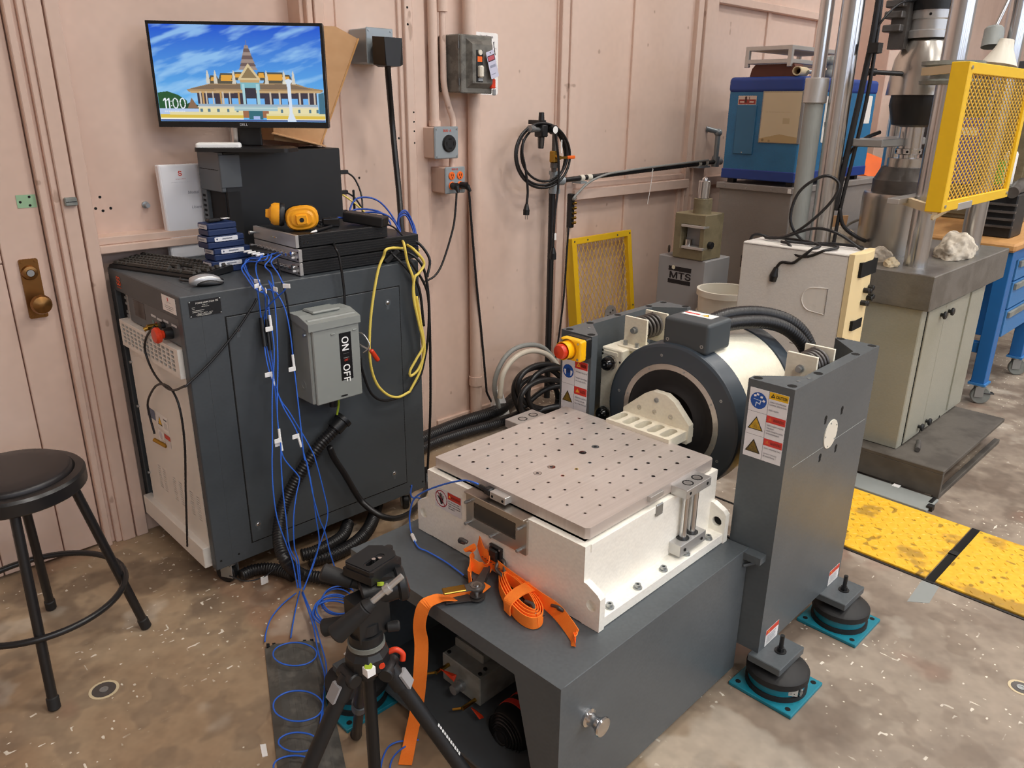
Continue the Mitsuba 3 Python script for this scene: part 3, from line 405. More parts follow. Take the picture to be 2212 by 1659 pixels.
qb = thing('quad_outlet_box', 'grey outlet box with four orange receptacles and two black plugs', 'outlet box')
part(qb, 'body', bx(2.338, 2.452, 2.845, 2.945, 1.216, 1.330, .004), 'm_wall'); part(qb, 'cover', bx(2.335, 2.455, 2.836, 2.846, 1.213, 1.333, .004), 'm_galv')
for x in (2.371, 2.421):
    for z in (1.294, 1.250):
        r = part(qb, 'receptacle', cy((x, 2.837, z), (x, 2.831, z), .0185, 24, b=.002), 'm_orangeplug', 40)
        part(r, 'slot', cat(bx(x-.007, x-.004, 2.8300, 2.832, z-.002, z+.008), bx(x+.004, x+.007, 2.8300, 2.832, z-.002, z+.008), cy((x, 2.832, z-.009), (x, 2.8300, z-.009), .003, 8)), 'm_darkhole')
p_ = Print(.05, .012); p_.text(0, 0, 'BUS-B', .008, '#c9574a'); show(qb, 'lettering', p_, (2.372, 2.8355, 1.319), (1, 0, 0), (0, 0, 1))
for i, (x, cvn, d) in enumerate(((2.371, 'outa', (0, 0)), (2.421, 'outb', (.012, 0)))):
    w = thing('power_cable', ('black power cord from the left orange receptacle sagging to the cabinet top', 'black power cord from the right orange receptacle dropping to the floor')[i], 'cord')
    part(w, 'plug', cat(cy((x, 2.831, 1.250), (x+d[0], 2.800, 1.248), .015, 16, .017), cy((x+d[0], 2.800, 1.248), (x+d[0]*2, 2.79, 1.222), .013, 12, .007)), 'm_black', 40)
    part(w, 'cord', tube([(x+d[0]*1.5, 2.792, 1.232)] + CV[cvn], .0048 if i == 0 else .0058, 8), 'm_cable', True)
def pipe(label, *segs, m='m_wall', cat_='pipe', name='conduit'): return one(name, cat(*segs), m, label, cat_, 40)
pipe('straight pink conduit entering the round receptacle box from above', cy((2.330, 2.90, 1.51), (2.330, 2.90, 5.6), .021, 20), cy((2.330, 2.90, 1.511), (2.330, 2.90, 1.535), .027, 20))
pipe('bent pink conduit beside the straight one, ending between the outlet boxes', tube([(2.374, 2.885, 5.6), (2.374, 2.885, 2.3), (2.374, 2.885, 1.80), (2.378, 2.885, 1.68), (2.405, 2.885, 1.59), (2.425, 2.885, 1.54), (2.425, 2.887, 1.45), (2.419, 2.89, 1.33)], .0145, 12), cy((2.374, 2.885, 1.985), (2.374, 2.885, 2.05), .024, 16))
pipe('thick pink conduit running from the old switch box down to the floor', cy((2.575, 2.905, .0), (2.575, 2.905, 1.66), .031, 24), cy((2.575, 2.905, .20), (2.575, 2.905, .25), .037, 24))
pipe('thick pink conduit running up from the old switch box', cy((2.535, 2.89, 1.895), (2.535, 2.89, 5.6), .031, 24))
# ------------------------------------------------ air line
ap = thing('air_pipe', 'black upright air pipe with regulator branch and a horizontal run to the right', 'pipe')
part(ap, 'upright', cy((3.10, 2.875, 0), (3.10, 2.875, 1.235), .0175, 16), 'm_black', 40)
part(ap, 'tee', cat(cy((3.105, 2.865, 1.17), (3.105, 2.865, 1.275), .026, 16), cy((3.105, 2.865, 1.228), (3.17, 2.865, 1.228), .024, 16), cy((3.105, 2.865, 1.165), (3.105, 2.865, 1.185), .031, 16), cy((3.105, 2.865, 1.262), (3.105, 2.865, 1.28), .031, 16)), 'm_galv', 40, 'galvanised tee')
part(ap, 'riser', cat(cy((3.07, 2.84, 1.28), (3.06, 2.83, 1.48), .014, 12), cy((3.066, 2.835, 1.30), (3.066, 2.835, 1.325), .02, 12)), 'm_steeldark', 40)
part(ap, 'valve', cat(bx(3.045, 3.085, 2.815, 2.855, 1.325, 1.385, .006), cy((3.065, 2.815, 1.352), (3.065, 2.79, 1.352), .01, 10), bx(3.060, 3.135, 2.79, 2.794, 1.346, 1.358)), 'm_brass', label='brass valve')
part(ap, 'valve_handle', bx(3.118, 3.175, 2.785, 2.796, 1.344, 1.360, .003), 'm_orangeplug', label='orange valve handle'); part(ap, 'valve_tag', bx(3.078, 3.085, 2.80, 2.802, 1.375, 1.44), 'm_white')
part(ap, 'run', cat(cy((3.15, 2.86, 1.229), (4.70, 2.86, 1.268), .0135, 12)), 'm_black', 40); part(ap, 'clamp', cat(cy((3.30, 2.86, 1.2325), (3.33, 2.86, 1.2333), .0175, 12), cy((3.36, 2.86, 1.234), (3.395, 2.86, 1.235), .0165, 12), cy((4.45, 2.86, 1.262), (4.475, 2.86, 1.2625), .018, 12), cy((4.53, 2.86, 1.264), (4.555, 2.86, 1.2645), .018, 12)), 'm_offwhite', 40)
part(ap, 'bracket', cat(bx(3.29, 3.34, 2.84, 2.91, 1.205, 1.216), bx(4.44, 4.57, 2.84, 2.91, 1.236, 1.247)), 'm_galv')
part(ap, 'elbow', cat(cy((4.66, 2.86, 1.268), (4.66, 2.86, 1.445), .0165, 14), ball((4.66, 2.86, 1.45), .026), cy((4.66, 2.86, 1.455), (4.575, 2.905, 1.475), .0165, 14), cy((4.66, 2.86, 1.235), (4.66, 2.86, 1.300), .026, 14), cy((4.64, 2.86, 1.268), (4.715, 2.86, 1.268), .024, 14)), 'm_galv', 40, 'galvanised elbow'); part(ap, 'zip_tie', cat(ring((3.945, 2.86, 1.249), (1, 0, .03), .0135, .0165, .006, 16), tube([(3.945, 2.842, 1.245), (3.93, 2.84, 1.15), (3.91, 2.84, 1.05)], .0018, 5)), 'm_white')
ar = thing('air_regulator', 'black air regulator with a round white gauge and quick coupling on the wall', 'regulator')
part(ar, 'body', cat(bx(2.925, 2.970, 2.79, 2.85, 1.455, 1.515, .006), bx(2.935, 2.96, 2.80, 2.90, 1.515, 1.535), cy((2.947, 2.82, 1.515), (2.947, 2.82, 1.572), .016, 16, .013), cy((2.97, 2.82, 1.487), (3.045, 2.83, 1.487), .012, 12), cy((2.947, 2.82, 1.47), (2.947, 2.82, 1.40), .018, 16, .014)), 'm_black', 40)
part(ar, 'bowl', cy((2.947, 2.82, 1.452), (2.947, 2.82, 1.405), .019, 16, .015), 'm_glass', 40); g = part(ar, 'gauge', cy((3.000, 2.80, 1.490), (3.000, 2.772, 1.490), .022, 24), 'm_black', 40); part(g, 'dial', cy((3.000, 2.7725, 1.490), (3.000, 2.771, 1.490), .018, 24), 'm_white')
part(ar, 'coupling', cat(cy((2.925, 2.815, 1.490), (2.87, 2.80, 1.495), .011, 12), cy((2.875, 2.801, 1.495), (2.832, 2.79, 1.498), .016, 14), cy((2.855, 2.795, 1.496), (2.845, 2.793, 1.497), .019, 14)), 'm_zinc', 40, 'silver quick coupling')
hc = thing('hung_power_cable', 'coiled black cord hung on the air regulator with two dangling plugs', 'cord')
for i in range(4): part(hc, 'loop', tube(CV['cl%d' % i][:-1], .0062, 8, closed=True), 'm_cable', True)
part(hc, 'end', tube(CV['cle0'], .006, 8), 'm_cable', True); part(hc, 'end', tube(CV['cle1'], .006, 8), 'm_cable', True)
x, y, z = CV['cle0'][-1]; q = part(hc, 'plug', cat(cy((x, y, z), (x-.002, y, z-.03), .008, 12, .016), cy((x-.002, y, z-.03), (x-.003, y, z-.055), .017, 12, .016)), 'm_black', 40); part(q, 'prong', cat(bx(x-.010, x-.007, y-.001, y+.001, z-.078, z-.05), bx(x+.004, x+.007, y-.001, y+.001, z-.078, z-.05)), 'm_steel')
x, y, z = CV['cle1'][-1]; part(hc, 'plug', cat(cy((x, y, z), (x, y, z-.03), .009, 12, .017), cy((x, y, z-.03), (x, y, z-.062), .018, 12, .018)), 'm_black', 40); part(hc, 'tag', bx(x+.0, x+.014, y-.008, y+.008, z+.04, z+.075), 'm_white')
mf = thing('valve_manifold', 'black wall manifold bar with a column of brass knobs', 'manifold')
part(mf, 'bar', bx(3.255, 3.285, 2.875, 2.905, .965, 1.15, .003), 'm_black')
for i in range(6): part(mf, 'port', cat(cy((3.285, 2.89, 1.125-.027*i), (3.308, 2.885, 1.125-.027*i), .008, 10), cy((3.272, 2.876, 1.125-.027*i), (3.272, 2.868, 1.125-.027*i), .007, 10)), 'm_brass' if i else 'm_bronze', 40)
one('air_hose', tube([(3.305, 2.885, 1.125)] + CV['mhose'], .0065, 8), 'm_greyhose', 'grey air hose running from the wall manifold to the horizontal pipe', 'hose', True)
one('hanging_cord', tube(CV['hangcord'] + [(3.24, 2.86, .12)], .0055, 8), 'm_cable', 'thin black line hanging from the wall manifold to the floor', 'cord', True)
# yellow mesh guard leaning on the wall
def lean(m): return mv(m, 3.272, 2.772, 0.004, rx=-7.6*1)
W_, H_ = .535, .905
gd = thing('mesh_guard', 'yellow mesh guard panel leaning against the wall by the air pipe', 'mesh guard')
for a in ((0, W_, -.02, .012, 0, .035), (0, W_, -.02, .012, H_-.035, H_), (0, .035, -.02, .012, 0, H_), (W_-.035, W_, -.02, .012, 0, H_)): part(gd, 'frame_bar', lean(bx(*a, .002)), 'm_yellow')
part(gd, 'side_flange', lean(bx(-.004, .004, -.02, .045, 0, H_, .001)), 'm_yellow')
part(gd, 'mesh', mv(lean(mv(lattice(W_-.06, H_-.06, .037, 0, .003, .0025, 1.9), .03, 0, .03)), 0), 'm_meshyellow', kind='stuff')
pp = part(gd, 'patch', lean(prism(Point(.315, .425).buffer(.056, quad_segs=3), -.008, -.006, 'y')), 'm_cabgrey', label='grey round patch plate')
for dx, dz in ((-.03, -.005), (.02, .02), (-.005, .01)): part(pp, 'screw', lean(cy((.315+dx, -.008, .425+dz), (.315+dx, -.012, .425+dz), .005, 8)), 'm_steeldark')
for x, z in ((.017, .887), (.13, .887), (.40, .887), (.518, .887), (.017, .03), (.518, .45)): part(gd, 'rivet', lean(cy((x, -.02, z), (x, -.0225, z), .005, 8)), 'm_steeldark')
# ------------------------------------------------ power amplifier cabinet
RX, RY, RZ = .867, 2.318, 1.05
rk = thing('amplifier_cabinet', 'dark grey power amplifier cabinet on casters with a white ventilated front', 'cabinet')
part(rk, 'body', cat(bx(.925, 1.769, RY, 2.943, .095, RZ, .003), bx(RX, .93, RY, 2.352, .095, RZ, .003), bx(RX, .93, 2.900, 2.943, .095, RZ, .003), bx(RX, .93, RY, 2.943, .975, RZ, .003)), 'm_rackgrey')
part(rk, 'side_groove', bx(1.000, 1.676, RY-.0008, RY+.001, .150, .968), 'm_darkhole')
sp_ = part(rk, 'side_panel', bx(1.0035, 1.6725, RY-.0035, RY, .1535, .9645, .0015), 'm_rackgrey')
for x, z in ((1.037, .919), (1.618, .912), (1.03, .215), (1.612, .215)):
    l_ = part(rk, 'latch', cat(ring((x, RY-.003, z), (0, -1, 0), .008, .013, .002, 20), bx(x-.006, x+.006, RY-.0042, RY-.003, z-.026, z-.012, .001)), 'm_gunmetal', 30); part(l_, 'screw', ball((x, RY-.004, z), .008, (1, .6, 1), 2), 'm_chrome', True)
for x in (.886, .95, 1.692, 1.755): part(rk, 'hole', cy((x, RY-.0006, .127), (x, RY+.003, .127), .004, 10), 'm_darkhole')
part(rk, 'inner_frame', bx(.885, .93, 2.345, 2.905, .12, .98), 'm_black'); part(rk, 'rack_rail', bx(.882, .90, 2.792, 2.845, .12, .972, .001), 'm_aluplain')
for z in (.955, .935, .905, .89): part(rk, 'rack_nut', bx(.878, .884, 2.836, 2.848, z-.005, z+.005, .001), 'm_zinc')
cp = part(rk, 'control_panel', bx(.872, .89, 2.353, 2.792, .884, .976, .001), 'm_rackgrey2')
part(cp, 'display', bx(.8712, .873, 2.645, 2.738, .914, .970), 'm_blackgloss')
es = part(rk, 'emergency_stop', cat(cy((.872, 2.430, .916), (.847, 2.430, .916), .019, 20)), 'm_black', 40); part(es, 'button', lathe([(0, 0), (.012, 0), (.014, .008), (.024, .014), (.026, .024), (.022, .031), (0, .033)], (.848, 2.430, .916), (-1, 0, 0), 28), 'm_red', 40, 'red mushroom button')
kn = part(rk, 'knob', cy((.872, 2.487, .928), (.858, 2.487, .928), .014, 16, b=.002), 'm_black'); part(rk, 'socket', cat(cy((.872, 2.548, .915), (.84, 2.548, .915), .009, 12), cy((.85, 2.548, .915), (.83, 2.552, .908), .007, 10)), 'm_brass', 40)
pr = Print(.44, .09)
for x, y in ((.203, .056), (.252, .053), (.307, .058), (.372, .057)): pr.rect(x, y, x+.042, y+.008, '#c5c8cc')
pr.rect(.207, .030, .222, .044, '#5e7f80'); pr.rect(.235, .030, .247, .043, '#b0484c')
show(rk, 'panel_print', pr, (.8715, 2.792, .884), (0, -1, 0), (0, 0, 1))
gp = sbox(2.353, .787, 2.858, .879)
for r_ in range(5):
    for c_ in range(13):
        y0 = 2.385+.0355*c_; z0 = .800+.0145*r_
        if not (r_ == 4 and c_ > 12): gp = gp.difference(rrect(y0, z0, y0+.027, z0+.0105, .003))
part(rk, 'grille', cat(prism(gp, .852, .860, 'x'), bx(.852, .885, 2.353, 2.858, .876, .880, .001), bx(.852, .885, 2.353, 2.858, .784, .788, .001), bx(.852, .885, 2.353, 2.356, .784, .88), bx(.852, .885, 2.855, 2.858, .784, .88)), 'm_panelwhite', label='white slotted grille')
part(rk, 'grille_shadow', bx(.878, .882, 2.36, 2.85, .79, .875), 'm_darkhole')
dp = sbox(2.356, .168, 2.852, .786)
for k, (y0, z0) in enumerate(((2.735, .345), (2.690, .345), (2.600, .345), (2.545, .345), (2.455, .345), (2.400, .345))):
    for j in range(10): dp = dp.difference(sbox(y0-.014, z0-.0095*j-.002, y0+.014, z0-.0095*j+.002))
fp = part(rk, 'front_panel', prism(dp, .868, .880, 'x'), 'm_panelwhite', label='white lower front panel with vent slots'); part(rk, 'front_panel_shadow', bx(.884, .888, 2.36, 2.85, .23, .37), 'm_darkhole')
for z in (.72, .55, .28): part(rk, 'thumb_screw', cy((.868, 2.846, z), (.860, 2.846, z), .005, 10), 'm_zinc')
part(rk, 'kick_panel', bx(.846, .88, 2.362, 2.900, .093, .170, .002), 'm_panelwhite')
pr = Print(.105, .051, '#eceae8'); pr.text(.044, .036, 'S', .010, '#c8402f'); pr.rect(.035, .030, .07, .032, '#aaa'); pr.rect(.02, .018, .085, .020, '#999'); pr.rect(.02, .012, .085, .014, '#999'); pr.rect(.03, .006, .075, .008, '#999')
show(rk, 'paper_label', pr, (.8665, 2.456, .988), (0, -1, 0), (0, 0, 1))
pr = Print(.08, .06); pr.text(.0, .016, 'S', .030, '#d9552b', w=.022); pr.text(.018, .016, 'S', .030, '#d9552b', w=.022); pr.rect(.0, .006, .040, .010, '#a8452c'); show(rk, 'logo', pr, (.8665, 2.865, .985), (0, -1, 0), (0, 0, 1))
pr = Print(.10, .051, '#17181a', .001, .0015)
pr.text(.020, .0405, 'POWER AMPLIFIER', .0046, '#c9c6c0'); pr.text(.082, .0405, 'CE', .0055, '#c9c6c0'); pr.text(.040, .034, 'VSA-H', .0036, '#b0aea8')
for y, x0, x1 in ((.030, .008, .018), (.030, .038, .062), (.025, .008, .016), (.020, .008, .046), (.0155, .008, .042), (.011, .024, .037), (.011, .042, .056), (.011, .060, .072), (.007, .018, .068), (.0035, .022, .066)): pr.rect(x0, y-.0009, x1, y+.0009, '#a8a6a0')
npl = show(rk, 'name_plate', pr, (.8925, RY-.0005, .982), (1, 0, 0), (0, 0, 1))
for x, z in ((.895, 1.030), (.990, 1.030), (.895, .985), (.990, .985)): part(npl, 'rivet', ball((x, RY-.0022, z), .0028, (1, .6, 1), 1), 'm_zinc', True)
pr = Print(.20, .13)
pr.rect(.0, .072, .075, .110, '#5f6a80'); pr.rect(.088, .055, .190, .115, '#e9e7e2'); pr.poly(tri(.115, .083, .036), '#2a2410'); pr.poly(tri(.115, .083, .027), '#e8b72a'); pr.rect(.150, .098, .180, .104, '#6c6c70'); pr.rect(.150, .066, .180, .09, '#d2d0cc')
pr.rect(.085, .0, .135, .045, '#efedea'); pr.disc(.105, .026, .015, '#c9c9cf'); pr.rect(.140, .028, .190, .045, '#c8443a'); pr.rect(.142, .0, .190, .024, '#d9d7d6')
show(rk, 'warning_label', pr, (.8675, 2.765, .465), (0, -1, 0), (0, 0, 1))
def caster(root, x, y, m=None, r=.036, h=.095, yaw=0, brake=False, wheel='m_black'):
    c = part(root, 'caster', mv(cat(bx(-.03, .03, -.028, .028, h-.008, h, .001), cy((0, 0, h-.02), (0, 0, h-.008), .022, 16), bx(-.018, .030, -.021, -.017, r-.012, h-.018, .002), bx(-.018, .030, .017, .021, r-.012, h-.018, .002)), x, y, 0, yaw), 'm_zinc', 30)
    part(c, 'wheel', mv(lathe([(0, -.013), (r-.004, -.013), (r, -.009), (r, .009), (r-.004, .013), (0, .013)], (.018, 0, r), (0, 1, 0), 24), x, y, 0, yaw), wheel, 40)
    if brake: part(c, 'brake_pedal', mv(bx(.02, .085, -.02, .02, r+.012, r+.018, .002), x, y, 0, yaw), 'm_black')
for x, y, a in ((.935, 2.365, 120), (1.70, 2.365, 60), (.935, 2.88, 120), (1.70, 2.88, 60)): caster(rk, x, y, yaw=a, r=.038)
ctg = one('cable_tag', bx(.985, 1.012, 2.245, 2.248, .018, .050, .001), 'm_white', 'small white tag on a thin cord beside the front caster of the amplifier cabinet', 'tag'); part(ctg, 'cord', tube([(.90, 2.30, .07), (.94, 2.26, .05), (1.0, 2.246, .048), (1.06, 2.24, .075), (1.10, 2.25, .06)], .0022, 6), 'm_cable')
# disconnect switch hung on the cabinet side
sw = thing('safety_switch', 'light grey ON/OFF safety switch box hung on the amplifier cabinet side', 'switch box')
part(sw, 'body', bx(1.222, 1.408, 2.206, 2.3135, .640, .935, .004), 'm_discgrey')
part(sw, 'cover', bx(1.232, 1.412, 2.196, 2.207, .638, .915, .003), 'm_discgrey')
hd = part(sw, 'hood', hull([(x, y, z) for x in (1.216, 1.416) for y, z in ((2.19, .900), (2.19, .925), (2.3135, .925), (2.3135, .944), (2.25, .944))]), 'm_discgrey'); part(hd, 'knockout_plate', bx(1.262, 1.370, 2.235, 2.305, .943, .952, .004), 'm_discgrey')
part(sw, 'rib', cat(bx(1.30, 1.315, 2.192, 2.198, .875, .879, .001), bx(1.385, 1.40, 2.192, 2.198, .875, .879, .001)), 'm_discgrey'); part(sw, 'latch_slot', bx(1.325, 1.350, 2.1945, 2.197, .648, .653), 'm_darkhole')
pr = Print(.046, .168, '#111113'); pr.text(.009, .156, 'ON', .025, '#f2f2f0', rot=-90); pr.text(.009, .058, 'OFF', .025, '#f2f2f0', rot=-90)
pr.rect(.012, .078, .034, .0805, '#777'); pr.rect(.012, .094, .034, .0955, '#666'); pr.rect(.012, .068, .036, .076, '#3a1b18'); pr.text(.014, .067, 'off', .008, '#b23a30')
show(sw, 'on_off_plate', pr, (1.331, 2.1955, .706), (1, 0, 0), (0, 0, 1))
part(sw, 'knockout', ring((1.2225, 2.262, .70), (-1, 0, 0), .012, .016, .0015, 20), 'm_discgrey'); part(sw, 'side_screw', cy((1.224, 2.222, .885), (1.213, 2.222, .885), .006, 10), 'm_zinc')
hw = part(sw, 'handle', tube([(1.412, 2.25, .855), (1.435, 2.215, .85), (1.445, 2.19, .82), (1.44, 2.19, .80), (1.425, 2.20, .785)], .003, 8), 'm_steel', True); part(hw, 'grip', mv(rbox(-.008, .008, -.008, .008, -.028, .028, .007), 1.462, 2.185, .772, ry=-32), 'm_red', label='red handle tip'); part(hw, 'rod', tube([(1.415, 2.24, .82), (1.45, 2.19, .79)], .004, 8, sp=False), 'm_steel')
part(sw, 'cable_gland', cat(cy((1.335, 2.27, .640), (1.335, 2.27, .59), .014, 14)), 'm_black'); part(sw, 'ground_wire', tube([(1.35, 2.262, .64), (1.352, 2.262, .60), (1.345, 2.268, .555)], .004, 8), 'm_greencable', label='green ground wire')
# ------------------------------------------------ things on the cabinet
pc = thing('desktop_tower', 'black desktop computer tower under the monitor', 'computer')
PX0, PX1, PY0, PY1, PZ1 = 1.244, 1.722, 2.74, 2.915, 1.439
part(pc, 'case', bx(PX0, PX1, PY0, PY1, RZ+.006, PZ1, .003), 'm_black')
part(pc, 'bezel', cat(bx(PX0-.018, PX0, PY0-.003, PY1, 1.30, PZ1, .003), bx(PX0-.018, PX0+.06, PY0-.006, PY0, 1.315, PZ1-.01, .002), bx(PX0-.018, PX0, PY1-.045, PY1, RZ+.006, 1.30, .002)), 'm_rackgrey2')
part(pc, 'front_mesh', bx(PX0-.004, PX0+.001, PY0+.01, PY1-.047, RZ+.01, 1.298), 'm_blackmatte'); part(pc, 'side_mesh', bx(PX0+.002, PX0+.05, PY0-.002, PY0+.001, RZ+.02, 1.30), 'm_blackmatte')
for i in range(10): part(pc, 'port', bx(PX0-.0195, PX0-.017, PY1-.034, PY1-.014, 1.275-.018*i, 1.283-.018*i), 'm_darkhole')
part(pc, 'drive_seam', bx(PX0-.0185, PX0-.017, PY0+.01, PY1-.01, 1.375, 1.377), 'm_darkhole')
for x in (PX0+.03, PX1-.03): part(pc, 'foot', bx(x-.02, x+.02, PY0+.01, PY1-.01, RZ, RZ+.008), 'm_rubber')
rp = thing('computer_leads', 'black leads and plugs at the back of the desktop computer tower', 'leads')
for i, z in enumerate((1.345, 1.265, 1.185, 1.155)):
    part(rp, 'plug', bx(PX1, PX1+.045, 2.755+.01*i, 2.775+.01*i, z-.008, z+.008, .003), 'm_black'); part(rp, 'lead', tube([(PX1+.04, 2.765+.01*i, z), (PX1+.075, 2.76, z-.03), (PX1+.09+.01*i, 2.74, z-.10), (PX1+.06, 2.70, max(1.07, z-.2))], .0035, 7), 'm_cable', True)
one('wifi_antenna', cat(bx(1.775, 1.785, 2.745, 2.753, 1.05, 1.275, .003), bx(1.765, 1.795, 2.735, 2.765, 1.046, 1.056)), 'm_black', 'thin upright black antenna at the rear corner of the cabinet top', 'antenna')
# monitor, turned towards the camera
ux = np.array([.757, -.653, 0]); uy = np.array([.653, .757, 0]); MO = np.array([1.335, 2.735, 1.690]) ; MW, MH = .592, .342
def MP(m):
    A = np.eye(4); A[:3, 0] = ux; A[:3, 1] = uy; A[:3, 3] = MO; m = m.copy(); m.apply_transform(A); return m
mo = thing('monitor', 'black desktop monitor showing a palace under a blue sky', 'monitor')
part(mo, 'housing', MP(cat(bx(-MW/2, MW/2, .004, .030, -MH/2, MH/2, .003), bx(-.17, .17, .03, .055, -.11, .11, .012))), 'm_black')
part(mo, 'bezel', MP(cat(bx(-MW/2, MW/2, -.002, .005, MH/2-.010, MH/2), bx(-MW/2, MW/2, -.002, .005, -MH/2, -MH/2+.020), bx(-MW/2, -MW/2+.009, -.002, .005, -MH/2, MH/2), bx(MW/2-.009, MW/2, -.002, .005, -MH/2, MH/2))), 'm_blackgloss')
pr = Print(.06, .02); pr.text(0, 0, 'DELL', .0085, '#b9b9bb'); show(mo, 'brand', pr, (-.016, -.0022, -MH/2+.006), (1, 0, 0), (0, 0, 1), f=MP)
part(mo, 'neck', MP(cat(bx(-.04, .04, .06, .075, -.235, .02, .003), bx(-.05, .05, .05, .065, -.05, .05, .003))), 'm_black')
part(mo, 'base', MP(prism(Polygon([(-.135, -.085), (.15, -.085), (.165, -.02), (.12, .09), (-.12, .09), (-.15, -.03)]).buffer(.02), -.2495, -.2365)), 'm_black')
# picture on the screen: colours at the vertices of a fine grid
SW, SH = MW-.018, MH-.030; NX, NY = 380, 212
gx, gy = np.meshgrid(np.linspace(0, 1, NX), np.linspace(0, 1, NY)); pts = np.stack([gx.ravel(), gy.ravel()], 1)   # y from bottom

import shapely
def inside(p): return shapely.contains_xy(p if hasattr(p, 'area') else Polygon([(a, 1-b) for a, b in p]), pts[:, 0], pts[:, 1])
C_ = np.zeros((len(pts), 3)); vv = 1-pts[:, 1:2]
C_[:] = np.array(lin('#0b52d2'))*(1-vv*1.25).clip(0, 1) + np.array(lin('#63b8f2'))*(vv*1.25).clip(0, 1)
st_ = meshkit.fbm(np.stack([pts[:, 0]*3.2+pts[:, 1]*3.4, pts[:, 1]*11-pts[:, 0]*7.5, pts[:, 0]*0], -1), 4, 3)[:, None]
C_ += (np.array(lin('#9fd0f8'))-C_)*(((st_-.46)/.25).clip(0, 1)*.75)
def fill(p, col): C_[inside(p)] = lin(col)
def R(u0, v0, u1, v1, col): fill([(u0, v0), (u1, v0), (u1, v1), (u0, v1)], col)
fill([(0, .70), (.06, .685), (.12, .72), (.17, .78), (.17, .90), (0, .90)], '#20552c'); fill([(.13, .84), (.19, .80), (.235, .83), (.235, .88), (.13, .88)], '#1c4426'); R(0, .865, .235, .925, '#b9cdf0')
fill([(.965, .70), (1, .68), (1, .92), (.965, .92)], '#3f6f86'); fill([(.17, .86), (.20, .75), (.235, .86)], '#8a6a52')
R(.235, .67, .955, .83, '#3b3340')
for u in (.30, .38, .44, .52, .60, .69, .74, .80, .87): R(u, .75, u+.038, .82, '#6fb5f4')
fill([(.175, .665), (.26, .625), (.32, .60), (.82, .585), (.90, .63), (.995, .655), (.99, .68), (.19, .69)], '#a98a63'); fill([(.19, .675), (.98, .665), (.98, .69), (.2, .70)], '#c9a878')
fill([(.20, .655), (.31, .61), (.80, .60), (.93, .65)], '#7f6a55')
for u0, u1, v0, v1 in ((.315, .375, .515, .60), (.375, .47, .49, .60), (.46, .525, .475, .56), (.60, .66, .47, .56), (.65, .77, .475, .59), (.755, .81, .50, .59)):
    fill([(u0+.012, v0), (u1-.012, v0), (u1+.012, v1), (u0-.012, v1)], '#565245'); fill([(u0+.016, v0+.018), (u1-.016, v0+.018), (u1-.010, v1-.028), (u0+.010, v1-.028)], '#e5a53c')
for u in (.31, .355, .465, .66, .765, .82): fill([(u-.006, .49), (u, .455), (u+.006, .49), (u+.012, .60), (u-.012, .60)], '#d8d2c4')
for k in range(7): fill([(.546-.0055*k, .20+.036*k), (.566+.0055*k, .20+.036*k), (.570+.007*k, .236+.036*k), (.542-.007*k, .236+.036*k)], ('#a08d84', '#6d5a58')[k % 2])
fill([(.5535, .22), (.556, .12), (.5585, .22)], '#8a7c80')
fill([(.49, .545), (.556, .385), (.622, .545), (.622, .56), (.49, .56)], '#dcc79a'); fill([(.508, .54), (.556, .425), (.604, .54)], '#8f7a55'); R(.50, .555, .615, .585, '#c8a571'); R(.50, .585, .615, .66, '#7fb9c4'); R(.525, .64, .59, .83, '#33303c'); R(.53, .75, .588, .82, '#79bdf6')
for u in (.25, .265, .285, .325, .37, .385, .425, .48, .67, .725, .785, .845, .90, .935): R(u, .685, u+.010, .835, '#cfc0ae' if u not in (.265, .37, .48) else '#c59a5e')
R(.507, .60, .525, .835, '#a9d3dc'); R(.592, .60, .612, .835, '#a9d3dc')
R(.235, .815, .96, .835, '#9fb4c4'); R(.235, .835, .96, .93, '#ece2b0'); R(.23, .835, .96, .85, '#d9d6cc')
for u in (.245, .29, .345, .405, .46, .73, .835, .90, .945): R(u, .865, u+.014, .905, '#5a7c8c')
R(.45, .835, .71, .885, '#a9c7cb'); R(.45, .85, .71, .858, '#cfe0df'); R(.50, .885, .655, .96, '#a06a4a'); R(.535, .885, .62, .975, '#2f6a78'); R(.56, .94, .60, .975, '#a9b9e8')
R(0, .925, .50, .965, '#dfc14a'); R(.64, .925, 1, .97, '#e2c24c'); R(.06, .90, .50, .93, '#e7dca6'); R(.64, .91, 1, .935, '#e7dca6'); R(0, .965, .5, .978, '#f6f4e6'); R(.64, .968, 1, .982, '#f6f4e6'); R(0, .978, 1, 1, '#4b5f96'); R(.64, .984, 1, 1, '#5a6c9c')
fill([(.765, .56), (.79, .54), (.815, .56), (.80, .60), (.80, .90), (.815, .96), (.82, 1), (.765, 1), (.77, .96), (.783, .90), (.778, .60)], '#dbe7f6'); fill([(.755, .585), (.768, .56), (.778, .60)], '#e9e3c8')
for u, t in ((.028, '1'), (.050, '1'), (.082, '0'), (.125, '0')):
    if t == '1': R(u+.010, .755, u+.017, .865, '#f5f8ff'); fill([(u, .775), (u+.010, .755), (u+.012, .768), (u, .79)], '#f5f8ff')
    else: fill(shapely.affinity.scale(Point(u+.018, 1-.81).buffer(1), .018, .057).difference(shapely.affinity.scale(Point(u+.018, 1-.81).buffer(1), .0115, .047)), '#f5f8ff')
R(.073, .785, .078, .795, '#f5f8ff'); R(.073, .83, .078, .84, '#f5f8ff')
for k, u in enumerate(np.linspace(.03, .145, 11)): R(u, .888, u+.008, .905, '#dfe8f4')
gv = np.stack([-SW/2+pts[:, 0]*SW, np.full(len(pts), -.0012), -MH/2+.020+pts[:, 1]*SH], 1)
ii = (np.arange(NY-1)[:, None]*NX+np.arange(NX-1)[None]).ravel()
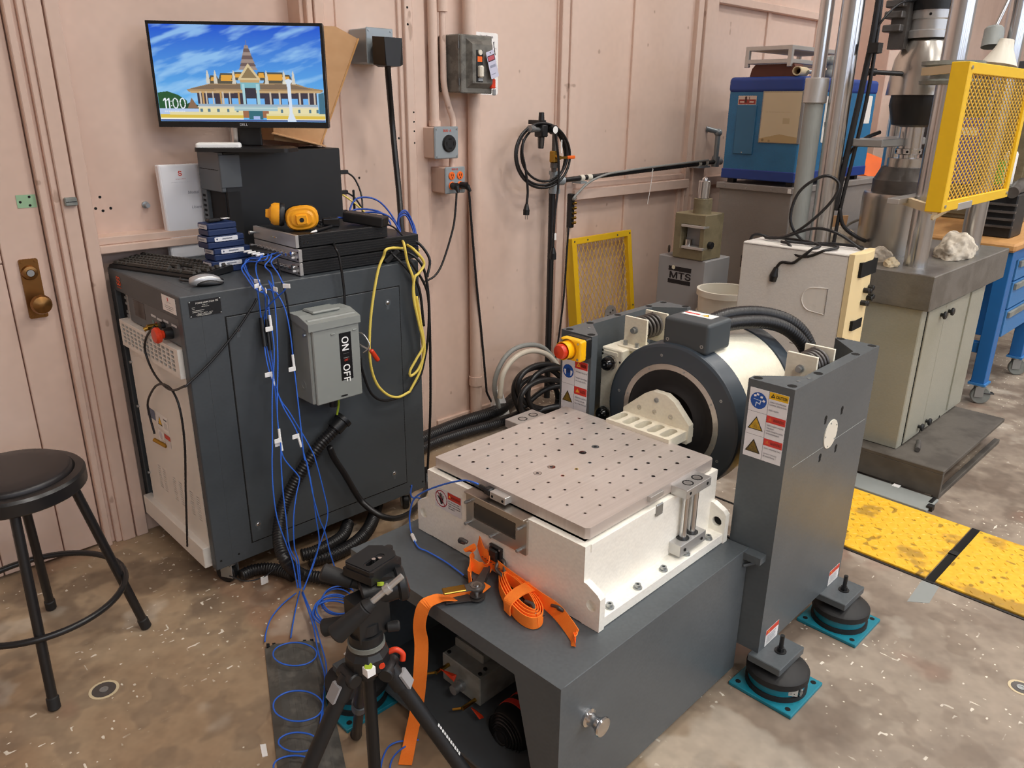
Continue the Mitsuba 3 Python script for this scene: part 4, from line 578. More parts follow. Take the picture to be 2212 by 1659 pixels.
gf = np.vstack([np.stack([ii, ii+1, ii+NX+1], 1), np.stack([ii, ii+NX+1, ii+NX], 1)])
part(mo, 'screen', (MP(trimesh.Trimesh(gv, gf, process=False)).vertices, gf), 'm_black', False, 'lit screen with a blue sky and a palace', color=np.clip(C_*SCREEN, 0, 9), emitter={'type': 'area', 'radiance': {'type': 'mesh_attribute', 'name': 'vertex_color'}})
wb = thing('white_box', 'small flat white plastic box lying in front of the monitor stand', 'box')
part(wb, 'body', mv(rbox(-.075, .075, -.035, .035, 0, .028, .008), 1.255, 2.785, PZ1+.001, -30), 'm_white'); part(wb, 'seam', mv(bx(-.0755, .0755, -.0355, .0355, .012, .0135), 1.255, 2.785, PZ1+.001, -30), 'm_panelwhite')
cb = thing('cardboard_carton', 'tall brown cardboard carton wedged behind the monitor', 'carton')
part(cb, 'carton', prism([(1.50, PZ1+.03), (1.70, PZ1+.004), (1.905, 1.845), (1.80, 1.885), (1.50, 1.87)], 2.84, 2.935, 'y'), 'm_card')
part(cb, 'flap', hull([(1.47, 2.80, PZ1+.055), (1.68, 2.77, PZ1+.004), (1.72, 2.84, PZ1+.006), (1.50, 2.842, PZ1+.06), (1.47, 2.80, PZ1+.058), (1.68, 2.77, PZ1+.008)]), 'm_card'); part(cb, 'tape', hull([(1.702, 2.839, PZ1+.006), (1.907, 2.839, 1.847), (1.899, 2.838, 1.85), (1.696, 2.838, PZ1+.01)]), 'm_wood')
one('steel_cup', cat(lathe([(0, 0), (.024, 0), (.026, .075), (.024, .075), (.022, .004)], (1.365, 2.865, PZ1+.001), (0, 0, 1), 20)), 'm_steel', 'small steel cup half hidden under the monitor', 'cup', 40)
# white block with printed cover sheet
fb = thing('foam_block', 'white block with a printed cover sheet leaning between wall and computer tower', 'block')
def FB(m): return mv(m, 1.092, 2.928, RZ+.001, rx=-3)
part(fb, 'block', FB(bx(0, .235, 0, .034, 0, .338, .004)), 'm_foam')
pr = Print(.22, .325, '#e4e4e8'); pr.text(.058, .292, 'S', .016, '#d2402c', w=.014); pr.rect(.048, .279, .084, .281, '#c9b0b0'); pr.rect(.03, .268, .10, .2688, '#c5c5cc'); pr.text(.086, .226, 'Modal', .010, '#8a8a95', False); pr.text(.092, .172, 'Linear', .010, '#8a8a95', False)
show(fb, 'cover_sheet', pr, (.008, -.0008, .006), (1, 0, 0), (0, 0, 1), f=FB)
# navy instrument boxes
for k in range(4):
    o_ = (.0, .012, -.006, .0)[k]; nb = thing('navy_case', ('navy instrument case, lowest of its stack beside the keyboard', 'second navy instrument case from the bottom with a white label', 'third navy instrument case from the bottom, labelled on its side', 'topmost navy instrument case holding a small black strap')[k], 'case', 'stack of navy instrument cases')
    z_ = RZ+.001+.0425*k; x0 = 1.085+o_; L_ = .135 if k < 3 else .105
    part(nb, 'case', mv(bx(0, L_, -.035, .035, 0, .0205, .003), x0, 2.605, z_, 4), 'm_navybox'); part(nb, 'lid', mv(bx(0, L_, -.035, .035, .0215, .041, .003), x0, 2.605, z_, 4), 'm_navybox')
    pr = Print(.056, .014, '#c9cad0', .002); pr.rect(.008, .004, .040, .009, '#8f93a0'); show(nb, 'end_label', pr, (-.0006, .026, .0225), (0, -1, 0), (0, 0, 1), f=lambda m: mv(m, x0, 2.605, z_, 4))
    if k < 3:
        pr = Print(.085, .015, '#dfe1e6', .003); pr.disc(.009, .0075, .003, '#4a5570'); pr.rect(.028, .0055, .064, .010, '#7d828e'); show(nb, 'side_label', pr, (.025, -.0356, .0225), (1, 0, 0), (0, 0, 1), f=lambda m: mv(m, x0, 2.605, z_, 4))
cl_ = one('small_clip', cat(mv(bx(0, .045, -.012, .012, 0, .010, .003), 1.10, 2.60, RZ+.172, 8), mv(bx(.03, .07, -.01, .01, 0, .007, .002), 1.10, 2.60, RZ+.172, 20)), 'm_black', 'small black clip with a white tab on the topmost navy case', 'clip'); part(cl_, 'tab', mv(bx(.05, .075, -.02, -.002, .008, .0095), 1.10, 2.60, RZ+.172, 8), 'm_white')
# keyboard
kb = thing('keyboard', 'dusty black full-size keyboard on the front of the amplifier cabinet', 'keyboard')
def KB(m): return mv(m, 1.012, 2.742, RZ+.002, rz=-71, rx=3.0)
part(kb, 'base', KB(hull([(x, y, z) for x in (-.218, .218) for y, z in ((-.078, 0), (.078, 0), (-.074, .014), (.074, .022), (-.078, .008), (.078, .016))])), 'm_black')
kpl = {}
for r_ in range(6):
    y = .055-.0215*r_ - (.006 if r_ else 0); x = -.208
    row = [1]*15 + [1]*3 + [1]*4
    if r_ == 5: row = [1.3, 1.2, 1.2, 6, 1.2, 1.2, 1.3, 1.6] + [1]*3 + [2, 1]
    if r_ == 4: row = [2.3] + [1]*10 + [1.7] + [-1, 1, -1] + [1]*4
    if r_ == 3: row = [1.8] + [1]*11 + [2.2] + [-1]*3 + [1]*4
    n_ = 0; acc = 0
    for w in row:
        if acc in (15,) or abs(acc-15) < 1e-6 or abs(acc-18) < 1e-6: x += .006
        if w > 0:
            wk = .0182*w-.0022
            if wk not in kpl: kpl[wk] = hull([(sx*wk/2, sy*.0075, 0) for sx in (-1, 1) for sy in (-1, 1)] + [(sx*(wk/2-.0025), sy*.0055, .0085) for sx in (-1, 1) for sy in (-1, 1)])
            part(kb, 'key', KB(mv(kpl[wk], x+wk/2, y, .019+.05*y)), 'm_keycap')
        x += .0182*abs(w); acc += abs(w)
kc = one('keyboard_lead', tube([(.975, 2.57, RZ+.006), (.96, 2.52, RZ+.006), (.985, 2.48, RZ+.005)], .003, 6), 'm_cable', 'short black lead between keyboard and mouse', 'lead', True)
ms = thing('mouse', 'silver and black computer mouse at the front corner of the amplifier cabinet', 'mouse')
def MS(m): return mv(m, 1.005, 2.425, RZ+.001, rz=-5)
prf = [(-.058, 0), (-.062, .012), (-.055, .028), (-.03, .038), (.0, .038), (.03, .028), (.052, .012), (.056, 0)]
part(ms, 'shell', MS(hull([(x, s*(.024 if abs(x) > .05 else .029)*(1 if z < .02 else .72), z) for x, z in prf for s in (-1, 1)]).subdivide_loop(2)), 'm_mousesilver', True)
part(ms, 'grip', MS(hull([(x, s*.0315*(1 if z < .018 else .8), z) for x, z in ((-.056, .0), (-.05, .014), (-.02, .024), (.02, .022), (.055, .006), (.056, 0)) for s in (-1, 1)]).subdivide_loop(2)), 'm_black', True)
part(ms, 'top_button', MS(hull([(x, s*.018, z) for x, z in ((-.012, .038), (.03, .029), (.053, .012), (.05, .006), (-.012, .02)) for s in (-1, 1)]).subdivide_loop(2)), 'm_black', True)
# data acquisition units
def daq(k, z0, name, x1, ears, lab):
    d = thing('acquisition_unit', lab, 'instrument', 'stacked data acquisition units'); y0, y1 = 2.342, 2.655
    h = .0435; part(d, 'case', bx(1.300, x1, y0+.012, y1-.012, z0, z0+h, .002), 'm_black')
    part(d, 'front', bx(1.288, 1.301, y0 if ears else y0+.014, y1, z0+.0005, z0+h-.0005, .001), 'm_aluplain', label='silver front panel')
    for i in range(5): part(d, 'fin', bx(1.305, x1-.005, y0+.0085, y0+.013, z0+.004+.0085*i, z0+.0075+.0085*i), 'm_blackmatte')
    if ears:
        for zz in (.010, .033): part(d, 'ear_screw', cy((1.288, y0+.008, z0+zz), (1.2865, y0+.008, z0+zz), .003, 8), 'm_darkhole')
        for i in range(9):
            yy = y0+.055+.026*i
            part(d, 'connector', cat(cy((1.288, yy, z0+.022), (1.270, yy, z0+.022), .0062, 12), cy((1.284, yy, z0+.022), (1.282, yy, z0+.022), .0078, 12)), 'm_chrome', 40)
        part(d, 'knob', lathe([(0, .012), (.007, .012), (.0085, .004), (.0085, 0)], (1.288, y0+.032, z0+.028), (-1, 0, 0), 16), 'm_chrome', 40); part(d, 'toggle', mv(bx(-.012, 0, -.003, .003, -.004, .004, .002), 1.288, y0+.028, z0+.014), 'm_white'); part(d, 'red_dot', cy((1.288, y0+.040, z0+.030), (1.283, y0+.040, z0+.030), .005, 10), 'm_redlabel')
    else:
        for i, c in enumerate(('m_greencable', 'm_white', 'm_amber', 'm_white')): part(d, 'indicator', bx(1.2868, 1.289, 2.52-.012*i, 2.523-.012*i, z0+.020, z0+.022), c)
    for s, yy in enumerate((y1-.012,)): part(d, 'thumb_screw', cat(cy((1.288, yy, z0+.022), (1.268, yy, z0+.022), .0045, 10), cy((1.276, yy, z0+.022), (1.266, yy, z0+.022), .007, 10)), 'm_zinc', 40)
    return d
daq(0, RZ+.002, '', 1.80, True, 'lower black data acquisition unit with rows of connectors on the cabinet top')
daq(1, RZ+.048, '', 1.80, True, 'middle black data acquisition unit with cables plugged into its silver front')
d3 = daq(2, RZ+.094, '', 1.66, False, 'topmost black data acquisition unit with a plain silver front and small lights')
for x in (1.315, 1.33): part(d3, 'side_screw', cy((x, 2.355, 1.16), (x, 2.350, 1.16), .004, 8), 'm_chrome')
# yellow ear muffs and goggles on the units
em = thing('ear_muffs', 'yellow and black ear muffs lying on the topmost acquisition unit', 'ear muffs')
def cup(root, c, n, u, s=1.):
    n = np.array(n, float)/np.linalg.norm(n); u = np.array(u, float); u -= n*(u@n); u /= np.linalg.norm(u); w = np.cross(n, u)
    def el(h, a, b, k=20, e=2.6): return [np.array(c)+n*h*s+u*a*s*np.sign(np.cos(t))*abs(np.cos(t))**(2/e)+w*b*s*np.sign(np.sin(t))*abs(np.sin(t))**(2/e) for t in np.arange(k)*2*np.pi/k]
    part(root, 'cup', hull(el(0, .034, .046)+el(.016, .034, .045)+el(.026, .029, .040)), 'm_amber', 35); part(root, 'cushion', hull(el(-.014, .033, .044)+el(0.001, .035, .047)+el(-.006, .036, .048)), 'm_black', 35)
    part(root, 'ridge', hull(el(.026, .024, .034)+el(.031, .018, .028)), 'm_amber', 30); b_ = part(root, 'boss', hull(el(.028, .016, .018, 8, 6)+el(.042, .012, .014, 8, 6)), 'm_amber', 30); part(b_, 'socket', hull(el(.0415, .006, .006, 10)+el(.043, .006, .006, 10)), 'm_black', 30)
cup(em, (1.366, 2.440, 1.232), (-.50, -.85, -.05), (-.05, .1, 1), 1.22); cup(em, (1.318, 2.505, 1.240), (-.85, .45, .10), (.1, .1, 1), 1.12)
part(em, 'headband', ribbon([(1.345, 2.43, 1.232), (1.36, 2.47, 1.245), (1.34, 2.51, 1.245), (1.305, 2.50, 1.24)], .014, (0, 0, 1), .004), 'm_black'); part(em, 'hinge', bx(1.402, 1.414, 2.405, 2.425, 1.165, 1.19, .003), 'm_zinc')
gg = thing('safety_goggles', 'black safety goggles lying behind the yellow ear muffs', 'goggles')
part(gg, 'frame', cat(mv(rbox(-.03, .03, -.006, .006, 0, .034, .005), 1.475, 2.435, 1.14+.048, -20), mv(rbox(-.03, .03, -.004, .004, .018, .030, .003), 1.50, 2.475, 1.188, 60)), 'm_blackgloss'); part(gg, 'temple', tube([(1.445, 2.445, 1.20), (1.46, 2.50, 1.20), (1.48, 2.54, 1.195)], .004, 6), 'm_black')
pn = thing('pen', 'black and white pen on the topmost acquisition unit', 'pen'); part(pn, 'barrel', cy((1.375, 2.368, 1.193), (1.47, 2.425, 1.193), .005, 10), 'm_black', 40); part(pn, 'cap', cy((1.375, 2.368, 1.193), (1.345, 2.350, 1.193), .0045, 10, .002), 'm_white', 40)
pb = thing('power_brick', 'black power brick lying across the acquisition units', 'power supply')
part(pb, 'brick', mv(rbox(-.078, .078, -.030, .030, 0, .036, .006), 1.60, 2.405, 1.192, -58, ry=6), 'm_black')
part(pb, 'lead', tube(CV['bk3'], .0045, 8), 'm_cable', True); part(pb, 'output_lead', tube([(1.64, 2.345, 1.20), (1.70, 2.36, 1.17), (1.75, 2.36, 1.12), (1.79, 2.37, 1.08)], .003, 7), 'm_cable', True)
nc = thing('network_cables', 'bundle of blue network cables coiled at the rear of the cabinet top', 'cables')
for i, p in enumerate(([(1.48, 2.43, 1.20), (1.52, 2.46, 1.215), (1.57, 2.47, 1.205), (1.60, 2.44, 1.20)], [(1.62, 2.56, 1.19), (1.68, 2.58, 1.26), (1.76, 2.55, 1.25), (1.79, 2.48, 1.17), (1.77, 2.45, 1.10)], [(1.60, 2.55, 1.20), (1.66, 2.55, 1.225), (1.73, 2.50, 1.215), (1.75, 2.46, 1.17), (1.70, 2.48, 1.18), (1.62, 2.53, 1.20)], [(1.62, 2.53, 1.195), (1.69, 2.52, 1.215), (1.75, 2.47, 1.20), (1.78, 2.44, 1.14), (1.80, 2.42, 1.08)], [(1.83, 2.48, 1.06), (1.79, 2.47, 1.17), (1.82, 2.46, 1.20), (1.845, 2.45, 1.15), (1.84, 2.42, 1.07)], [(1.84, 2.50, 1.06), (1.80, 2.48, 1.18), (1.83, 2.47, 1.215), (1.86, 2.46, 1.15), (1.85, 2.43, 1.06)], [(1.85, 2.50, 1.06), (1.81, 2.49, 1.17), (1.84, 2.49, 1.205), (1.87, 2.47, 1.15), (1.86, 2.44, 1.06)])): part(nc, 'cable', tube(p, .0035, 8), 'm_netblue', True)
yc = thing('yellow_cable', 'yellow cable looping down the right part of the amplifier cabinet side', 'cable')
for k in ('ye1', 'ye2', 'ye3'): part(yc, 'strand', tube(CV[k], .0052, 8), 'm_cableyellow', True)
one('yellow_lead', tube([(1.725, 2.78, 1.27), (1.78, 2.74, 1.22), (1.82, 2.66, 1.15), (1.84, 2.55, 1.09), (1.83, 2.47, 1.06)], .0035, 8), 'm_cableyellow', 'thin yellow lead from the computer tower down to the cabinet rear', 'cable', True)
bc = thing('black_cables', 'black cables tangled at the rear corner and looping down the cabinet side', 'cables')
part(bc, 'loop', tube(CV['bk4'], .0048, 8), 'm_cable', True); part(bc, 'strand', tube([(1.66, 2.34, 1.09), (1.70, 2.30, 1.03), (1.75, 2.295, .95), (1.765, 2.292, .80)], .005, 8), 'm_cable', True); part(bc, 'strand', tube([(1.70, 2.36, 1.10), (1.755, 2.31, 1.06), (1.79, 2.30, .98), (1.80, 2.30, .80), (1.80, 2.31, .45), (1.79, 2.33, .15)], .005, 8), 'm_cable', True)
part(bc, 'plug', mv(rbox(-.035, .035, -.012, .012, -.012, .012, .006), 1.665, 2.345, 1.075, -20, ry=-40), 'm_black'); part(bc, 'strand', tube([(1.70, 2.40, 1.11), (1.78, 2.36, 1.12), (1.83, 2.33, 1.05), (1.81, 2.32, .98)], .005, 8), 'm_cable', True)
one('monitoring_lead', tube(CV['bk5'], .0032, 7), 'm_cable', 'thin black lead falling from the acquisition units beside the blue cables', 'lead', True)
one('control_lead', tube(CV['bk1'], .0038, 8), 'm_cable', 'thin black lead from the emergency stop socket up across the cabinet side', 'lead', True)
fl = one('front_lead', tube(CV['bk2'], .0038, 8), 'm_cable', 'black lead curving down the white front of the amplifier cabinet', 'lead', True); part(fl, 'connector', cy((.845, 2.67, .478), (.866, 2.62, .462), .007, 10), 'm_brass', 40)
# blue sensor cables
for i in range(6):
    bcb = thing('sensor_cable', ('leftmost thin blue sensor cable hanging down the cabinet side', 'second thin blue sensor cable hanging down the cabinet side', 'thin blue sensor cable with a kink low on the cabinet side', 'thin blue sensor cable with a white sleeve hanging down the cabinet side', 'rightmost thin blue sensor cable bowing out before the floor', 'thin blue sensor cable swinging right towards the black hoses')[i], 'cable', 'blue sensor cables')
    part(bcb, 'cable', tube([(1.285-.004*i, 2.60-.035*i, 1.118)] + CV['bluetop%d' % i] + CV['blue%d' % i], .0024, 7, 8), 'm_cableblue', True)
    a, b = CV['blue%d' % i][(1, 2, 4, 2, 2, 3)[i]], CV['blue%d' % i][(2, 3, 3, 3, 1, 2)[i]]; a, b = np.array(a), np.array(b); t = (.1, .5, .3, .6, .4, .5)[i]; q = a+(b-a)*t; e = (b-a)/np.linalg.norm(b-a)
    part(bcb, 'sleeve', cy(q, q+e*.045, .0045, 8), 'm_white', 40); x, y, z = a+(b-a)*min(t+.35, 1)
    part(bcb, 'flag', bx(x-.022, x+.004, y-.004, y-.002, z-.008, z+.008, .001), 'm_white'); x, y, z = CV['bluetop%d' % i][-1]; part(bcb, 'flag', mv(bx(-.012, .012, -.0015, .0015, -.007, .007, .001), x, y-.01, z+.012, 30+20*i), 'm_white')
    if i in (2, 4): x, y, z = CV['blue%d' % i][0]; part(bcb, 'heat_shrink', cy((x, y, z), np.array(CV['blue%d' % i][1])*.6+np.array((x, y, z))*.4, .0072, 10), 'm_black', 40)
    x, y, z = CV['bluetop%d' % i][0]; part(bcb, 'plug', cat(cy((1.272, 2.62-.03*i, 1.118), (1.225, 2.615-.03*i, 1.118), .006, 10)), 'm_black', 40); part(bcb, 'strain_relief', cy((1.225, 2.615-.03*i, 1.118), (1.195, 2.61-.03*i, 1.118), .004, 8), 'm_white' if i else 'm_amber', 40)
# hoses beside the cabinet
h1 = one('corrugated_hose', hose(CV['hose1'], .0225), 'm_cable', 'black corrugated hose curving from below the ON/OFF switch to the floor', 'hose', True)
a, b = np.array(CV['hose1'][0]), np.array(CV['hose1'][1]); e = (a-b)/np.linalg.norm(a-b); part(h1, 'end_collar', lathe([(.024, -.05), (.028, -.05), (.028, -.012), (.033, -.01), (.033, .004), (.022, .004), (.02, -.02), (0, -.02)], a, e, 20), 'm_black', 40)
one('corrugated_hose', hose(CV['hose2'], .026), 'm_cable', 'black corrugated hose bending out from under the rear of the cabinet', 'hose', True)
one('corrugated_hose', hose(CV['hose3'], .024), 'm_cable', 'black corrugated hose half hidden under the cabinet edge', 'hose', True)
one('corrugated_hose', hose(CV['hose4'], .022), 'm_cable', 'black corrugated hose end lying by the front caster of the cabinet', 'hose', True)
one('supply_cable', tube(CV['thick'], .0115, 10), 'm_cable', 'thick black cable drooping from the cabinet side round its rear corner', 'cable', True)
for k, l_ in (('bundle0', 'upper thick black sheathed cable bundle along the wall behind the cabinet'), ('bundle1', 'lower thick black sheathed cable bundle along the wall behind the cabinet')): one('cable_bundle', hose(CV[k], .034 if k == 'bundle0' else .026, .012, .04), 'm_cable', l_, 'cable bundle', True)
cc_ = thing('cable_coil', 'heap of coiled thick black cable at the foot of the wall', 'cable')
for i in range(5): part(cc_, 'coil', tube(CV['bcoil%d' % i][:-1], .0145, 10, closed=True), 'm_cable', True)
part(cc_, 'tail', tube([(2.60, 2.66, .04), (2.80, 2.58, .10), (3.00, 2.50, .08), (3.15, 2.45, .02)], .015, 10), 'm_cable', True); part(cc_, 'tail', tube([(2.65, 2.70, .05), (2.85, 2.64, .18), (3.05, 2.55, .15), (3.2, 2.5, .02)], .015, 10), 'm_cable', True)
one('grey_hose', tube(CV['grayhose'], .0125, 10), 'm_greyhose', 'grey hose arching over the coiled black cable by the wall', 'hose', True); one('white_hose', tube(CV['whitehose'], .014, 10), 'm_whitehose', 'off-white hose arching over the coiled black cable by the wall', 'hose', True)
mg = thing('folded_sheet', 'white folded sheet with black marks standing behind the cable bundle', 'sheet'); part(mg, 'sheet', hull([(2.585, 2.80, .0), (2.72, 2.78, .0), (2.68, 2.84, .20), (2.64, 2.86, .10), (2.59, 2.805, 0.0), (2.69, 2.845, .20)]), 'm_paper')
for i in range(3): part(mg, 'mark', hull([(2.61+.03*i, 2.790, .03), (2.612+.03*i, 2.790, .03), (2.625+.02*i, 2.800, .09), (2.627+.02*i, 2.800, .09), (2.626+.02*i, 2.803, .09)]), 'm_black')
# ------------------------------------------------ vibration test machine, in its own frame: u away from the camera, v to the left, z up
GA = np.eye(4); GT = .0203; GS = .924
GA[:3, :3] = GS*np.array([[math.cos(GT), -math.sin(GT), 0], [math.sin(GT), math.cos(GT), 0], [0, 0, 1]]); GA[:3, 3] = (.9951, .8600, .1216)
def G(m):
    m = m.copy(); m.apply_transform(GA); return m
GR = GA[:3, :3]/GS
VT = thing('vibration_machine', 'grey and white vibration test machine with horizontal slip table and drum shaker', 'vibration tester')
def V(name, mesh, m, smooth=False, label=None, root=None, kind=None): return part(root or VT, name, G(mesh), m, smooth, label, kind)
fr = Polygon([(0, -.09), (0, .3507), (.835, .3507), (.835, -.09)]).difference(Polygon([(.05, -.10), (.148, .305), (.695, .305), (.785, -.10)]))
base = V('base', cat(prism(fr, 0, .014, 'x'), bx(0, .862, 0, .835, .335, .3507, .0015), bx(0, .862, 0, .014, -.09, .345, .001), bx(0, .862, .821, .835, -.09, .345, .001), bx(.50, .52, .014, .821, -.09, .34), bx(.0, .862, .014, .821, -.09, -.08)), 'm_gunmetal', label='dark grey welded base with an open front')
V('weld_plate', cat(hull([(u, v, z) for u in (.83, .875) for v in (-.055, .004) for z in (.325, .348)]), tube([(.835, -.002, .30), (.87, -.04, .32), (.872, -.062, .35)], .006, 6)), 'm_gunmetal')
V('release_knob', lathe([(.024, 0), (.024, .006), (.017, .010), (.014, .020), (.015, .030), (.024, .042), (.026, .046), (.024, .050), (0, .051)], (.105, 0, .205), (0, -1, 0), 28), 'm_chrome', 40, 'shiny spool-shaped knob')
vb = V('valve_block', cat(bx(.12, .30, .40, .565, -.035, .062, .003), bx(.17, .30, .44, .565, .06, .09, .003)), 'm_boxgrey', label='aluminium hydraulic valve block')
for v, z, s in ((.535, .035, 1), (.42, -.022, -1)):
    h_ = V('handle', hull([(.085, v-.03*.3+s*.01, z+.006), (.085, v-.055, z+.012*s), (.085, v-.062, z-.004), (.098, v-.01, z-.006), (.098, v-.055, z-.006), (.098, v-.06, z+.012*s)]), 'm_red', root=vb, label='orange-red lever handle'); V('spindle', cat(cy((.12, v, z), (.07, v, z), .006, 10), cy((.072, v+.006, z-.004), (.060, v+.03, z-.016), .004, 8)), 'm_brass', 40, root=h_)
V('fitting', cat(cy((.12, .475, .0), (.085, .475, .0), .011, 14), cy((.095, .475, 0), (.082, .475, 0), .015, 14), cy((.12, .475, .0), (.108, .475, 0), .017, 14)), 'm_zinc', 40, root=vb)
for u, v, z in ((.135, .55, .062), (.135, .415, .062), (.29, .415, .062), (.16, .42, .062), (.185, .55, .09)): V('bolt', cy((u, v, z-.002), (u, v, z+.004), .006, 10), 'm_black', root=vb)
mt = V('pump_motor', lathe([(0, 0), (.035, 0), (.062, .018), (.072, .045), (.072, .20), (.05, .215), (0, .215)], (.10, .29, -.055), (1, 0, 0), 28), 'm_black', 30, 'black pump motor'); V('band', lathe([(.073, .055), (.0745, .055), (.0745, .075), (.073, .075)], (.10, .29, -.055), (1, 0, 0), 28), 'm_redlabel', root=mt, label='red label band')
V('band', lathe([(.073, .10), (.0745, .10), (.0745, .118), (.073, .118)], (.10, .29, -.055), (1, 0, 0), 28), 'm_redlabel', root=mt)
for i in range(6): V('rib', lathe([(.06-.008*i, .017-.0035*i), (.0625-.008*i, .015-.0035*i), (.0625-.008*i, .010-.0035*i)], (.098, .29, -.055), (1, 0, 0), 24), 'm_blackmatte', root=mt)
V('coupling', cat(cy((.20, .24, .06), (.20, .20, .06), .02, 16), cy((.20, .235, .06), (.20, .228, .06), .023, 16), cy((.20, .215, .06), (.20, .208, .06), .023, 16)), 'm_zinc', 40)
# side towers
def tower(poly, bolts, lab):
    t = V('side_tower', prism(poly, 0, .8755), 'm_gunmetal', label=lab)
    for u, v in bolts: V('top_bolt', cat(cy((u, v, .8750), (u, v, .8758), .0135, 16)), 'm_darkhole', root=t)
    return t
PRT = Polygon([(.866, -.0715), (1.469, -.0715), (1.469, .068), (1.453, .068), (1.345, -.036), (.996, -.036), (.897, .068), (.866, .068)])
PLT = Polygon([(.866, .7775), (1.469, .7775), (1.469, .642), (1.445, .642), (1.36, .745), (.996, .745), (.897, .642), (.866, .642)])
tR = tower(PRT, [(.886, .050), (.892, -.050), (1.051, -.053), (1.32, -.053), (1.452, -.053), (1.458, .052)], 'near grey side tower carrying safety labels')
tL = tower(PLT, [(.884, .757), (.886, .662), (1.0, .761), (1.163, .761), (1.36, .761), (1.452, .757), (1.458, .66)], 'far grey side tower carrying the emergency stop')
V('cover_disc', cat(cy((1.166, -.0715, .655), (1.166, -.0745, .655), .047, 32)), 'm_offwhite', root=tR, label='pale round cover disc')
for a in range(5): V('disc_screw', cy((1.166+.04*math.cos(a*1.257+.6), -.0745, .655+.04*math.sin(a*1.257+.6)), (1.166+.04*math.cos(a*1.257+.6), -.0755, .655+.04*math.sin(a*1.257+.6)), .0028, 8), 'm_boxgrey', root=tR)
for u, z in ((1.232, .720), (1.113, .722), (1.232, .590), (1.115, .595)): V('bolt_slot', cat(cy((u, -.0712, z), (u, -.0722, z), .009, 12), bx(u-.006, u+.006, -.0722, -.0712, z-.018, z)), 'm_darkhole', root=tR)
V('scribe_line', bx(.92, 1.455, -.0721, -.0712, .6225, .6238), 'm_lightgrey', root=tR)
for u, v in ((.94, -.045), (.985, -.055), (.945, .72)): V('top_screw', cy((u, v, .875), (u, v, .8772), .005, 8), 'm_zinc', root=tR if v < 0 else tL)
def gshow(root, name, pr, o, right, up): return show(root, name, pr, o, right, up, f=G)
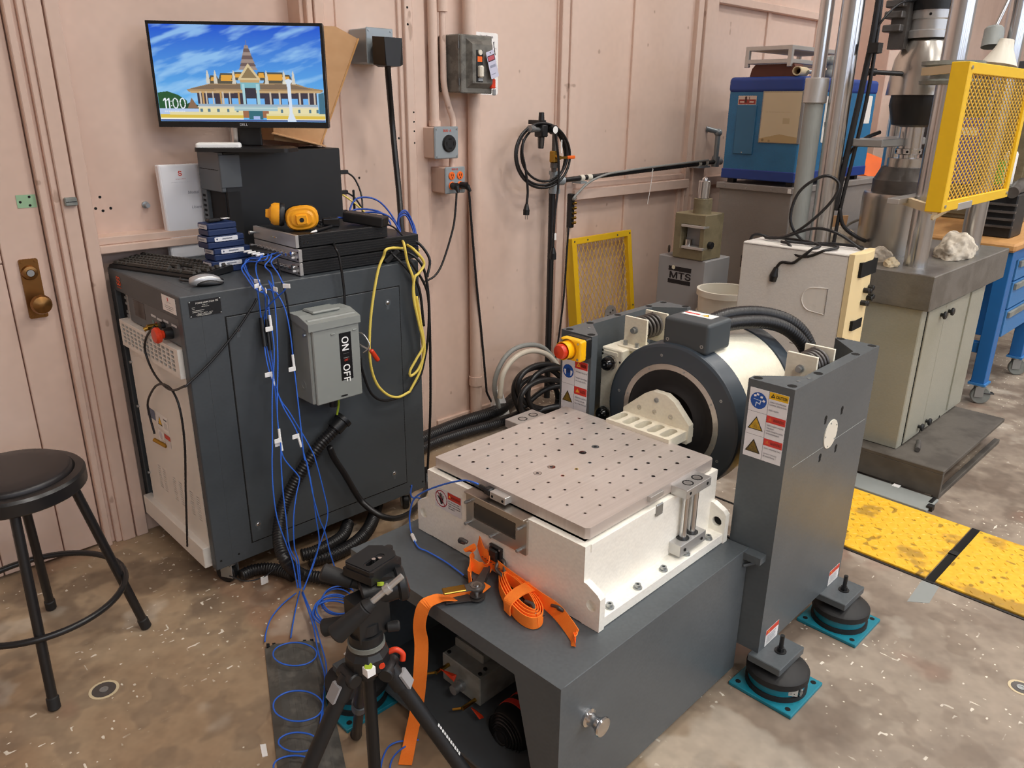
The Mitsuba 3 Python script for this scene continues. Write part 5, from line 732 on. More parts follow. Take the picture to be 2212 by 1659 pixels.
def lab3(w, h, top, left):
    pr = Print(w, h, '#e6e6ea'); s = h/.212; m_ = w*.5; r3 = h/3
    for k in range(1, 3): pr.line([(0, r3*k), (m_, r3*k)], .0011, '#7d7d84')
    pr.line([(m_, 0), (m_, h)], .0011, '#7d7d84')
    for k in range(3):
        y1 = h-r3*k-.0005; y0 = y1-.021*s; c = '#e8b820' if (top and k == 0) else '#d23b31'
        pr.rect(m_+.001, y0, w-.001, y1, c); pr.poly(tri(m_+.012*s, (y0+y1)/2, .012*s), '#2c2110' if c == '#e8b820' else '#f0b73a'); pr.poly(tri(m_+.012*s, (y0+y1)/2-.0002, .004*s), c)
        pr.text(m_+.021*s, y0+.006*s, 'CAUTION' if (top and k == 0) else 'WARNING', .0085*s, '#33270c' if c == '#e8b820' else '#5e130e', w=w-m_-.026*s)
        tx = (('VIBRATION PRESENT', 'DURING OPERATION', '', 'KEEP AWAY'), ('PINCH POINT HAZARD', 'PRESENT', 'KEEP HANDS CLEAR', 'WHEN RUNNING'), ('HIGH TEMPERATURE', '', 'DO NOT TOUCH', 'BURNS RESULT'))[k] if top else (('Noise Hazard', '', 'Wear Hearing', 'Protection'), ('MAGNETIC HAZARD', 'Keep clear', 'of the field', ''), ('PINCH HAZARD', '', 'Keep hands clear', ''))[k]
        for j, t in enumerate(tx):
            if t: pr.text(m_+.004*s, y0-.0105*s-.0082*s*j, t, .0040*s, '#85858c', False, w=min((w-m_)*.86, len(t)*.0033*s))
        cx, cy_ = m_*.5, h-r3*(k+.5)
        if left[k] == 'kick':
            pr.disc(cx, cy_, m_*.42, '#1e4fa3')
            for x, y, a in ((-.012, .013, -.3), (-.004, .018, 0), (.008, .012, 0), (.016, .002, .6)): pr.poly(shapely.affinity.rotate(sbox(cx+x-.0038, cy_+y-.003, cx+x+.0038, cy_+y+.003), math.degrees(-a)), '#f0f2f6')
            pr.line([(cx-.016, cy_+.003), (cx+.014, cy_+.000)], .0018, '#cfdcf0'); pr.line([(cx+.006, cy_), (cx+.005, cy_-.010), (cx-.006, cy_-.006), (cx-.008, cy_-.019)], .0028, '#cfdcf0')
        elif left[k] == 'ear':
            pr.disc(cx, cy_, m_*.42, '#1e4fa3'); pr.poly(Point(cx, cy_).buffer(m_*.33).intersection(sbox(cx-.1, cy_-.1, cx-m_*.17, cy_+m_*.08)), '#dfe8f5'); pr.poly(Point(cx, cy_).buffer(m_*.33).intersection(sbox(cx+m_*.17, cy_-.1, cx+.1, cy_+m_*.08)), '#dfe8f5'); pr.poly(Point(cx, cy_+m_*.04).buffer(m_*.16), '#16397a')
        else:
            pr.poly(tri(cx, cy_-.001, m_*.72), '#241d12'); pr.poly(tri(cx, cy_-.002, m_*.60), '#e9b92b')
            if left[k] == 'mag': pr.poly(Point(cx, cy_-.001).buffer(.009*s).difference(Point(cx, cy_-.001).buffer(.0055*s)).intersection(sbox(cx-.1, cy_-.001, cx+.1, cy_+.1)).union(sbox(cx-.009*s, cy_-.010*s, cx-.0055*s, cy_-.001)).union(sbox(cx+.0055*s, cy_-.010*s, cx+.009*s, cy_-.001)), '#3a2f18')
            elif left[k] == 'pinch': pr.poly(tri(cx, cy_-.007*s, .013*s), '#2b2113'); pr.line([(cx-.008*s, cy_+.006*s), (cx, cy_+.001*s), (cx+.008*s, cy_+.006*s)], .002*s, '#a9832a')
            elif left[k] == 'dot': pr.disc(cx, cy_-.004*s, .006*s, '#2b2113')
            else:
                for d in (-.006, 0, .006): pr.line([(cx+d*s+.0012*math.sin(t*1.6)*s*1.4, cy_-.011*s+.0035*s*t) for t in range(6)], .0016*s, '#7a6322')
    return pr
gshow(VT, 'warning_label', lab3(.117, .212, True, ('kick', 'pinch', 'heat')), (.8655, .0585, .641), (0, -1, 0), (0, 0, 1))
gshow(VT, 'warning_label', lab3(.115, .282, False, ('ear', 'mag', 'dot')), (.8655, .768, .497), (0, -1, 0), (0, 0, 1))
for u, a in ((.905, 0), (1.37, 0)):
    pr = Print(.085, .060, '#e4e3e3'); pr.rect(0, .042, .085, .060, '#c9402f'); pr.poly(tri(.018, .051, .010), '#e9b92b')
    for j in range(5): pr.rect(.008, .008+.0065*j, .07-.006*(j % 2), .0105+.0065*j, '#9b9ba2')
    gshow(VT, 'foot_label', pr, (u, -.0718, .002), (1, 0, 0), (0, 0, 1))
# emergency stop
eb = V('emergency_stop_box', bx(.833, .866, .640, .728, .800, .872, .004), 'm_black', label='emergency stop box'); V('yellow_cover', rbox(.800, .836, .637, .728, .798, .872, .009), 'm_estop', 30, root=eb, label='yellow cover')
sh = lathe([(.026, 0), (.029, .030), (.031, .030), (.028, 0), (.026, 0)], (.800, .690, .836), (-1, 0, 0), 32); V('shroud', sh, 'm_estop', 40, root=eb, label='yellow guard ring')
V('mushroom_button', lathe([(0, 0), (.014, 0), (.014, .020), (.024, .026), (.0265, .038), (.022, .047), (.012, .051), (0, .052)], (.800, .690, .836), (-1, 0, 0), 28), 'm_red', 40, root=eb, label='red mushroom push button')
V('legend_ring', ring((.7995, .690, .836), (-1, 0, 0), .031, .036, .0006, 32), 'm_brass', root=eb)
for v, z in ((.648, .862), (.718, .862), (.648, .808), (.718, .808)): V('screw', cy((.800, v, z), (.7985, v, z), .004, 8), 'm_zinc', root=eb)
# drum
DV, DZ = .379, .634
dm = V('drum', lathe([(.184, .008), (.184, 0), (.241, 0), (.2495, .004), (.2524, .012), (.2524, .080), (.247, .083)], (.96, DV, DZ), (1, 0, 0), 96), 'm_navyface', 25, 'large drum shaker with dark blue-grey front ring')
V('drum_shell', lathe([(.2475, .083), (.2475, .36)], (.96, DV, DZ), (1, 0, 0), 96), 'm_cream', 40, root=dm, label='cream drum shell'); V('rear_ring', lathe([(.2475, .36), (.2524, .362), (.2524, .425), (.24, .43), (0, .43)], (.96, DV, DZ), (1, 0, 0), 96), 'm_navyface', 30, root=dm, label='dark rear ring')
V('steel_ring', lathe([(.165, .010), (.165, -.0025), (.184, -.0025), (.184, .004)], (.96, DV, DZ), (1, 0, 0), 72), 'm_brushsteel', 30, root=dm, label='bright steel ring')
V('rubber_cone', lathe([(.166, .004), (.150, .010), (.128, .020), (.112, .016), (.100, .004), (.090, .002), (.082, .010), (.078, .026), (0, .026)], (.96, DV, DZ), (1, 0, 0), 72), 'm_cone', 50, root=dm, label='black rubber diaphragm')
for i in range(8):
    a = i*math.pi/4+.25; V('ring_screw', cy((.9575, DV+.1745*math.cos(a), DZ+.1745*math.sin(a)), (.956, DV+.1745*math.cos(a), DZ+.1745*math.sin(a)), .0035, 8), 'm_zinc', root=dm)
for a in (.2, 1.35, 2.6, 3.6): V('face_screw', cat(ring((.9598, DV+.212*math.cos(a), DZ+.212*math.sin(a)), (-1, 0, 0), .002, .005, .0008, 12)), 'm_zinc', root=dm)
br = V('drive_bracket', None or prism(Polygon([(.822, .286), (.975, .286), (.975, .533), (.822, .533)]).difference(unary_union([LineString([(.848, .515-.049*i), (.893, .515-.049*i)]).buffer(.0155) for i in range(5)])), .594, .6255), 'm_cream', label='cream drive bracket between drum and table')
V('slot_floor', bx(.828, .915, .295, .528, .596, .602), 'm_boxgrey', root=br)
V('arch_plate', prism(Polygon([(.286, .585), (.286, .642), (.345, .703), (.375, .719), (.425, .719), (.455, .703), (.533, .635), (.533, .585)]).buffer(.006), .924, .950, 'x'), 'm_cream', root=br, label='arched end plate')
for v, z in ((.408, .698), (.474, .655), (.413, .655), (.351, .655)): V('bolt', cat(ring((.924, v, z), (-1, 0, 0), .0055, .0085, .004 if z > .68 else .0015, 16), cy((.9235, v, z), (.9225, v, z), .004, 6)), 'm_zinc' if z > .68 else 'm_brushsteel', 30, root=br)
tb = V('terminal_cover', rbox(.975, 1.118, .272, .438, .868, .968, .012), 'm_gunmetal_rough', 30, 'dark terminal cover on the drum')
for v in (.418, .292): V('screw', cat(ring((.9752, v, .895), (-1, 0, 0), .003, .0062, .0012, 14)), 'm_zinc', root=tb)
pr = Print(.11, .05, '#e9e7e5'); pr.rect(0, .018, .055, .030, '#d0443a'); pr.poly(tri(.078, .026, .026), '#2a2212'); pr.poly(tri(.078, .0255, .020), '#e9b92b')
gshow(VT, 'danger_label', pr, (1.045, .418, .9684), (0, -1, 0), (1, 0, 0))
V('cable_hose', hose([(1.10, .375, .925), (1.22, .345, .945), (1.34, .29, .940), (1.43, .22, .905), (1.49, .175, .83), (1.52, .15, .70), (1.53, .14, .40)], .024, .010, .06), 'm_cable', True, 'black cable hose over the drum'); V('cable_hose', hose([(1.10, .335, .915), (1.20, .315, .925), (1.32, .255, .918), (1.40, .20, .88), (1.46, .16, .80), (1.49, .14, .66), (1.50, .13, .40)], .024, .010, .06), 'm_cable', True)
tk = V('trunnion_block', cat(bx(1.00, 1.16, .612, .702, .50, .803, .004), bx(.996, 1.0, .63, .69, .78, .792)), 'm_cream', label='cream trunnion block')
for v, z in ((.657, .752), (.668, .560)): k_ = V('accumulator', lathe([(.024, 0), (.024, .030), (.019, .038), (.016, .036), (.013, .040), (0, .040)], (1.0, v, z), (-1, 0, 0), 28), 'm_blackgloss', 30, root=tk); V('stem', cy((.960, v, z), (.957, v, z), .003, 8), 'm_zinc', root=k_); V('collar', ring((.999, v, z), (-1, 0, 0), .024, .0265, .012, 28), 'm_chrome', 40, root=k_)
for v, z in ((.697, .79), (.697, .777), (.62, .76), (.63, .60), (.625, .655)): V('hole', cy((1.0002, v, z), (.9993, v, z), .004 if z != .655 else .014, 12), 'm_darkhole', root=tk)
def mount(u0, u1, v0, v1, zt, foot):
    z0 = .80; c = ((v0+v1)/2, zt-.044)
    m_ = V('spring_mount', bx(u0, u0+.010, v0, v1, z0, zt, .001), 'm_cream', label='cream spring mount plate'); V('back_plate', bx(u1, u1+.010, v0, v1, z0, zt, .001), 'm_cream', root=m_)
    if foot: V('foot_plate', bx(u0-.035, u0+.002, v0-.008, v1, z0-.004, z0+.009, .001), 'm_cream', root=m_); [V('foot_bolt', cy((u0-.018, v, z0+.008), (u0-.018, v, z0+.024), .008, 14), 'm_zinc', 40, root=m_) for v in (v0+.022, v1-.022)]
    t = np.linspace(0, 5.2*2*np.pi, 120); V('spring', tube(np.stack([u0+.010+(u1-u0-.012)*t/t[-1], c[0]+.038*np.cos(t), c[1]+.038*np.sin(t)], 1), .0062, 8, sp=False), 'm_steeldark', True, root=m_, label='grey coil spring'); V('spring_core', cy((u0+.01, *c), (u1, *c), .031, 20), 'm_black', 40, root=m_)
    V('centre_bolt', cat(cy((u0, *c), (u0-.006, *c), .0125, 18), cy((u0-.006, *c), (u0-.018, *c), .009, 14)), 'm_zinc', 40, root=m_)
mount(1.075, 1.198, .570, .664, .908, True); mount(1.078, 1.198, -.034, .060, .912, False)
V('coil_hose', tube([(.93+.10*k/90, .11+.018*math.cos(k*.75), .30-.12*math.sin(k/90*1.6)+.018*math.sin(k*.75)) for k in range(120)], .004, 6, sp=False), 'm_black', True)
# slip table
body = bx(.2185, .844, .1205, .731, .3507, .5755, .003)
st = V('slip_table', cat(prism(sbox(.2185, .1205, .844, .731).difference(sbox(.240, .140, .822, .711)), .36, .5755), bx(.2185, .844, .1205, .731, .356, .52, .002), bx(.2185, .844, .07, .78, .352, .384, .002), bx(.240, .62, .118, .1215, .553, .5755, .001)), 'm_slipwhite', label='white slip table body on the base')
V('tray', bx(.241, .821, .141, .710, .519, .5215), 'm_darkhole', root=st)
for (u0, u1), (v0, v1) in (((.2185, .240), (.066, .122)), ((.822, .844), (.066, .122)), ((.2185, .240), (.729, .784)), ((.822, .844), (.729, .784))):
    vc = (v0+v1)/2; o_ = .0 if v0 < .4 else 0
    pts_l = [(v0, .352), (v1, .352), (v1, .475), (v1-.010, .475), (v0+.010, .458), (v0, .447)]
    if v0 > .4: pts_l = [(v0+v1-p, q) for p, q in pts_l]
    V('lifting_lug', prism(Polygon(pts_l).difference(Point(vc, .418).buffer(.0155)), u0, u1, 'x'), 'm_slipwhite', root=st)
    V('lug_hole', cy((u0+.012, vc, .418), (u0+.014, vc, .418), .0165, 20), 'm_darkhole' if u0 > .5 else 'm_slipwhite', root=st)
for u in (.286, .408, .529, .644, .765):
    for v in (.0855, .766): V('flange_bolt', cat(cy((u, v, .384), (u, v, .3875), .0125, 20), ring((u, v, .3875), (0, 0, 1), .0045, .0088, .009, 16)), 'm_zinc', 40, root=st)
wf = V('window_frame', prism(rrect(.313, .467, .551, .572, .004).difference(sbox(.354, .499, .519, .550)), .211, .2185, 'x'), 'm_brushsteel', label='stainless window frame'); V('window', bx(.214, .2165, .352, .521, .497, .552), 'm_screenoff', root=wf, label='dark glass window'); V('top_lip', bx(.2, .24, .316, .548, .572, .578, .001), 'm_brushsteel', root=wf)
for v, z in ((.537, .548), (.538, .480), (.436, .481), (.333, .547), (.333, .481)): V('stud', cy((.212, v, z), (.193, v, z), .0052, 12, b=.001), 'm_zinc', 40, root=wf)
cn = V('connector', cat(bx(.2075, .2185, .407, .456, .395, .447, .003), bx(.198, .2075, .415, .448, .402, .440, .006)), 'm_black', label='black square connector')
for v, z in ((.412, .442), (.451, .442), (.412, .400), (.451, .400)): V('screw', cy((.2075, v, z), (.206, v, z), .003, 8), 'm_zinc', root=cn)
pr = Print(.118, .068, '#dcdbdd'); pr.poly(Point(.029, .034).buffer(.027).difference(Point(.029, .034).buffer(.0238)), '#9c2339'); 
for dx, y1, w in ((-.0075, .049, .0034), (-.0025, .052, .0036), (.0025, .0505, .0036), (.0072, .046, .0032)): pr.line([(.029+dx, .034), (.029+dx*1.25, y1)], w, '#151114')
pr.poly(Polygon([(.0195, .036), (.0385, .036), (.036, .022), (.032, .016), (.026, .016), (.022, .024)]), '#151114'); pr.line([(.021, .029), (.0135, .040)], .004, '#151114'); pr.line([(.013, .052), (.045, .016)], .0032, '#9c2339')
pr.rect(.059, .044, .116, .066, '#c23a2c'); pr.poly(tri(.0675, .0545, .008), '#f0b73a'); pr.text(.074, .051, 'WARNING', .0065, '#6f140f', w=.038)
for j, t in enumerate(('Do not touch the', 'table when running', 'Keep hands clear of', 'the table')): pr.text(.061, .0365-.0075*j, t, .0038, '#5a5a62', False, w=min(.052, len(t)*.003))
gshow(VT, 'hand_label', pr, (.2178, .697, .468), (0, -1, 0), (0, 0, 1))
tab = Polygon([(.249, .131), (.824, .131), (.834, .141), (.834, .720), (.239, .720), (.239, .141)]).buffer(-.006).buffer(.006)
hs = [(.297+.0607*i, .1885+.0608*j) for i in range(9) for j in range(9)]; big = [(.379, .432), (.438, .432), (.580, .432), (.641, .432)]
hs = [p for p in hs if all(math.hypot(p[0]-b[0], p[1]-b[1]) > .042 for b in big)]
cut = unary_union([Point(*p).buffer(.0058, quad_segs=4) for p in hs]+[Point(*p).buffer(.012, quad_segs=5) for p in big])
tp_ = V('table_plate', cat(prism(tab.difference(cut), .594, .6133), prism(tab, .582, .5945)), 'm_alu', label='aluminium table plate with a grid of threaded holes')
for u, v in hs: V('insert', ring((u, v, .6085), (0, 0, 1), .0036, .0058, .0052, 12), 'm_chrome', 40, root=tp_)
for u, v in big: V('cap_screw', cat(ring((u, v, .600), (0, 0, 1), .005, .0105, .0135, 18), cy((u, v, .600), (u, v, .604), .0055, 6)), 'm_chrome', 40, root=tp_)
sb_ = V('stop_block', bx(.214, .240, .398, .458, .585, .606, .001), 'm_aluplain', root=tp_)
for v in (.408, .448): V('hole', cy((.2142, v, .594), (.2132, v, .594), .004, 10), 'm_darkhole', root=tp_)
V('stop_block', bx(.490, .552, .119, .132, .597, .613, .001), 'm_aluplain', root=tp_)
V('tab_plate', bx(.517, .549, .114, .1205, .543, .580, .003), 'm_zinc', root=st)
def clamp(v0, v1, u0, u1, sg):
    c = V('guide_clamp', bx(u0, u1, v0, v1, .577, .605, .0015), 'm_aluplain', label='aluminium guide clamp'); vc = (v0+v1)/2
    for u in (u0+.045, u1-.036):
        V('bush', ring((u, vc, .6045), (0, 0, 1), .0125, .0165, .001, 24), 'm_black', root=c); V('rod', cy((u, vc, .42), (u, vc, .605), .0105, 20), 'm_steel', 40, root=c, label='steel guide rod'); V('seal', ring((u, vc, .4275), (0, 0, 1), .0105, .019, .0025, 24), 'm_black', 40, root=c)
    V('lower_block', bx(u0-.002, u1+.005, v0+sg*.002, v1, .392, .428, .0015), 'm_aluplain', root=c)
    for u in (u0+.02, u1-.02):
        for z in (.591, .410): V('hole', cy((u, v0+.0006, z), (u, v0-.0006, z), .005, 12), 'm_darkhole', root=c)
clamp(.079, .132, .606, .734, 1); clamp(.719, .798, .612, .745, 0)
V('accelerometer', cat(bx(.216, .240, .463, .487, .586, .606, .004), cy((.226, .487, .597), (.224, .507, .60), .007, 10)), 'm_black', label='small black accelerometer'); V('accelerometer_plug', cat(cy((.223, .507, .600), (.215, .535, .606), .006, 10, .004), ), 'm_rackgrey', 40)
# air mounts under the machine
def iso(x, y, name_l):
    f = part(VT, 'air_mount', cat(bx(x-.098, x+.098, y-.098, y+.098, 0, .012, .002)), 'm_teal', label=name_l)
    for dx in (-.078, .078):
        for dy in (-.078, .078): part(f, 'hole', cy((x+dx, y+dy, .0112), (x+dx, y+dy, .0124), .008, 14), 'm_darkhole')
    part(f, 'drum', lathe([(.086, .012), (.086, .024), (.080, .026), (.080, .052), (.086, .054), (.0865, .068), (.080, .074)], (x, y, 0), (0, 0, 1), 48), 'm_teal', 30, 'teal mount drum'); part(f, 'rubber_band', cat(ring((x, y, .012), (0, 0, 1), .079, .0875, .014, 48), ring((x, y, .052), (0, 0, 1), .079, .0885, .018, 48)), 'm_rubber', 30); part(f, 'rubber_top', lathe([(.088, .069), (.080, .078), (.035, .098), (0, .098)], (x, y, 0), (0, 0, 1), 48), 'm_rubber', 25, 'black rubber cone')
    part(f, 'bolt', cat(cy((x, y, .120), (x, y, .124), .017, 18), cy((x, y, .124), (x, y, .135), .0105, 6), cy((x, y, .135), (x, y, .176), .0065, 12)), 'm_black', 30)
    return f
for (x, y, l_) in ((1.853, .770, 'near teal air mount under the near tower'), (2.285, .774, 'rear teal air mount under the near tower')):
    f = iso(x, y, l_); y1 = .80; part(f, 'arm_plate', bx(x-.078, x+.068, y-.040, y+.06, .098, .1215, .002), 'm_gunmetal')
pr = Print(.06, .022, '#b9b7b0'); [pr.rect(.022+.009*i, .006, .025+.009*i, .009, '#55534f') for i in range(4)]; show(VT, 'mount_plate', pr, (1.782, .735, .031), (.62, -.78, 0), (0, 0, 1)); part(VT, 'air_valve', cat(cy((1.832, .692, .040), (1.829, .682, .040), .006, 10), cy((1.8305, .686, .03), (1.830, .684, .052), .0045, 8)), 'm_zinc')
for (x, y, l_) in ((.935, 1.575, 'teal air mount at the front left of the base'), (1.80, 1.66, 'teal air mount under the far tower'), (2.28, 1.67, 'rear teal air mount under the far tower'), (1.10, .93, 'teal air mount under the front right of the base')):
    f = iso(x, y, l_)
    if x < 1.05: part(f, 'arm_plate', bx(x-.05, x+.12, y-.04, y+.04, .098, .1215, .002), 'm_gunmetal')
    elif x > 1.5: part(f, 'arm_plate', bx(x-.07, x+.07, y-.09, y+.02, .098, .1215, .002), 'm_gunmetal')
# sensor cable on the slip table, straps (authored in the machine's frame, lying on it)
se = one('table_sensor_cable', G(tube([(.215, .535, .606)] + CV['sens'][1:], .0026, 7)), 'm_cableblue', 'blue sensor cable looping from the table plate edge down onto the grey base', 'cable', True)
part(se, 'white_sleeve', G(cy(CV['sens'][7], np.array(CV['sens'][8])*.5+np.array(CV['sens'][7])*.5, .0058, 8)), 'm_white', 40); q = np.array(CV['sens'][-1]); part(se, 'black_sleeve', G(tube([q, q+(-.002, -.018, .002), q+(-.004, -.035, .006)], .004, 8)), 'm_black', True)
one('floor_sensor_cable', G(tube([(.21, .80, .50), (.22, .815, .45), (.30, .85, .38), (.42, .90, .1), (.45, .95, -.12)], .0026, 7)), 'm_cableblue', 'blue cable running from behind the base towards the white slip table corner', 'cable', True)
rs = thing('ratchet_strap', 'orange ratchet strap with its tail hanging over the front of the grey base', 'strap')
SWD = .038
Z0 = .3525
def rib(root, name, pts_, up, m='m_orange', w=SWD, th=.0022): return part(root, name, G(ribbon(pts_, w, up, th)), m, 35)
rib(rs, 'tail', [(.150, .405, .366), (.10, .405, .360), (.055, .425, .358), (.012, .446, .366), (-.022, .462, .350), (-.030, .475, .29), (-.022, .480, .22), (-.030, .478, .14), (-.03, .49, .06), (-.035, .50, -.02), (-.05, .505, -.09), (-.075, .49, -.122), (-.11, .46, -.127)], [(.25, -1, 0.0)]*4+[(.3, -.9, .2)]*2+[(.7, -.7, .0)]*3+[(.4, -.9, 0)]*4)
rib(rs, 'short_strap', [(.118, .43, .385), (.13, .455, .375), (.155, .475, .372), (.178, .495, .385), (.190, .505, .405), (.186, .515, .42)], (0, .1, 1))
rib(rs, 'short_strap', [(.205, .47, .41), (.20, .45, .40), (.188, .44, .385), (.175, .46, .378), (.168, .49, .385)], (.1, 0, 1))
rt = part(rs, 'ratchet', G(cat(*[mv(prism(unary_union([Point(0, 0).buffer(.024), Polygon([(-.01, -.018), (.085, -.010), (.085, .010), (-.01, .018)])]), z, z+.0025), .098, .388, .3555, 152) for z in (.002, .034)])), 'm_steeldark', label='steel ratchet')
part(rt, 'handle', G(cat(*[mv(prism(unary_union([Point(0, 0).buffer(.018), Polygon([(0, -.014), (.11, -.010), (.115, .004), (0, .014)])]), z, z+.002), .098, .388, .3555, a) for z, a in ((.008, 32), (.028, 32))], mv(bx(.085, .112, -.011, .006, .008, .03, .002), .098, .388, .3555, 32))), 'm_steeldark'); part(rt, 'axle', G(cat(cy((.098, .388, .356), (.098, .388, .398), .008, 14), ring((.098, .388, .392), (0, 0, 1), .009, .016, .003, 18))), 'm_steel', 40); part(rt, 'cover', G(mv(bx(.03, .092, -.014, .014, .033, .039, .002), .098, .388, .3555, 152)), 'm_brass')
part(rt, 'hook', G(tube([(.186, .520, .43), (.180, .540, .435), (.185, .552, .42), (.200, .548, .41)], .0055, 8)), 'm_steeldark', True)
rc = thing('strap_bundle', 'rolled orange strap bundle with steel hooks lying against the white slip table', 'strap')
ax0 = np.array([.205, .405, 0]); axd = np.array([-.085, -.222, 0]); L_ = np.linalg.norm(axd); axd /= L_; pd = np.array([-axd[1], axd[0], 0])
for i in range(4):
    a_ = .112-.007*i; b_ = .037-.0065*i; t = np.arange(22)*2*np.pi/22
    P_ = [ax0+axd*(L_*.52+a_*np.cos(x))+pd*(b_*np.sin(x))*(1+.2*np.cos(x))+np.array([0, 0, .3712+.003*i+.002*math.sin(3*x+i)]) for x in t]
    part(rc, 'wrap', G(ribbon(P_+[P_[0]], SWD-.004, (0, 0, 1), .0028)), 'm_orange', 35)
P_ = [ax0+axd*s+pd*q+np.array([0, 0, z]) for s, q, z in ((.10, .048, .356), (.11, .045, .385), (.125, .02, .398), (.135, -.012, .398), (.145, -.042, .385), (.15, -.046, .356))]
part(rc, 'binding', G(ribbon(P_, SWD, axd, .003)), 'm_orange', 35)
part(rc, 'hook', G(cat(tube([ax0+axd*.03+(0, 0, .385), ax0+axd*.0+pd*.01+(0, 0, .41), ax0-axd*.012+(0, 0, .405), ax0+axd*.0-pd*.012+(0, 0, .39), ax0+axd*.04-pd*.01+(0, 0, .39)], .0052, 8))), 'm_steeldark', True); part(rc, 'hook', G(cat(tube([ax0+axd*.16+(0, 0, .385), ax0+axd*.19+pd*.008+(0, 0, .392), ax0+axd*.225+(0, 0, .385)], .0055, 8), bx(.118, .150, .185, .215, .377, .384, .002))), 'm_steeldark', True)
part(rc, 'long_tail', G(ribbon([(.222, .515, .430), (.206, .475, .405), (.205, .43, .392), (.200, .36, .385), (.196, .30, .382), (.193, .24, .378), (.187, .18, .374), (.168, .125, .371), (.150, .085, .369)], SWD, [(.1, 0, 1)]*6+[(.45, -.1, .9)]*3, .0022)), 'm_orange', 35)
part(rc, 'tail_fold', G(ribbon([(.150, .085, .369), (.142, .082, .366), (.160, .10, .364)], SWD*.95, (.45, -.1, .9), .0022)), 'm_orange', 35); part(rc, 'tail_hook', G(tube([(.185, .195, .385), (.180, .17, .395), (.188, .16, .385), (.192, .18, .378)], .0045, 8)), 'm_steeldark', True)
st_n = part(rc, 'stitching', G(cat(*[bx(.1965-.0002*i, .1985-.0002*i, .47-.0115*i-.003, .47-.0115*i+.003, .40-.001*i, .4015-.001*i) for i in range(20)])), 'm_brown', kind='stuff')
# ------------------------------------------------ stool
sl = thing('stool', 'black round stool with a padded seat and a foot ring by the door', 'stool'); SC = np.array([.36, 2.3727])
part(sl, 'cushion', lathe([(0, .632), (.10, .633), (.145, .628), (.152, .618), (.152, .606)], (*SC, 0), (0, 0, 1), 56), 'm_vinyl', True, 'padded black vinyl seat'); part(sl, 'seat_pan', lathe([(.150, .606), (.158, .612), (.178, .610), (.184, .602), (.184, .568), (.180, .564), (0, .575)], (*SC, 0), (0, 0, 1), 56), 'm_stoolblack', 30)
part(sl, 'foot_ring', tube([(SC[0]+.232*math.cos(a), SC[1]+.232*math.sin(a), .215) for a in np.arange(24)*math.pi/12], .0095, 10, 3, True), 'm_stoolblack', True)
for k in range(4):
    a = -1.8159+k*math.pi/2; d = np.array([math.cos(a), math.sin(a)]); p0 = (*(SC+d*.135), .570); p1 = (*(SC+d*.262), .012)
    l_ = part(sl, 'leg', cy(p0, p1, .0135, 16), 'm_stoolblack', 40); q = np.array(p1)-np.array(p0); q /= np.linalg.norm(q); part(l_, 'foot_cap', cy(np.array(p1)-q*.028, np.array(p1)+q*.010, .0165, 16, b=.003), 'm_rubber', 40)
# ------------------------------------------------ tripod
td = thing('tripod', 'black camera tripod with a three-way head standing in front of the machine', 'tripod'); TC = np.array([.690, 1.120, 0])
P3 = np.array
e1 = P3([.97, .24, 0]); e1 /= np.linalg.norm(e1); e2 = P3([e1[1], -e1[0], 0])
def TP(m, c, z): 
    A = np.eye(4); A[:3, 0] = e1; A[:3, 1] = -e2; A[:3, 3] = (c[0], c[1], z); m = m.copy(); m.apply_transform(A); return m
hc_ = (.738, 1.153); HZ = .725
qp = part(td, 'quick_release_plate', TP(prism(Polygon([(-.044, -.034), (-.038, -.040), (.030, -.040), (.046, -.022), (.048, .012), (.032, .036), (-.036, .036), (-.044, .028)]).difference(LineString([(-.022, -.012), (.012, -.012)]).buffer(.0055)), .010, .019), hc_, HZ), 'm_black'); part(qp, 'pad', TP(prism(Polygon([(-.041, -.032), (.029, -.037), (.043, -.020), (.045, .010), (.030, .033), (-.040, .032)]).difference(LineString([(-.024, -.012), (.014, -.012)]).buffer(.008)), .019, .0206), hc_, HZ), 'm_blackmatte'); part(qp, 'camera_screw', TP(cat(cy((-.006, -.012, .012), (-.006, -.012, .024), .0042, 10), cy((.014, -.012, .008), (.014, -.012, .017), .006, 10)), hc_, HZ), 'm_steel', 40)
hd_ = part(td, 'head', TP(cat(hull([(x, y, z) for x in (-.046, .044) for y in (-.040, .034) for z in (-.008, .010)]), hull([(x, y, z) for x in (-.02, .05) for y in (-.03, .03) for z in (-.04, -.005)]), cy((-.01, -.045, -.03), (.045, .035, -.03), .026, 18)), hc_, HZ), 'm_black', 25)
part(td, 'release_lever', TP(cat(rbox(.040, .068, .006, .018, -.004, .006, .004), cy((.066, .012, -.012), (.066, .012, .006), .009, 14)), hc_, HZ), 'm_black', 30)
part(td, 'tilt_housing', cat(cy((.700, 1.140, .68), (.772, 1.110, .690), .030, 20, b=.004), cy((.766, 1.112, .689), (.784, 1.104, .691), .036, 24, b=.004), hull([(.69+dx, 1.13+dy, z) for dx in (-.022, .05) for dy in (-.03, .022) for z in (.60, .685)])), 'm_black', 30); part(td, 'tilt_cap', cy((.784, 1.104, .6905), (.7865, 1.103, .691), .022, 20), 'm_brown', 30)
part(td, 'side_handle', cat(cy((.722, 1.150, .688), (.700, 1.178, .694), .012, 14), cy((.706, 1.172, .693), (.664, 1.222, .712), .0155, 18, .0185, .004)), 'm_rubber', 40); part(td, 'bubble_level', cy((.7235, 1.103, .718), (.7215, 1.1005, .712), .007, 14), 'm_greencable', 40)
CAMO = P3([0, 0, 1.6])
def NR(m, f=.955): m = m.copy(); m.apply_translation((P3([.69, 1.12, .6])-CAMO)*(f-1)); return m
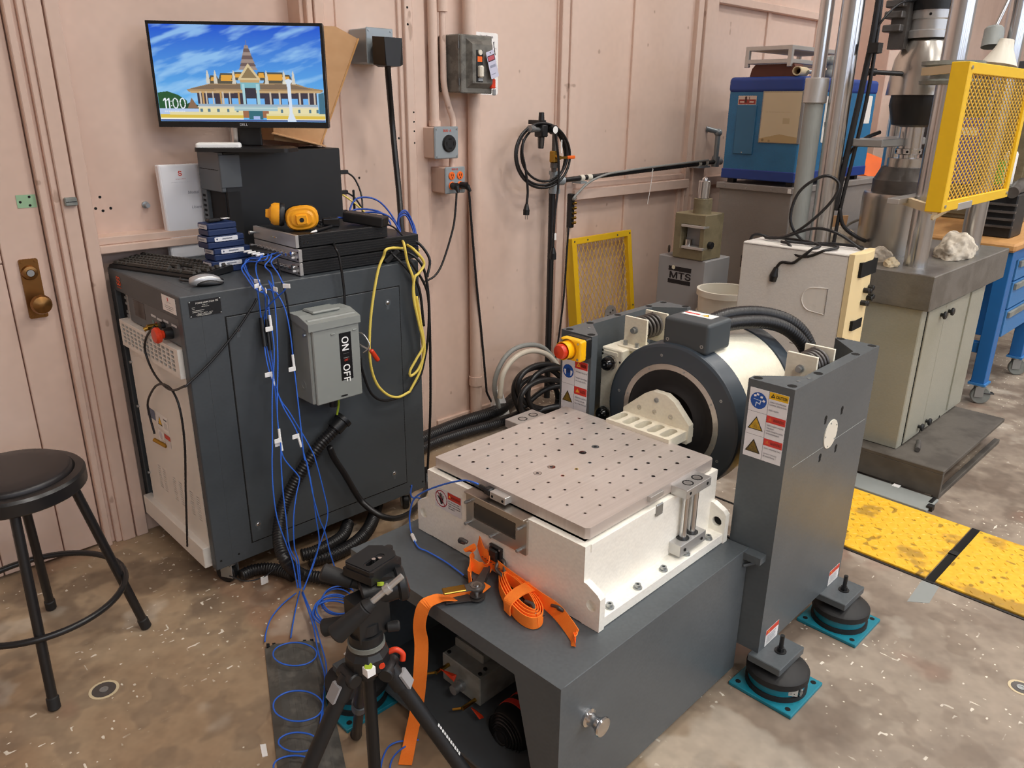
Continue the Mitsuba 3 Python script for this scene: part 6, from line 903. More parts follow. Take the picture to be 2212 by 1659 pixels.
part(td, 'pan_rod', NR(cat(cy((.775, 1.108, .700), (.716, 1.138, .648), .0062, 12), cy((.752, 1.119, .680), (.744, 1.123, .673), .0105, 14))), 'm_aluplain', 40, 'silver handle rod'); part(td, 'pan_grip', NR(cat(cy((.722, 1.135, .653), (.712, 1.140, .644), .011, 14, .016), cy((.712, 1.140, .644), (.655, 1.170, .590), .016, 18, .0205, .004))), 'm_rubber', 40)
part(td, 'lock_grip', cat(cy((.70, 1.14, .62), (.675, 1.165, .612), .008, 10), cy((.682, 1.160, .614), (.640, 1.196, .602), .016, 18, .018, .004)), 'm_rubber', 40); part(td, 'pan_knob', cat(cy((.73, 1.10, .61), (.752, 1.085, .612), .011, 12, b=.003)), 'm_rubber', 40)
part(td, 'pan_base', cat(cy((.695, 1.122, .572), (.695, 1.122, .608), .036, 28, .033), cy((.695, 1.122, .608), (.697, 1.124, .63), .028, 24)), 'm_black', 40); part(td, 'pan_scale', ring((.695, 1.122, .578), (0, 0, 1), .034, .0375, .010, 32), 'm_boxgrey', 40)
part(td, 'collar', hull([(.695+.045*math.cos(a)*s, 1.122+.045*math.sin(a)*s, z) for a in np.arange(9)*2*math.pi/9 for z, s in ((.572, .8), (.560, 1), (.532, 1.0), (.515, .72))]), 'm_black', 30)
part(td, 'round_level', cat(hull([(.672+dx, 1.086+dy, z) for dx in (-.009, .010) for dy in (-.012, .006) for z in (.538, .556)])), 'm_white'); part(td, 'level_vial', cy((.672, 1.083, .5565), (.671, 1.082, .559), .008, 12), 'm_greencable'); part(td, 'red_button', cy((.700, 1.080, .546), (.699, 1.076, .546), .0065, 12), 'm_red', 40)
part(td, 'red_lever', tube([(.728, 1.098, .552), (.742, 1.088, .556), (.752, 1.080, .545), (.750, 1.078, .53)], .006, 8), 'm_red', True, 'red lever')
part(td, 'centre_column', cat(cy((.695, 1.122, .52), (.695, 1.122, .10), .0135, 16), cy((.695, 1.122, .55), (.695, 1.122, .50), .022, 16)), 'm_black', 30)
rg = P3([.717, -.697, 0]); fg = P3([.70, .714, 0])
for (dx, df, ln) in ((-.62, -.55, 1), (.93, -.12, 1), (-.30, .85, 1)):
    d = rg*dx+fg*df; d /= np.linalg.norm(d); s0 = P3([.695, 1.122, .515])+d*.048; foot = P3([.695, 1.122, 0])+d*.36
    q = foot-s0; L_ = np.linalg.norm(q); q /= L_; sd = np.cross(q, [0, 0, 1]); sd /= np.linalg.norm(sd)
    l_ = part(td, 'leg', cat(cy(s0, s0+q*L_*.55, .0158, 16), cy(s0+q*L_*.55, foot-q*.02, .0125, 16)), 'm_black', 40)
    part(l_, 'shoulder', cat(cy(s0+sd*.026-q*.008, s0-sd*.026-q*.008, .0165, 16, b=.003), cy(s0-q*.01, s0+q*.04, .0195, 16)), 'm_black', 40); part(l_, 'angle_catch', hull([s0+d*.020+sd*a+q*b+d*c for a in (-.014, .014) for b in (.0, .034) for c in (0, .006)]), 'm_mtsgrey', label='grey angle catch')
    part(l_, 'leg_lock', cat(cy(s0+q*(L_*.52), s0+q*(L_*.58), .0195, 16), hull([s0+q*(L_*.53)+d*.02+sd*a+q*b+d*c for a in (-.008, .008) for b in (0, .035) for c in (-.004, .008)])), 'm_rackgrey2', 30); part(l_, 'foot', ball(foot+P3([0, 0, .014]), .016), 'm_rubber', True)
    if dx > .5:
        e_ = s0+q*L_*.26+P3([0, 0, .0])-sd*0; pr = Print(.10, .012); [pr.rect(.008*i, .002+.001*(i % 2), .008*i+.006, .010, '#c9c9c9') for i in range(11)]
        up_ = np.cross(q, -np.cross(q, [0, 0, 1])); n_ = P3([0, 0, 1])-q*q[2]; n_ = n_/np.linalg.norm(n_); show(l_, 'lettering', pr, e_+n_*.0162-np.cross(n_, q)*.006, q, np.cross(n_, q))
# ------------------------------------------------ things on the floor
rm = thing('cable_ramp', 'worn grey cable protector strip lying on the concrete under blue cable loops', 'cable protector')
e_ = P3([-.204, -.462, 0]); W_ = P3([.138, -.094, 0]); o_ = P3([.841, 1.947, 0])
w1 = W_/np.linalg.norm(W_); l1 = e_/np.linalg.norm(e_)
def RM(a, b, z): return o_+w1*a+l1*b+P3([0, 0, z])
WW = np.linalg.norm(W_)
part(rm, 'strip', hull([RM(a, b, z) for b in (0, .95) for a, z in ((0, 0), (WW, 0), (0, .004), (WW, .004), (.03, .018), (WW-.03, .018))]), 'm_rampgrey')
for i in range(7): part(rm, 'rib', hull([RM(.034+.0165*i+a, b, z) for a in (0, .006) for b in (.01, .95) for z in (.016, .0192)]), 'm_rampgrey')
for a in (.006, .024, WW-.05, WW-.028): part(rm, 'tooth', hull([RM(a+x, b, z) for x in (0, .010) for b in (-.014, .004) for z in (0, .012)]), 'm_black')
sc_ = thing('floor_cables', 'tangle of thin blue sensor cable looping over the grey cable protector', 'cables')
for k in ('floor0', 'floor1', 'floor2', 'floor3', 'loop0', 'loop1', 'loop2', 'loop3', 'floor4'): part(sc_, 'cable', tube(CV[k], .0024, 6), 'm_cableblue', True)
sc2 = thing('cable_bunch', 'coiled bunch of blue sensor cable on the floor behind the tripod', 'cables')
for k in range(6): part(sc2, 'loop', tube(CV['coil%d' % k][:-1], .0028, 6, closed=True), 'm_cableblue', True)
sc3 = thing('cable_loops', 'loose blue cable loops on the floor right of the tripod', 'cables'); part(sc3, 'loop', tube(CV['floor5'], .0024, 6), 'm_cableblue', True); part(sc3, 'loop', tube(CV['floor6'], .0024, 6), 'm_cableblue', True)
one('paper_scrap', hull([(1.005, 1.76, .001), (1.10, 1.80, .001), (1.12, 1.70, .001), (1.03, 1.665, .001), (1.005, 1.76, .002), (1.10, 1.80, .002), (1.12, 1.70, .002)]), 'm_paper', 'white paper scrap on the floor behind the tripod', 'paper')
one('label_scrap', hull([(.649, 1.604, .0005), (.662, 1.597, .0005), (.646, 1.555, .0005), (.634, 1.562, .0005), (.649, 1.604, .0015), (.646, 1.555, .0015)]), 'm_white', 'small white label strip stuck on the concrete left of the cable protector', 'label')
def drain(x, y, lab, r=.036):
    d_ = thing('floor_plug', lab, 'floor plug', 'round metal plugs in the floor'); part(d_, 'rim', ring((x, y, -.002), (0, 0, 1), r-.004, r+.004, .0032, 32), 'm_tan', 40); part(d_, 'disc', cy((x, y, -.001), (x, y, .0015), r-.004, 28), 'm_steeldark'); part(d_, 'boss', cat(ring((x, y, .001), (0, 0, 1), .006, .012, .002, 18), cy((x, y, .001), (x, y, .0018), .006, 6)), 'm_zinc')
drain(.421, 2.104, 'round metal plug set in the concrete near the stool'); drain(2.37, .262, 'round metal plug set in the concrete at the right edge', .03)
one('floor_tape', prism([(2.738, .668), (2.566, .657), (2.612, .600), (2.755, .612)], 0, .001), 'm_lightgrey', 'pale grey tape patch on the concrete at the corner of the yellow floor plates', 'tape')
pit = thing('plate_gap', 'black recessed joint with steel frame between the two yellow floor plates', 'floor joint'); part(pit, 'channel', bx(2.74, 3.28, .632, .662, .0, .002), 'm_darkhole'); part(pit, 'clip', bx(3.0, 3.03, .622, .672, .001, .006), 'm_black'); part(pit, 'edge', bx(2.742, 2.752, -1.2, 1.6, 0, .003), 'm_black')
def fplate(y0, y1, lab):
    p = thing('floor_plate', lab, 'floor plate', None); part(p, 'sheet', bx(2.757, 3.262, y0, y1, .001, .009, .0015), 'm_diamond'); k = 0; tr = []
    for i in range(int(.49/.032)):
        for j in range(int((y1-y0-.02)/.032)):
            x, y = 2.775+.032*i, y0+.018+.032*j; a = 45 if (i+j) % 2 else -45
            tr.append(mv(hull([(-.011, 0, 0), (.011, 0, 0), (0, .0035, 0), (0, -.0035, 0), (-.005, 0, .0022), (.005, 0, .0022)]), x, y, .009, a))
    part(p, 'tread', cat(*tr), 'm_diamond', kind='stuff')
fplate(.664, 1.30, 'yellow diamond-tread floor plate beside the near grey tower'); fplate(-.30, .630, 'yellow diamond-tread floor plate at the right edge of the floor')
gs = thing('steel_strip', 'grey steel channel on the floor in front of the test frame plinth', 'steel channel'); part(gs, 'strip', bx(3.275, 3.42, .838, 1.6, .0, .012, .002), 'm_lightgrey'); part(gs, 'foot', cat(bx(3.30, 3.33, .825, .85, .0, .022), bx(3.36, 3.42, .845, .86, .0, .016)), 'm_black'); part(gs, 'flake', bx(3.40, 3.43, 1.0, 1.03, .012, .014), 'm_white')
# ------------------------------------------------ servo test frame
TF = thing('test_frame', 'tall four-column steel test frame on a green-grey cabinet', 'test frame')
part(TF, 'plinth', cat(bx(3.435, 4.32, .845, 1.95, .118, .137, .003), bx(3.435, 3.455, .845, 1.95, .012, .12, .002), bx(3.60, 4.32, .93, 1.9, .0, .12), bx(3.435, 4.32, .845, .87, .0, .022, .002)), 'm_plinth', label='dark steel plinth')
part(TF, 'cabinet', bx(3.52, 4.40, 1.078, 1.80, .137, .792, .004), 'm_cabgreen')
for x0, x1 in ((3.585, 3.80), (3.805, 4.07), (4.16, 4.33)): d_ = part(TF, 'door', bx(x0, x1, 1.070, 1.08, .16, .775, .002), 'm_cabgreen'); 
for x in (3.745, 3.845):
    for z in (.735, .19): part(TF, 'door_knob', cat(cy((x, 1.071, z), (x, 1.058, z), .008, 10), cy((x, 1.058, z), (x, 1.046, z), .018, 16, b=.003)), 'm_black', 40)
part(TF, 'seams', cat(bx(3.801, 3.8045, 1.0755, 1.079, .14, .79), bx(3.58, 3.584, 1.0755, 1.079, .14, .79), bx(4.072, 4.078, 1.0755, 1.079, .14, .79)), 'm_darkhole')
part(TF, 'slab', bx(3.500, 4.56, 1.048, 1.86, .792, .945, .004), 'm_slab', label='thick steel table slab')
for x, y in ((3.690, 1.200), (3.665, 1.640), (4.47, 1.210), (4.45, 1.66)): part(TF, 'column', cat(cy((x, y, .945), (x, y, 5.4), .048, 32)), 'm_steel', 40, 'polished steel column')
AC = (4.02, 1.43)
def AL(name, prof, m, label=None): return part(TF, name, lathe(prof, (*AC, 0), (0, 0, 1), 40), m, 30, label)
AL('actuator', [(0, .945), (.165, .945), (.170, 1.20), (.165, 1.225), (.14, 1.23), (0, 1.23)], 'm_brushsteel', 'polished actuator cylinder'); AL('gland', [(.135, 1.23), (.135, 1.285), (.13, 1.29), (.105, 1.345), (0, 1.345)], 'm_steeldark'); AL('piston_plate', [(.085, 1.345), (.085, 1.385), (0, 1.385)], 'm_brushsteel')
AL('load_cell', [(0, 2.02), (.09, 2.02), (.09, 1.985), (.085, 1.98), (.085, 1.94), (.10, 1.935), (.10, 1.905)], 'm_aluplain'); AL('upper_grip', [(.085, 1.905), (.125, 1.82), (.135, 1.74), (.14, 1.665), (0, 1.665)], 'm_brushsteel', 'upper hydraulic grip'); AL('grip_nose', [(.115, 1.665), (.118, 1.62), (.095, 1.535), (.05, 1.525), (0, 1.52)], 'm_black'); AL('rod', [(.052, 1.53), (.052, 1.43), (.058, 1.428), (.058, 1.405), (.04, 1.40), (.04, 1.385)], 'm_steel'); AL('upper_cylinder', [(0, 2.70), (.095, 2.70), (.095, 2.02)], 'm_black')
for a in range(6): part(TF, 'flange_hole', cy((AC[0]+.0905*math.cos(a*1.047+3.4), AC[1]+.0905*math.sin(a*1.047+3.4), 2.0), (AC[0]+.0885*math.cos(a*1.047+3.4), AC[1]+.0885*math.sin(a*1.047+3.4), 2.0), .006, 8), 'm_darkhole'); part(TF, 'clamp_hole', cy((AC[0]+.0585*math.cos(a*1.047+3.4), AC[1]+.0585*math.sin(a*1.047+3.4), 1.416), (AC[0]+.056*math.cos(a*1.047+3.4), AC[1]+.056*math.sin(a*1.047+3.4), 1.416), .006, 8), 'm_darkhole')
part(TF, 'tie_plate', bx(3.72, 4.25, 1.44, 1.60, 1.44, 1.475, .004), 'm_zinc'); part(TF, 'grip_handle', cat(cy((3.90, 1.47, 1.755), (3.775, 1.56, 1.76), .010, 12), cy((3.79, 1.55, 1.76), (3.76, 1.572, 1.76), .016, 12)), 'm_black', 40)
part(TF, 'crosshead_lug', cat(*[bx(3.86, 3.98, 1.50, 1.58, z, z+.03, .004) for z in (1.93, 1.985, 2.03)], bx(3.90, 3.96, 1.49, 1.56, 1.86, 2.3)), 'm_steeldark'); part(TF, 'collar', cat(lathe([(.050, 1.70), (.115, 1.702), (.118, 1.715), (.08, 1.725), (.075, 1.765), (.118, 1.775), (.118, 1.79), (.05, 1.792)], (3.70, 1.20, 0), (0, 0, 1), 36)), 'm_boxgrey', 30)
part(TF, 'lower_collar', cat(bx(3.55, 3.72, 1.03, 1.05, 1.215, 1.245, .002), bx(3.48, 3.80, 1.24, 1.29, 1.225, 1.248, .002)), 'm_aluplain')
lc = part(TF, 'lift_cylinder', cat(cy((3.64, 1.745, .945), (3.64, 1.745, 1.63), .042, 24)), 'm_lightgrey', 40, 'grey painted lift cylinder'); part(lc, 'sleeve', cy((3.64, 1.745, 1.625), (3.64, 1.745, 1.735), .052, 24, b=.004), 'm_aluplain', 40); part(lc, 'piston_rod', cy((3.64, 1.745, 1.73), (3.64, 1.745, 5.4), .030, 24), 'm_steel', 40)
part(TF, 'drain_pipe', cat(cy((3.56, 1.00, .150), (3.66, 1.03, .150), .011, 12)), 'm_steeldark', 40)
fc = thing('frame_cables', 'black cable run climbing beside the left column of the test frame', 'cables')
part(fc, 'run', tube([(3.70, 1.60, 1.15), (3.705, 1.595, 1.30), (3.72, 1.585, 1.50), (3.74, 1.575, 1.75), (3.73, 1.56, 2.0), (3.72, 1.56, 2.6)], .014, 8), 'm_cable', True); part(fc, 'run', tube([(3.71, 1.59, .96), (3.715, 1.58, 1.20), (3.74, 1.565, 1.45), (3.76, 1.555, 1.72), (3.755, 1.56, 2.1), (3.72, 1.58, 2.6)], .009, 8), 'm_cable', True)
part(fc, 'connector', hull([(3.70+dx, 1.545+dy, z) for dx in (-.02, .03) for dy in (-.035, .01) for z in (1.835, 1.875)]+[(3.71, 1.52, 1.83), (3.72, 1.515, 1.86)]), 'm_black'); part(fc, 'branch', tube([(3.73, 1.57, 1.90), (3.75, 1.53, 1.98), (3.82, 1.50, 2.04), (3.95, 1.48, 2.06)], .005, 7), 'm_cable', True); part(fc, 'branch', tube([(3.69, 1.605, 1.36), (3.74, 1.60, 1.40), (3.86, 1.58, 1.47), (3.95, 1.55, 1.50)], .009, 7), 'm_cable', True); part(fc, 'branch', tube([(3.71, 1.585, 1.16), (3.72, 1.56, 1.08), (3.78, 1.52, 1.03), (3.86, 1.50, 1.0)], .009, 7), 'm_cable', True)
fg_ = thing('frame_guard', 'yellow mesh guard panel fixed to the front of the test frame', 'mesh guard')
gx0, gx1, gz0, gz1, gy0 = 3.36, 4.24, 1.222, 1.772, 1.045
for a in ((gx0, gx1, gy0-.012, gy0+.006, gz0, gz0+.040), (gx0, gx1, gy0-.012, gy0+.006, gz1-.040, gz1), (gx0, gx0+.045, gy0-.014, gy0+.006, gz0, gz1), (gx1-.04, gx1, gy0-.012, gy0+.006, gz0, gz1), (gx0-.004, gx0+.001, gy0-.014, gy0+.05, gz0, gz1)): part(fg_, 'frame_bar', bx(*a, .002), 'm_yellow')
part(fg_, 'mesh', mv(lattice(gx1-gx0-.06, gz1-gz0-.06, .046, 0, .004, .003, .55), gx0+.03, gy0, gz0+.03), 'm_meshyellow', kind='stuff')
for x, z in ((3.385, 1.752), (3.385, 1.243), (4.21, 1.243)): part(fg_, 'bolt', cy((x, gy0-.012, z), (x, gy0-.018, z), .007, 10), 'm_zinc')
part(fg_, 'arm', cat(hull([(x, y, z) for x, y in ((3.36, 1.045), (3.36, 1.065), (3.60, 1.285), (3.62, 1.265)) for z in (1.735, 1.765)])), 'm_tan', label='pale upper arm'); part(fg_, 'arm', cat(hull([(x, y, z) for x, y in ((3.36, 1.045), (3.36, 1.065), (3.62, 1.275), (3.64, 1.255)) for z in (1.212, 1.245)])), 'm_tan', label='pale lower arm'); part(fg_, 'stay', cat(hull([(x, y, z) for x, y, z in ((3.38, 1.06, 1.215), (3.40, 1.06, 1.215), (3.56, 1.13, 1.165), (3.58, 1.13, 1.175), (3.38, 1.075, 1.205))]), hull([(3.56, 1.12, 1.165), (3.58, 1.14, 1.165), (3.72, 1.06, 1.235), (3.74, 1.06, 1.235), (3.57, 1.13, 1.178)])), 'm_tan')
rg_ = meshkit
def ragmesh(cx, cy_, z, sx, sy_, h, seed, rz=0):
    m = trimesh.creation.icosphere(4, 1.0); v = m.vertices.copy(); n = meshkit.fbm(v*2.3+seed, 4, seed); f = meshkit.noise(v*np.array([7, 2, 3])+seed, seed)
    v *= (.62+.55*n+.14*f)[:, None]; v[:, 2] = np.maximum(v[:, 2], -.25)+.25; return mv(trimesh.Trimesh(v*np.array([sx, sy_, h]), m.faces, process=False), cx, cy_, z, rz)
one('shop_rag', ragmesh(4.12, 1.17, .946, .20, .085, .085, 3, 8), 'm_rag', 'large crumpled pale rag on the steel slab beside the rear column', 'rag', 40); one('shop_rag', ragmesh(3.70, 1.36, .946, .06, .05, .05, 9), 'm_rag', 'small crumpled rag on the steel slab behind the near column', 'rag', 40); one('shop_rag', ragmesh(3.98, 1.68, .946, .10, .07, .075, 5), 'm_rag', 'crumpled pale rag left of the actuator cylinder', 'rag', 40); one('debris', ragmesh(3.60, 1.27, .946, .045, .03, .03, 11), 'm_tan', 'small pile of tan debris at the front of the steel slab', 'debris', 40)
cdp = one('cardboard_piece', mv(bx(-.075, .075, -.004, .004, 0, .13), 4.10, 1.78, .946, -35, rx=8), 'm_card', 'small brown cardboard piece standing left of the actuator', 'cardboard'); hs_ = one('grey_hoop', tube([(4.02, 1.70, .95), (4.04, 1.68, 1.03), (4.08, 1.63, 1.07), (4.12, 1.60, 1.06)], .007, 8), 'm_greyhose', 'bent grey tube between the cardboard piece and the actuator', 'tube', True)
lp = thing('work_lamp', 'translucent white lamp shade on a bent arm behind the test frame guard', 'lamp'); part(lp, 'shade', lathe([(.03, .11), (.04, .07), (.078, .0), (.076, .0), (.036, .07), (.026, .11)], (4.30, 1.20, 1.80), (.12, -.10, 1), 24), 'm_offwhite', 40); part(lp, 'neck', lathe([(.045, 0), (.040, .08), (.03, .09), (0, .09)], (4.32, 1.25, 1.88), (.2, .1, 1), 20), 'm_lightgrey', 40); part(lp, 'arm', tube([(4.34, 1.26, 1.95), (4.40, 1.24, 2.10), (4.42, 1.22, 2.3)], .009, 8), 'm_steel', True)
# ------------------------------------------------ beige server computer, cord on top
SX, SY0, SY1, SZ = 3.10, 1.235, 1.715, 1.057
ped = thing('equipment_stand', 'low grey steel stand under the beige server computer', 'stand'); part(ped, 'top', bx(3.09, 3.33, 1.20, 1.73, .46, .485, .003), 'm_cabgrey'); [part(ped, 'leg', bx(x-.015, x+.015, y-.015, y+.015, 0, .46), 'm_cabgrey') for x in (3.12, 3.30) for y in (1.23, 1.70)]
sv = thing('server_computer', 'off-white server computer with a yellowed front bezel and black cord on top', 'computer')
def SVR(m): return mv(mv(m, -SX, -SY0), SX, SY0, 0, 2.5)
part(sv, 'case', SVR(bx(SX, SX+.215, SY0+.02, SY1, .49, SZ, .004)), 'm_pcwhite'); part(sv, 'side_lip', SVR(bx(SX-.001, SX+.003, SY0+.02, SY1, SZ-.010, SZ-.007)), 'm_cabgrey')
bz = part(sv, 'bezel', SVR(prism(Polygon([(SX-.003, SY0+.02), (SX-.003, SY0-.002), (SX+.06, SY0-.022), (SX+.15, SY0-.022), (SX+.218, SY0-.002), (SX+.218, SY0+.02)]), .49, SZ+.002)), 'm_beige', label='yellowed front bezel')
for z0, z1, x0, x1 in ((.965, 1.025, .03, .20), (.745, .785, .03, .13)): part(bz, 'drive_bay', SVR(mv(bx(x0, x1, -.0245, -.010, z0, z1), SX, SY0)), 'm_darkhole')
for z, x in ((.905, .10), (.90, .13), (.91, .15), (.855, .09), (.85, .115), (.865, .15), (.87, .17)): part(bz, 'knob', SVR(cy((SX+x, SY0-.020, z), (SX+x, SY0-.045, z), .011, 12, b=.002)), 'm_black', 40)
part(bz, 'badge', SVR(mv(bx(.05, .075, -.0235, -.018, .66, .685), SX, SY0)), 'm_white'); part(sv, 'finger_recess', SVR(prism(Polygon([(SY0+.085, .905)]+[(SY0+.085+.055+.048*math.sin(a)-.05+.05, .855+.050*math.cos(a)) for a in np.linspace(.2, math.pi-.2, 12)]+[(SY0+.085, .805)]), SX-.0015, SX+.002, 'x')), 'm_panelwhite'); part(sv, 'recess_rim', SVR(tube([(SX-.002, SY0+.085, .80), (SX-.002, SY0+.085, .91)], .0022, 6, sp=False)), 'm_cabgrey'); part(sv, 'recess_arc', SVR(tube([(SX-.002, SY0+.085, .91)]+[(SX-.002, SY0+.085+.055+.048*math.sin(a), .855+.050*math.cos(a)) for a in np.linspace(.2, math.pi-.2, 12)]+[(SX-.002, SY0+.085, .80)], .0022, 6)), 'm_pcwhite')
for c in range(3):
    for r_ in range(6): part(sv, 'vent_slot', SVR(bx(SX-.0008, SX+.001, SY0+.135+.030*c, SY0+.155+.030*c, .715-.013*r_, .720-.013*r_)), 'm_cabgrey')
sc4 = thing('coiled_power_cable', 'black power cord looped on top of the off-white server computer', 'cord')
sz_ = SZ+.012
part(sc4, 'cord', tube([(3.16, 1.73, .97), (3.16, 1.725, 1.055), (3.17, 1.70, sz_+.01), (3.19, 1.62, sz_), (3.20, 1.52, sz_+.05), (3.24, 1.43, sz_+.16), (3.26, 1.41, sz_+.24), (3.24, 1.47, sz_+.27), (3.20, 1.55, sz_+.20), (3.18, 1.56, sz_+.08), (3.21, 1.50, sz_), (3.24, 1.38, sz_), (3.25, 1.28, sz_), (3.22, 1.27, sz_), (3.20, 1.36, sz_+.05), (3.19, 1.46, sz_+.06), (3.16, 1.58, sz_+.01), (3.17, 1.66, sz_), (3.21, 1.60, sz_), (3.20, 1.48, sz_), (3.14, 1.40, sz_), (3.10, 1.41, sz_-.01), (3.085, 1.45, sz_-.05), (3.082, 1.48, sz_-.075), (3.085, 1.53, sz_-.08), (3.083, 1.552, sz_-.11)], .0062, 8, 7), 'm_cable', True); part(sc4, 'loop', tube([(3.12, 1.56, sz_), (3.11, 1.52, sz_-.005), (3.095, 1.48, sz_-.04), (3.09, 1.42, sz_-.04), (3.10, 1.36, sz_-.01), (3.15, 1.33, sz_), (3.19, 1.37, sz_), (3.16, 1.48, sz_), (3.13, 1.55, sz_+.003)], .0062, 8), 'm_cable', True)
part(sc4, 'plug', cat(cy((3.083, 1.550, sz_-.105), (3.083, 1.556, sz_-.14), .009, 12, .018), cy((3.083, 1.556, sz_-.14), (3.083, 1.558, sz_-.165), .018, 12, .014)), 'm_black', 40); part(sc4, 'socket', rbox(3.14, 3.175, 1.728, 1.755, .925, .985, .008), 'm_black')
wbn = thing('white_bin', 'worn white plastic bin behind the drum', 'bin'); part(wbn, 'body', cat(lathe([(.115, 0), (.135, .70), (.145, .705), (.145, .735), (.132, .735), (.112, .01), (0, .01)], (3.48, 2.005, 0), (0, 0, 1), 36)), 'm_offwhite', 30); part(wbn, 'rib', lathe([(.135, .60), (.141, .605), (.141, .618), (.135, .62)], (3.48, 2.005, 0), (0, 0, 1), 36), 'm_offwhite', 30)
# ------------------------------------------------ grey instrument cabinet with olive press head
mc = thing('instrument_cabinet', 'grey metal cabinet lettered MTS under the olive load unit', 'cabinet')
part(mc, 'body', bx(3.50, 3.74, 2.150, 2.443, .0, .850, .004), 'm_mtsgrey'); pr = Print(.142, .095); pr.rect(0, .068, .142, .092, '#15151a'); pr.rect(0, .0, .142, .022, '#15151a'); pr.text(.004, .028, 'MTS', .034, '#15151a', w=.134); pr.disc(.03, .086, .011, '#d9d2bb'); show(mc, 'lettering', pr, (3.4992, 2.373, .708), (0, -1, 0), (0, 0, 1))
for y, z in ((2.33, .585), (2.25, .578)): part(mc, 'screw', cy((3.4998, y, z), (3.497, y, z), .006, 10), 'm_steeldark')
ol = thing('load_unit', 'olive green open load unit with a clear-topped plunger on the grey cabinet', 'load unit')
oy0, oy1, ox0, ox1, oz0, oz1 = 2.165, 2.352, 3.49, 3.66, .851, 1.085
part(ol, 'housing', cat(bx(ox0, ox1, oy1-.045, oy1, oz0, oz1, .004), bx(ox0, ox1, oy0, oy0+.030, oz0, oz1, .004), bx(ox0, ox1, oy0, oy1, oz0, oz0+.055, .004), bx(ox0, ox1, oy0, oy1, oz1-.055, oz1, .004), bx(ox1-.02, ox1, oy0, oy1, oz0, oz1)), 'm_olive')
part(ol, 'tray', cat(bx(ox0-.012, ox0+.04, oy0+.0, oy1-.06, oz0+.055, oz0+.068, .001), bx(ox0-.012, ox0+.04, oy0+.0, oy1-.05, oz1-.068, oz1-.055, .001)), 'm_aluplain'); part(ol, 'window', bx(ox0+.05, ox0+.055, oy0+.055, oy1-.05, oz0+.06, oz1-.06), 'm_mtsgrey'); part(ol, 'specimen', cy((ox0+.03, 2.275, oz0+.066), (ox0+.03, 2.275, oz0+.10), .020, 20), 'm_steel', 40)
part(ol, 'neck', cy((3.56, 2.235, oz1), (3.56, 2.235, oz1+.075), .047, 28), 'm_olive', 40); part(ol, 'plunger', cy((3.56, 2.235, oz1+.075), (3.56, 2.235, oz1+.165), .031, 24, b=.003), 'm_steel', 40); part(ol, 'tip', ball((3.56, 2.235, oz1+.168), .016), 'm_chrome', True); part(ol, 'knob', cat(cy((ox0+.05, oy0, .93), (ox0+.05, oy0-.02, .93), .018, 14)), 'm_black', 40)
eby = thing('eye_bolt', 'dark eye bolt with shackle beside the olive load unit', 'eye bolt'); part(eby, 'eye', mv(trimesh.creation.torus(.016, .005, 16, 8), 3.55, 2.415, .878, 40, rx=90), 'm_steeldark', True); part(eby, 'pin', cat(cy((3.55, 2.38, .862), (3.55, 2.36, .90), .010, 12), bx(3.54, 3.56, 2.36, 2.39, .852, .868)), 'm_zinc', 40)
# ------------------------------------------------ chiller on its cabinet
gc = thing('grey_cabinet', 'tall grey cabinet carrying the blue chiller', 'cabinet'); part(gc, 'body', bx(4.22, 5.35, 2.085, 2.545, .0, 1.165, .004), 'm_cabgrey'); part(gc, 'top', cat(bx(4.20, 5.38, 2.070, 2.560, 1.150, 1.186, .004)), 'm_cabgrey')
for y in (2.50, 2.36, 2.20): part(gc, 'screw', cy((4.20, y, 1.166), (4.197, y, 1.166), .005, 8), 'm_zinc')
part(gc, 'sticker', bx(4.1985, 4.2005, 2.080, 2.10, 1.154, 1.180), 'm_white')
ch = thing('chiller', 'blue chiller cabinet with a yellowed paper sheet on its front', 'chiller'); cy0, cy1 = 2.078, 2.530
part(ch, 'body', bx(4.205, 5.15, cy0, cy1, 1.262, 1.70, .006), 'm_blue'); part(ch, 'top_cover', rbox(4.195, 5.16, cy0-.006, cy1+.006, 1.684, 1.767, .022), 'm_bluedark', 40); part(ch, 'base', bx(4.200, 5.15, cy0-.004, cy1+.004, 1.212, 1.268, .004), 'm_bluedark'); part(ch, 'feet', cat(*[bx(x-.02, x+.02, y-.02, y+.02, 1.186, 1.214) for x in (4.26, 5.08) for y in (cy0+.04, cy1-.04)]), 'm_black')
ac = part(ch, 'access_panel', bx(4.196, 4.21, 2.347, 2.468, 1.352, 1.619, .003), 'm_bluepanel'); part(ac, 'screw', cy((4.196, 2.41, 1.362), (4.193, 2.41, 1.362), .004, 8), 'm_zinc')
part(ch, 'frame', bx(4.200, 4.21, 2.070, 2.318, 1.418, 1.694, .002), 'm_mtsgrey'); pr = Print(.225, .268, '#cdbd9f'); pr.rect(.02, .16, .17, .162, '#bba987'); pr.rect(.13, .10, .17, .13, '#bfae8c'); pr.poly(Polygon([(0, 0), (.225, 0), (.225, .03), (.12, .045), (0, .02)]), '#b69d73'); pr.disc(.02, .012, .008, '#8d7a58'); pr.disc(.06, .008, .007, '#9a8560'); pr.rect(0, .262, .225, .268, '#b5a789')
show(ch, 'paper_sheet', pr, (4.1985, 2.310, 1.422), (0, -1, 0), (0, 0, 1), 'yellowed paper sheet')
pr = Print(.115, .048, '#c9b6aa'); pr.rect(.004, .004, .111, .028, '#8f3a34'); pr.rect(.012, .012, .04, .018, '#d9c6ba'); pr.rect(.072, .012, .10, .018, '#d9c6ba'); pr.rect(.043, .012, .055, .044, '#4a2b28'); pr.rect(.068, .018, .073, .044, '#7a5a52'); show(ch, 'warning_plate', pr, (4.2035, 2.470, 1.620), (0, -1, 0), (0, 0, 1))
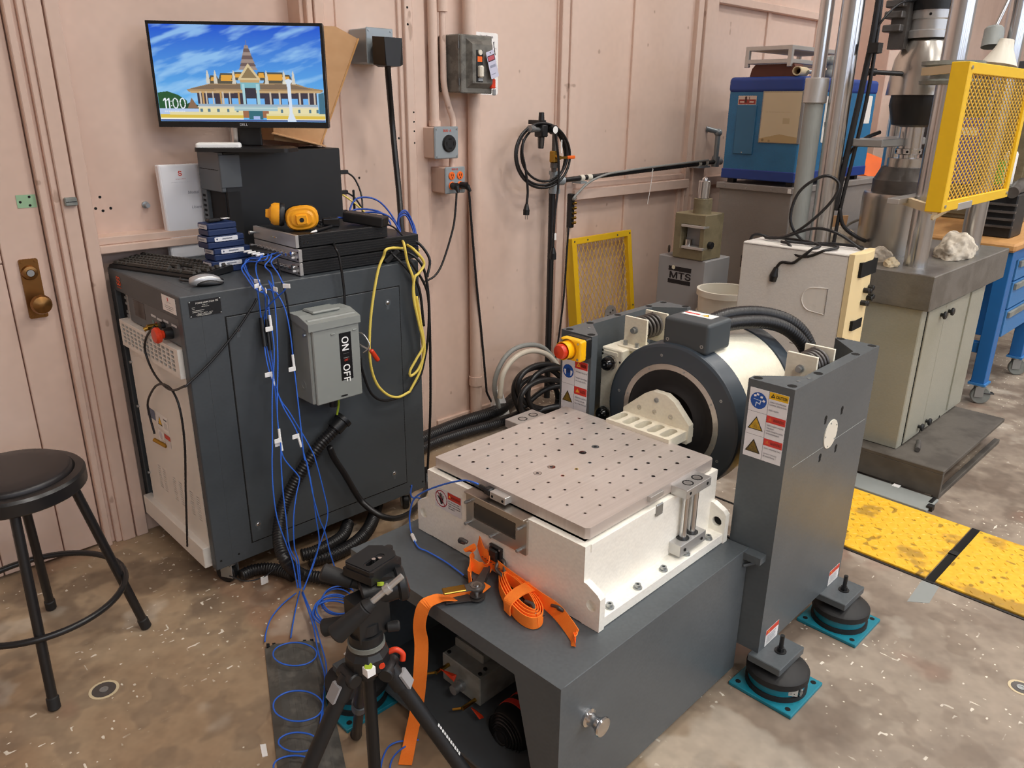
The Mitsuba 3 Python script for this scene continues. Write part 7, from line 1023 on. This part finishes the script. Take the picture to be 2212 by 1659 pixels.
for z in (1.66, 1.47, 1.29): part(ch, 'screw', cy((4.23, cy0, z), (4.23, cy0-.004, z), .005, 8), 'm_white')
pr = Print(.21, .25, '#e6e4df', .012); pr.poly(Point(.075, .175).buffer(.05), '#1c1c22'); pr.poly(Point(.075, .175).buffer(.033), '#c9404a'); pr.poly(Point(.075, .175).buffer(.024), '#e8e4e2'); pr.text(.015, .055, 'VOLTS', .055, '#2b2b2b', w=.18); show(ch, 'volts_sign', pr, (4.47, cy0-.001, 1.42), (1, 0, 0), (0, 0, 1)); pr = Print(.10, .16, '#e6e4df', .01); show(ch, 'white_sign', pr, (5.00, cy0-.001, 1.52), (1, 0, 0), (0, 0, 1))
ft = thing('aluminium_frame', 'flat frame of aluminium profile lying on top of the blue chiller', 'frame'); fz = 1.835
for z in (fz, fz+.068):
    for a in ((4.23, 4.255, 2.19, 2.47), (4.83, 4.855, 2.19, 2.47), (4.23, 4.855, 2.19, 2.215), (4.23, 4.855, 2.445, 2.47)): part(ft, 'profile', bx(*a, z, z+.022, .002), 'm_aluplain')
for x in (4.242, 4.842):
    for y in (2.202, 2.458): part(ft, 'post', bx(x-.012, x+.012, y-.012, y+.012, fz-.018, fz+.075, .002), 'm_aluplain')
part(ft, 'board', bx(4.245, 4.84, 2.205, 2.455, fz+.070, fz+.078), 'm_tan')
for i, (y, z, r_, m_, l_) in enumerate(((2.36, 1.800, .030, 'm_brown', 'brown roll lying across the blue chiller'), (2.135, 1.793, .024, 'm_tan', 'short white paper roll at the edge of the blue chiller'))):
    if i == 0: one('roll', cat(hull([(4.25+x, y_, z_) for x in (0, .10) for y_, z_ in ((2.17, 1.768), (2.44, 1.768), (2.43, 1.81), (2.41, 1.832), (2.18, 1.832), (2.165, 1.80))])), m_, 'dark red-brown cushion lying on the blue chiller under the aluminium frame', 'cushion')
    else: one('roll', cat(ring((4.20, y, z), (1, .2, 0), r_-.005, r_, .16, 24)), m_, l_, 'roll', 40)
pf = thing('pipe_fitting', 'grey pipe elbow standing on the rear of the blue chiller', 'pipe fitting'); part(pf, 'elbow', cat(cy((4.65, 2.16, 1.768), (4.65, 2.16, 1.85), .02, 14), ball((4.65, 2.16, 1.86), .03), cy((4.65, 2.16, 1.86), (4.62, 2.20, 1.865), .024, 12), ball((4.65, 2.16, 1.79), .032)), 'm_lightgrey', 40); tl = one('steel_tool', cat(cy((4.30, 2.12, 1.79), (4.42, 2.09, 1.80), .010, 10), cy((4.33, 2.10, 1.80), (4.46, 2.12, 1.80), .009, 10)), 'm_zinc', 'small steel tool lying on the chiller beside the paper roll', 'tool', 40)
# ------------------------------------------------ grey counter behind, pillar, signs
gcb = thing('rear_counter', 'grey metal counter behind the test frame', 'counter'); part(gcb, 'body', bx(5.40, 6.6, 2.15, 2.75, 0, 1.07, .004), 'm_cabgrey'); part(gcb, 'top', bx(5.38, 6.62, 2.12, 2.78, 1.07, 1.105, .003), 'm_cabgrey')
oc = thing('orange_tray', 'orange sloping case on the rear grey counter', 'case'); part(oc, 'case', hull([(5.55, 2.2, 1.17), (6.35, 2.2, 1.17), (5.55, 2.6, 1.30), (6.35, 2.6, 1.30), (5.55, 2.2, 1.15), (6.35, 2.2, 1.15), (5.55, 2.6, 1.15), (6.35, 2.6, 1.15)]), 'm_orangeplug'); part(oc, 'base', bx(5.55, 6.4, 2.18, 2.65, 1.105, 1.152), 'm_black'); one('glass_jar', cat(cy((5.60, 2.16, 1.105), (5.60, 2.16, 1.165), .035, 20)), 'm_card', 'small amber jar at the front of the rear grey counter', 'jar', 40)
board(6.62, 6.95, 2.62, 0, 5.6, .006)
pr = Print(.185, .27, '#e8e2d8'); pr.rect(.008, .03, .177, .20, '#d8552f'); pr.rect(.008, .215, .177, .262, '#d8552f'); pr.poly(shapely.affinity.scale(Point(.095, .115).buffer(.05), 1, 1.45), '#e0d2c2'); pr.text(.060, .065, '6', .105, '#3a2740', w=.07); pr.rect(.03, .008, .15, .02, '#b88'); pr.rect(.03, .232, .15, .244, '#eee')
(v_, f_), c_ = pr.at((6.45, 2.943, 1.80), (1, 0, 0), (0, 0, 1)); one('number_sign', (v_, f_), 'm_print', 'orange sign with a large 6 on the far wall', 'sign', color=c_)
pr = Print(.26, .38, '#dcdce2'); (v_, f_), c_ = pr.at((6.28, 2.943, 1.38), (1, 0, 0), (0, 0, 1)); one('paper_notice', (v_, f_), 'm_print', 'blank white paper notice on the far wall under the orange sign', 'paper', color=c_)
pr = Print(.16, .14, '#e3c436'); pr.rect(.03, .03, .13, .09, '#6b5a1c'); (v_, f_), c_ = pr.at((6.25, 2.943, 1.20), (1, 0, 0), (0, 0, 1)); one('yellow_notice', (v_, f_), 'm_print', 'small yellow notice on the far wall above the orange case', 'sign', color=c_)
# ------------------------------------------------ blue workbench and what stands on it
wbk = thing('workbench', 'blue workbench on casters with a wooden top and drawers', 'workbench')
part(wbk, 'top', bx(4.80, 6.5, 1.075, 1.85, .885, .932, .012), 'm_wood', label='wooden bench top')
for x in (4.87, 5.62, 6.40):
    for y in (1.12, 1.78): l_ = part(wbk, 'leg', bx(x-.045, x+.045, y-.035, y+.035, .13, .885, .003), 'm_benchblue'); part(l_, 'flange', bx(x-.055, x+.055, y-.045, y+.045, .120, .132), 'm_drawerblue'); caster(l_.rsplit('__', 1)[0] if False else wbk, x, y, r=.052, h=.122, yaw=-60, brake=(x < 5), wheel='m_boxgrey')
part(wbk, 'rail', cat(bx(4.87, 6.40, 1.75, 1.81, .30, .36, .002), bx(4.845, 4.895, 1.15, 1.75, .30, .36, .002), bx(4.87, 6.40, 1.10, 1.14, .82, .885, .002)), 'm_benchblue')
part(wbk, 'drawer_cabinet', bx(5.02, 5.60, 1.13, 1.75, .36, .83, .003), 'm_benchblue')
for z0, z1 in ((.70, .82), (.535, .69), (.37, .525)): d_ = part(wbk, 'drawer', bx(5.03, 5.59, 1.10, 1.135, z0, z1, .002), 'm_drawerblue'); part(d_, 'handle', bx(5.05, 5.57, 1.085, 1.10, z1-.045, z1-.010, .002), 'm_boxgrey')
bm = thing('black_machine', 'black finned machine standing at the end of the wooden bench top', 'machine'); part(bm, 'body', bx(4.99, 5.20, 1.16, 1.34, .933, 1.17, .006), 'm_black'); [part(bm, 'fin', bx(4.965, 4.99, 1.155, 1.30, z, z+.012), 'm_steeldark') for z in (.99, 1.03, 1.07, 1.11)]; part(bm, 'head', cat(cy((4.93, 1.18, 1.185), (5.25, 1.22, 1.215), .03, 16), bx(5.02, 5.18, 1.18, 1.32, 1.17, 1.20, .004)), 'm_steeldark', 40)
spc = thing('spray_can', 'white spray can standing behind the yellow guard', 'spray can'); part(spc, 'can', lathe([(0, 0), (.034, 0), (.034, .165), (.028, .178), (.018, .182), (0, .182)], (5.24, 1.30, 1.205), (0, 0, 1), 24), 'm_white', 30); part(spc, 'cap', cy((5.24, 1.30, 1.386), (5.24, 1.30, 1.405), .014, 16), 'm_offwhite', 40); grc = one('green_can', cat(cy((5.20, 1.34, 1.205), (5.20, 1.34, 1.335), .032, 20)), 'm_greencan', 'green can beside the white spray can', 'can', 40)
st2 = thing('instrument_stand', 'small shelf stand on the bench holding the spray cans', 'stand'); part(st2, 'shelf', bx(5.10, 5.50, 1.24, 1.50, 1.19, 1.204, .002), 'm_steeldark'); part(st2, 'post', cat(bx(5.46, 5.49, 1.27, 1.30, .933, 1.19), bx(5.46, 5.49, 1.44, 1.47, .933, 1.19)), 'm_steeldark')
du = thing('drawer_tower', 'dark metal drawer tower far behind the yellow guard', 'drawers'); part(du, 'body', bx(7.0, 8.2, 1.3, 2.4, 0, 1.95, .005), 'm_rackgrey')
for i in range(9): part(du, 'drawer', bx(6.98, 7.0, 1.33, 2.37, .10+.2*i, .27+.2*i, .004), 'm_cabgrey' if i % 2 else 'm_steeldark')
du2 = thing('tool_cabinet', 'olive metal cupboard seen through the yellow guard mesh', 'cupboard'); part(du2, 'body', bx(5.7, 6.5, 1.30, 1.75, .933, 1.78, .005), 'm_olive'); part(du2, 'door', bx(5.69, 5.70, 1.33, 1.72, .96, 1.75, .003), 'm_olive')
pbx = thing('purple_box', 'purple printed box seen through the yellow guard mesh', 'box'); part(pbx, 'box', bx(5.0, 5.10, 1.40, 1.56, 1.205, 1.56, .003), 'm_purple'); part(pbx, 'print', bx(4.998, 5.0, 1.43, 1.53, 1.47, 1.51), 'm_panelwhite')
wfb = thing('wooden_crate', 'low wooden crate on the floor behind the workbench', 'crate'); part(wfb, 'side', bx(5.0, 6.3, 1.95, 1.97, 0, .18, .002), 'm_wood'); part(wfb, 'side', bx(5.0, 6.3, 2.08, 2.10, 0, .18, .002), 'm_wood'); part(wfb, 'end', bx(5.0, 5.02, 1.97, 2.08, 0, .18, .002), 'm_wood'); part(wfb, 'bottom', bx(5.02, 6.3, 1.97, 2.08, 0, .02), 'm_wood')
# ------------------------------------------------ hall lamps
for i, (x, y) in enumerate(LAMP):
    L_ = thing('ceiling_light', 'rectangular hall lamp hanging under the roof', 'lamp', 'hall lamps under the roof'); part(L_, 'housing', cat(bx(x-.62, x+.62, y-.32, y+.32, LAMP_Z+.01, LAMP_Z+.09, .01), cy((x-.4, y, LAMP_Z+.09), (x-.4, y, 5.6), .006, 6), cy((x+.4, y, LAMP_Z+.09), (x+.4, y, 5.6), .006, 6)), 'm_white')
    q = trimesh.Trimesh(np.array([(x-.6, y-.3, LAMP_Z), (x+.6, y-.3, LAMP_Z), (x+.6, y+.3, LAMP_Z), (x-.6, y+.3, LAMP_Z)]), [[0, 2, 1], [0, 3, 2]], process=False)
    part(L_, 'diffuser', q, 'm_white', emitter={'type': 'area', 'radiance': {'type': 'rgb', 'value': [LAMP_POWER*c for c in LAMP_RGB]}})
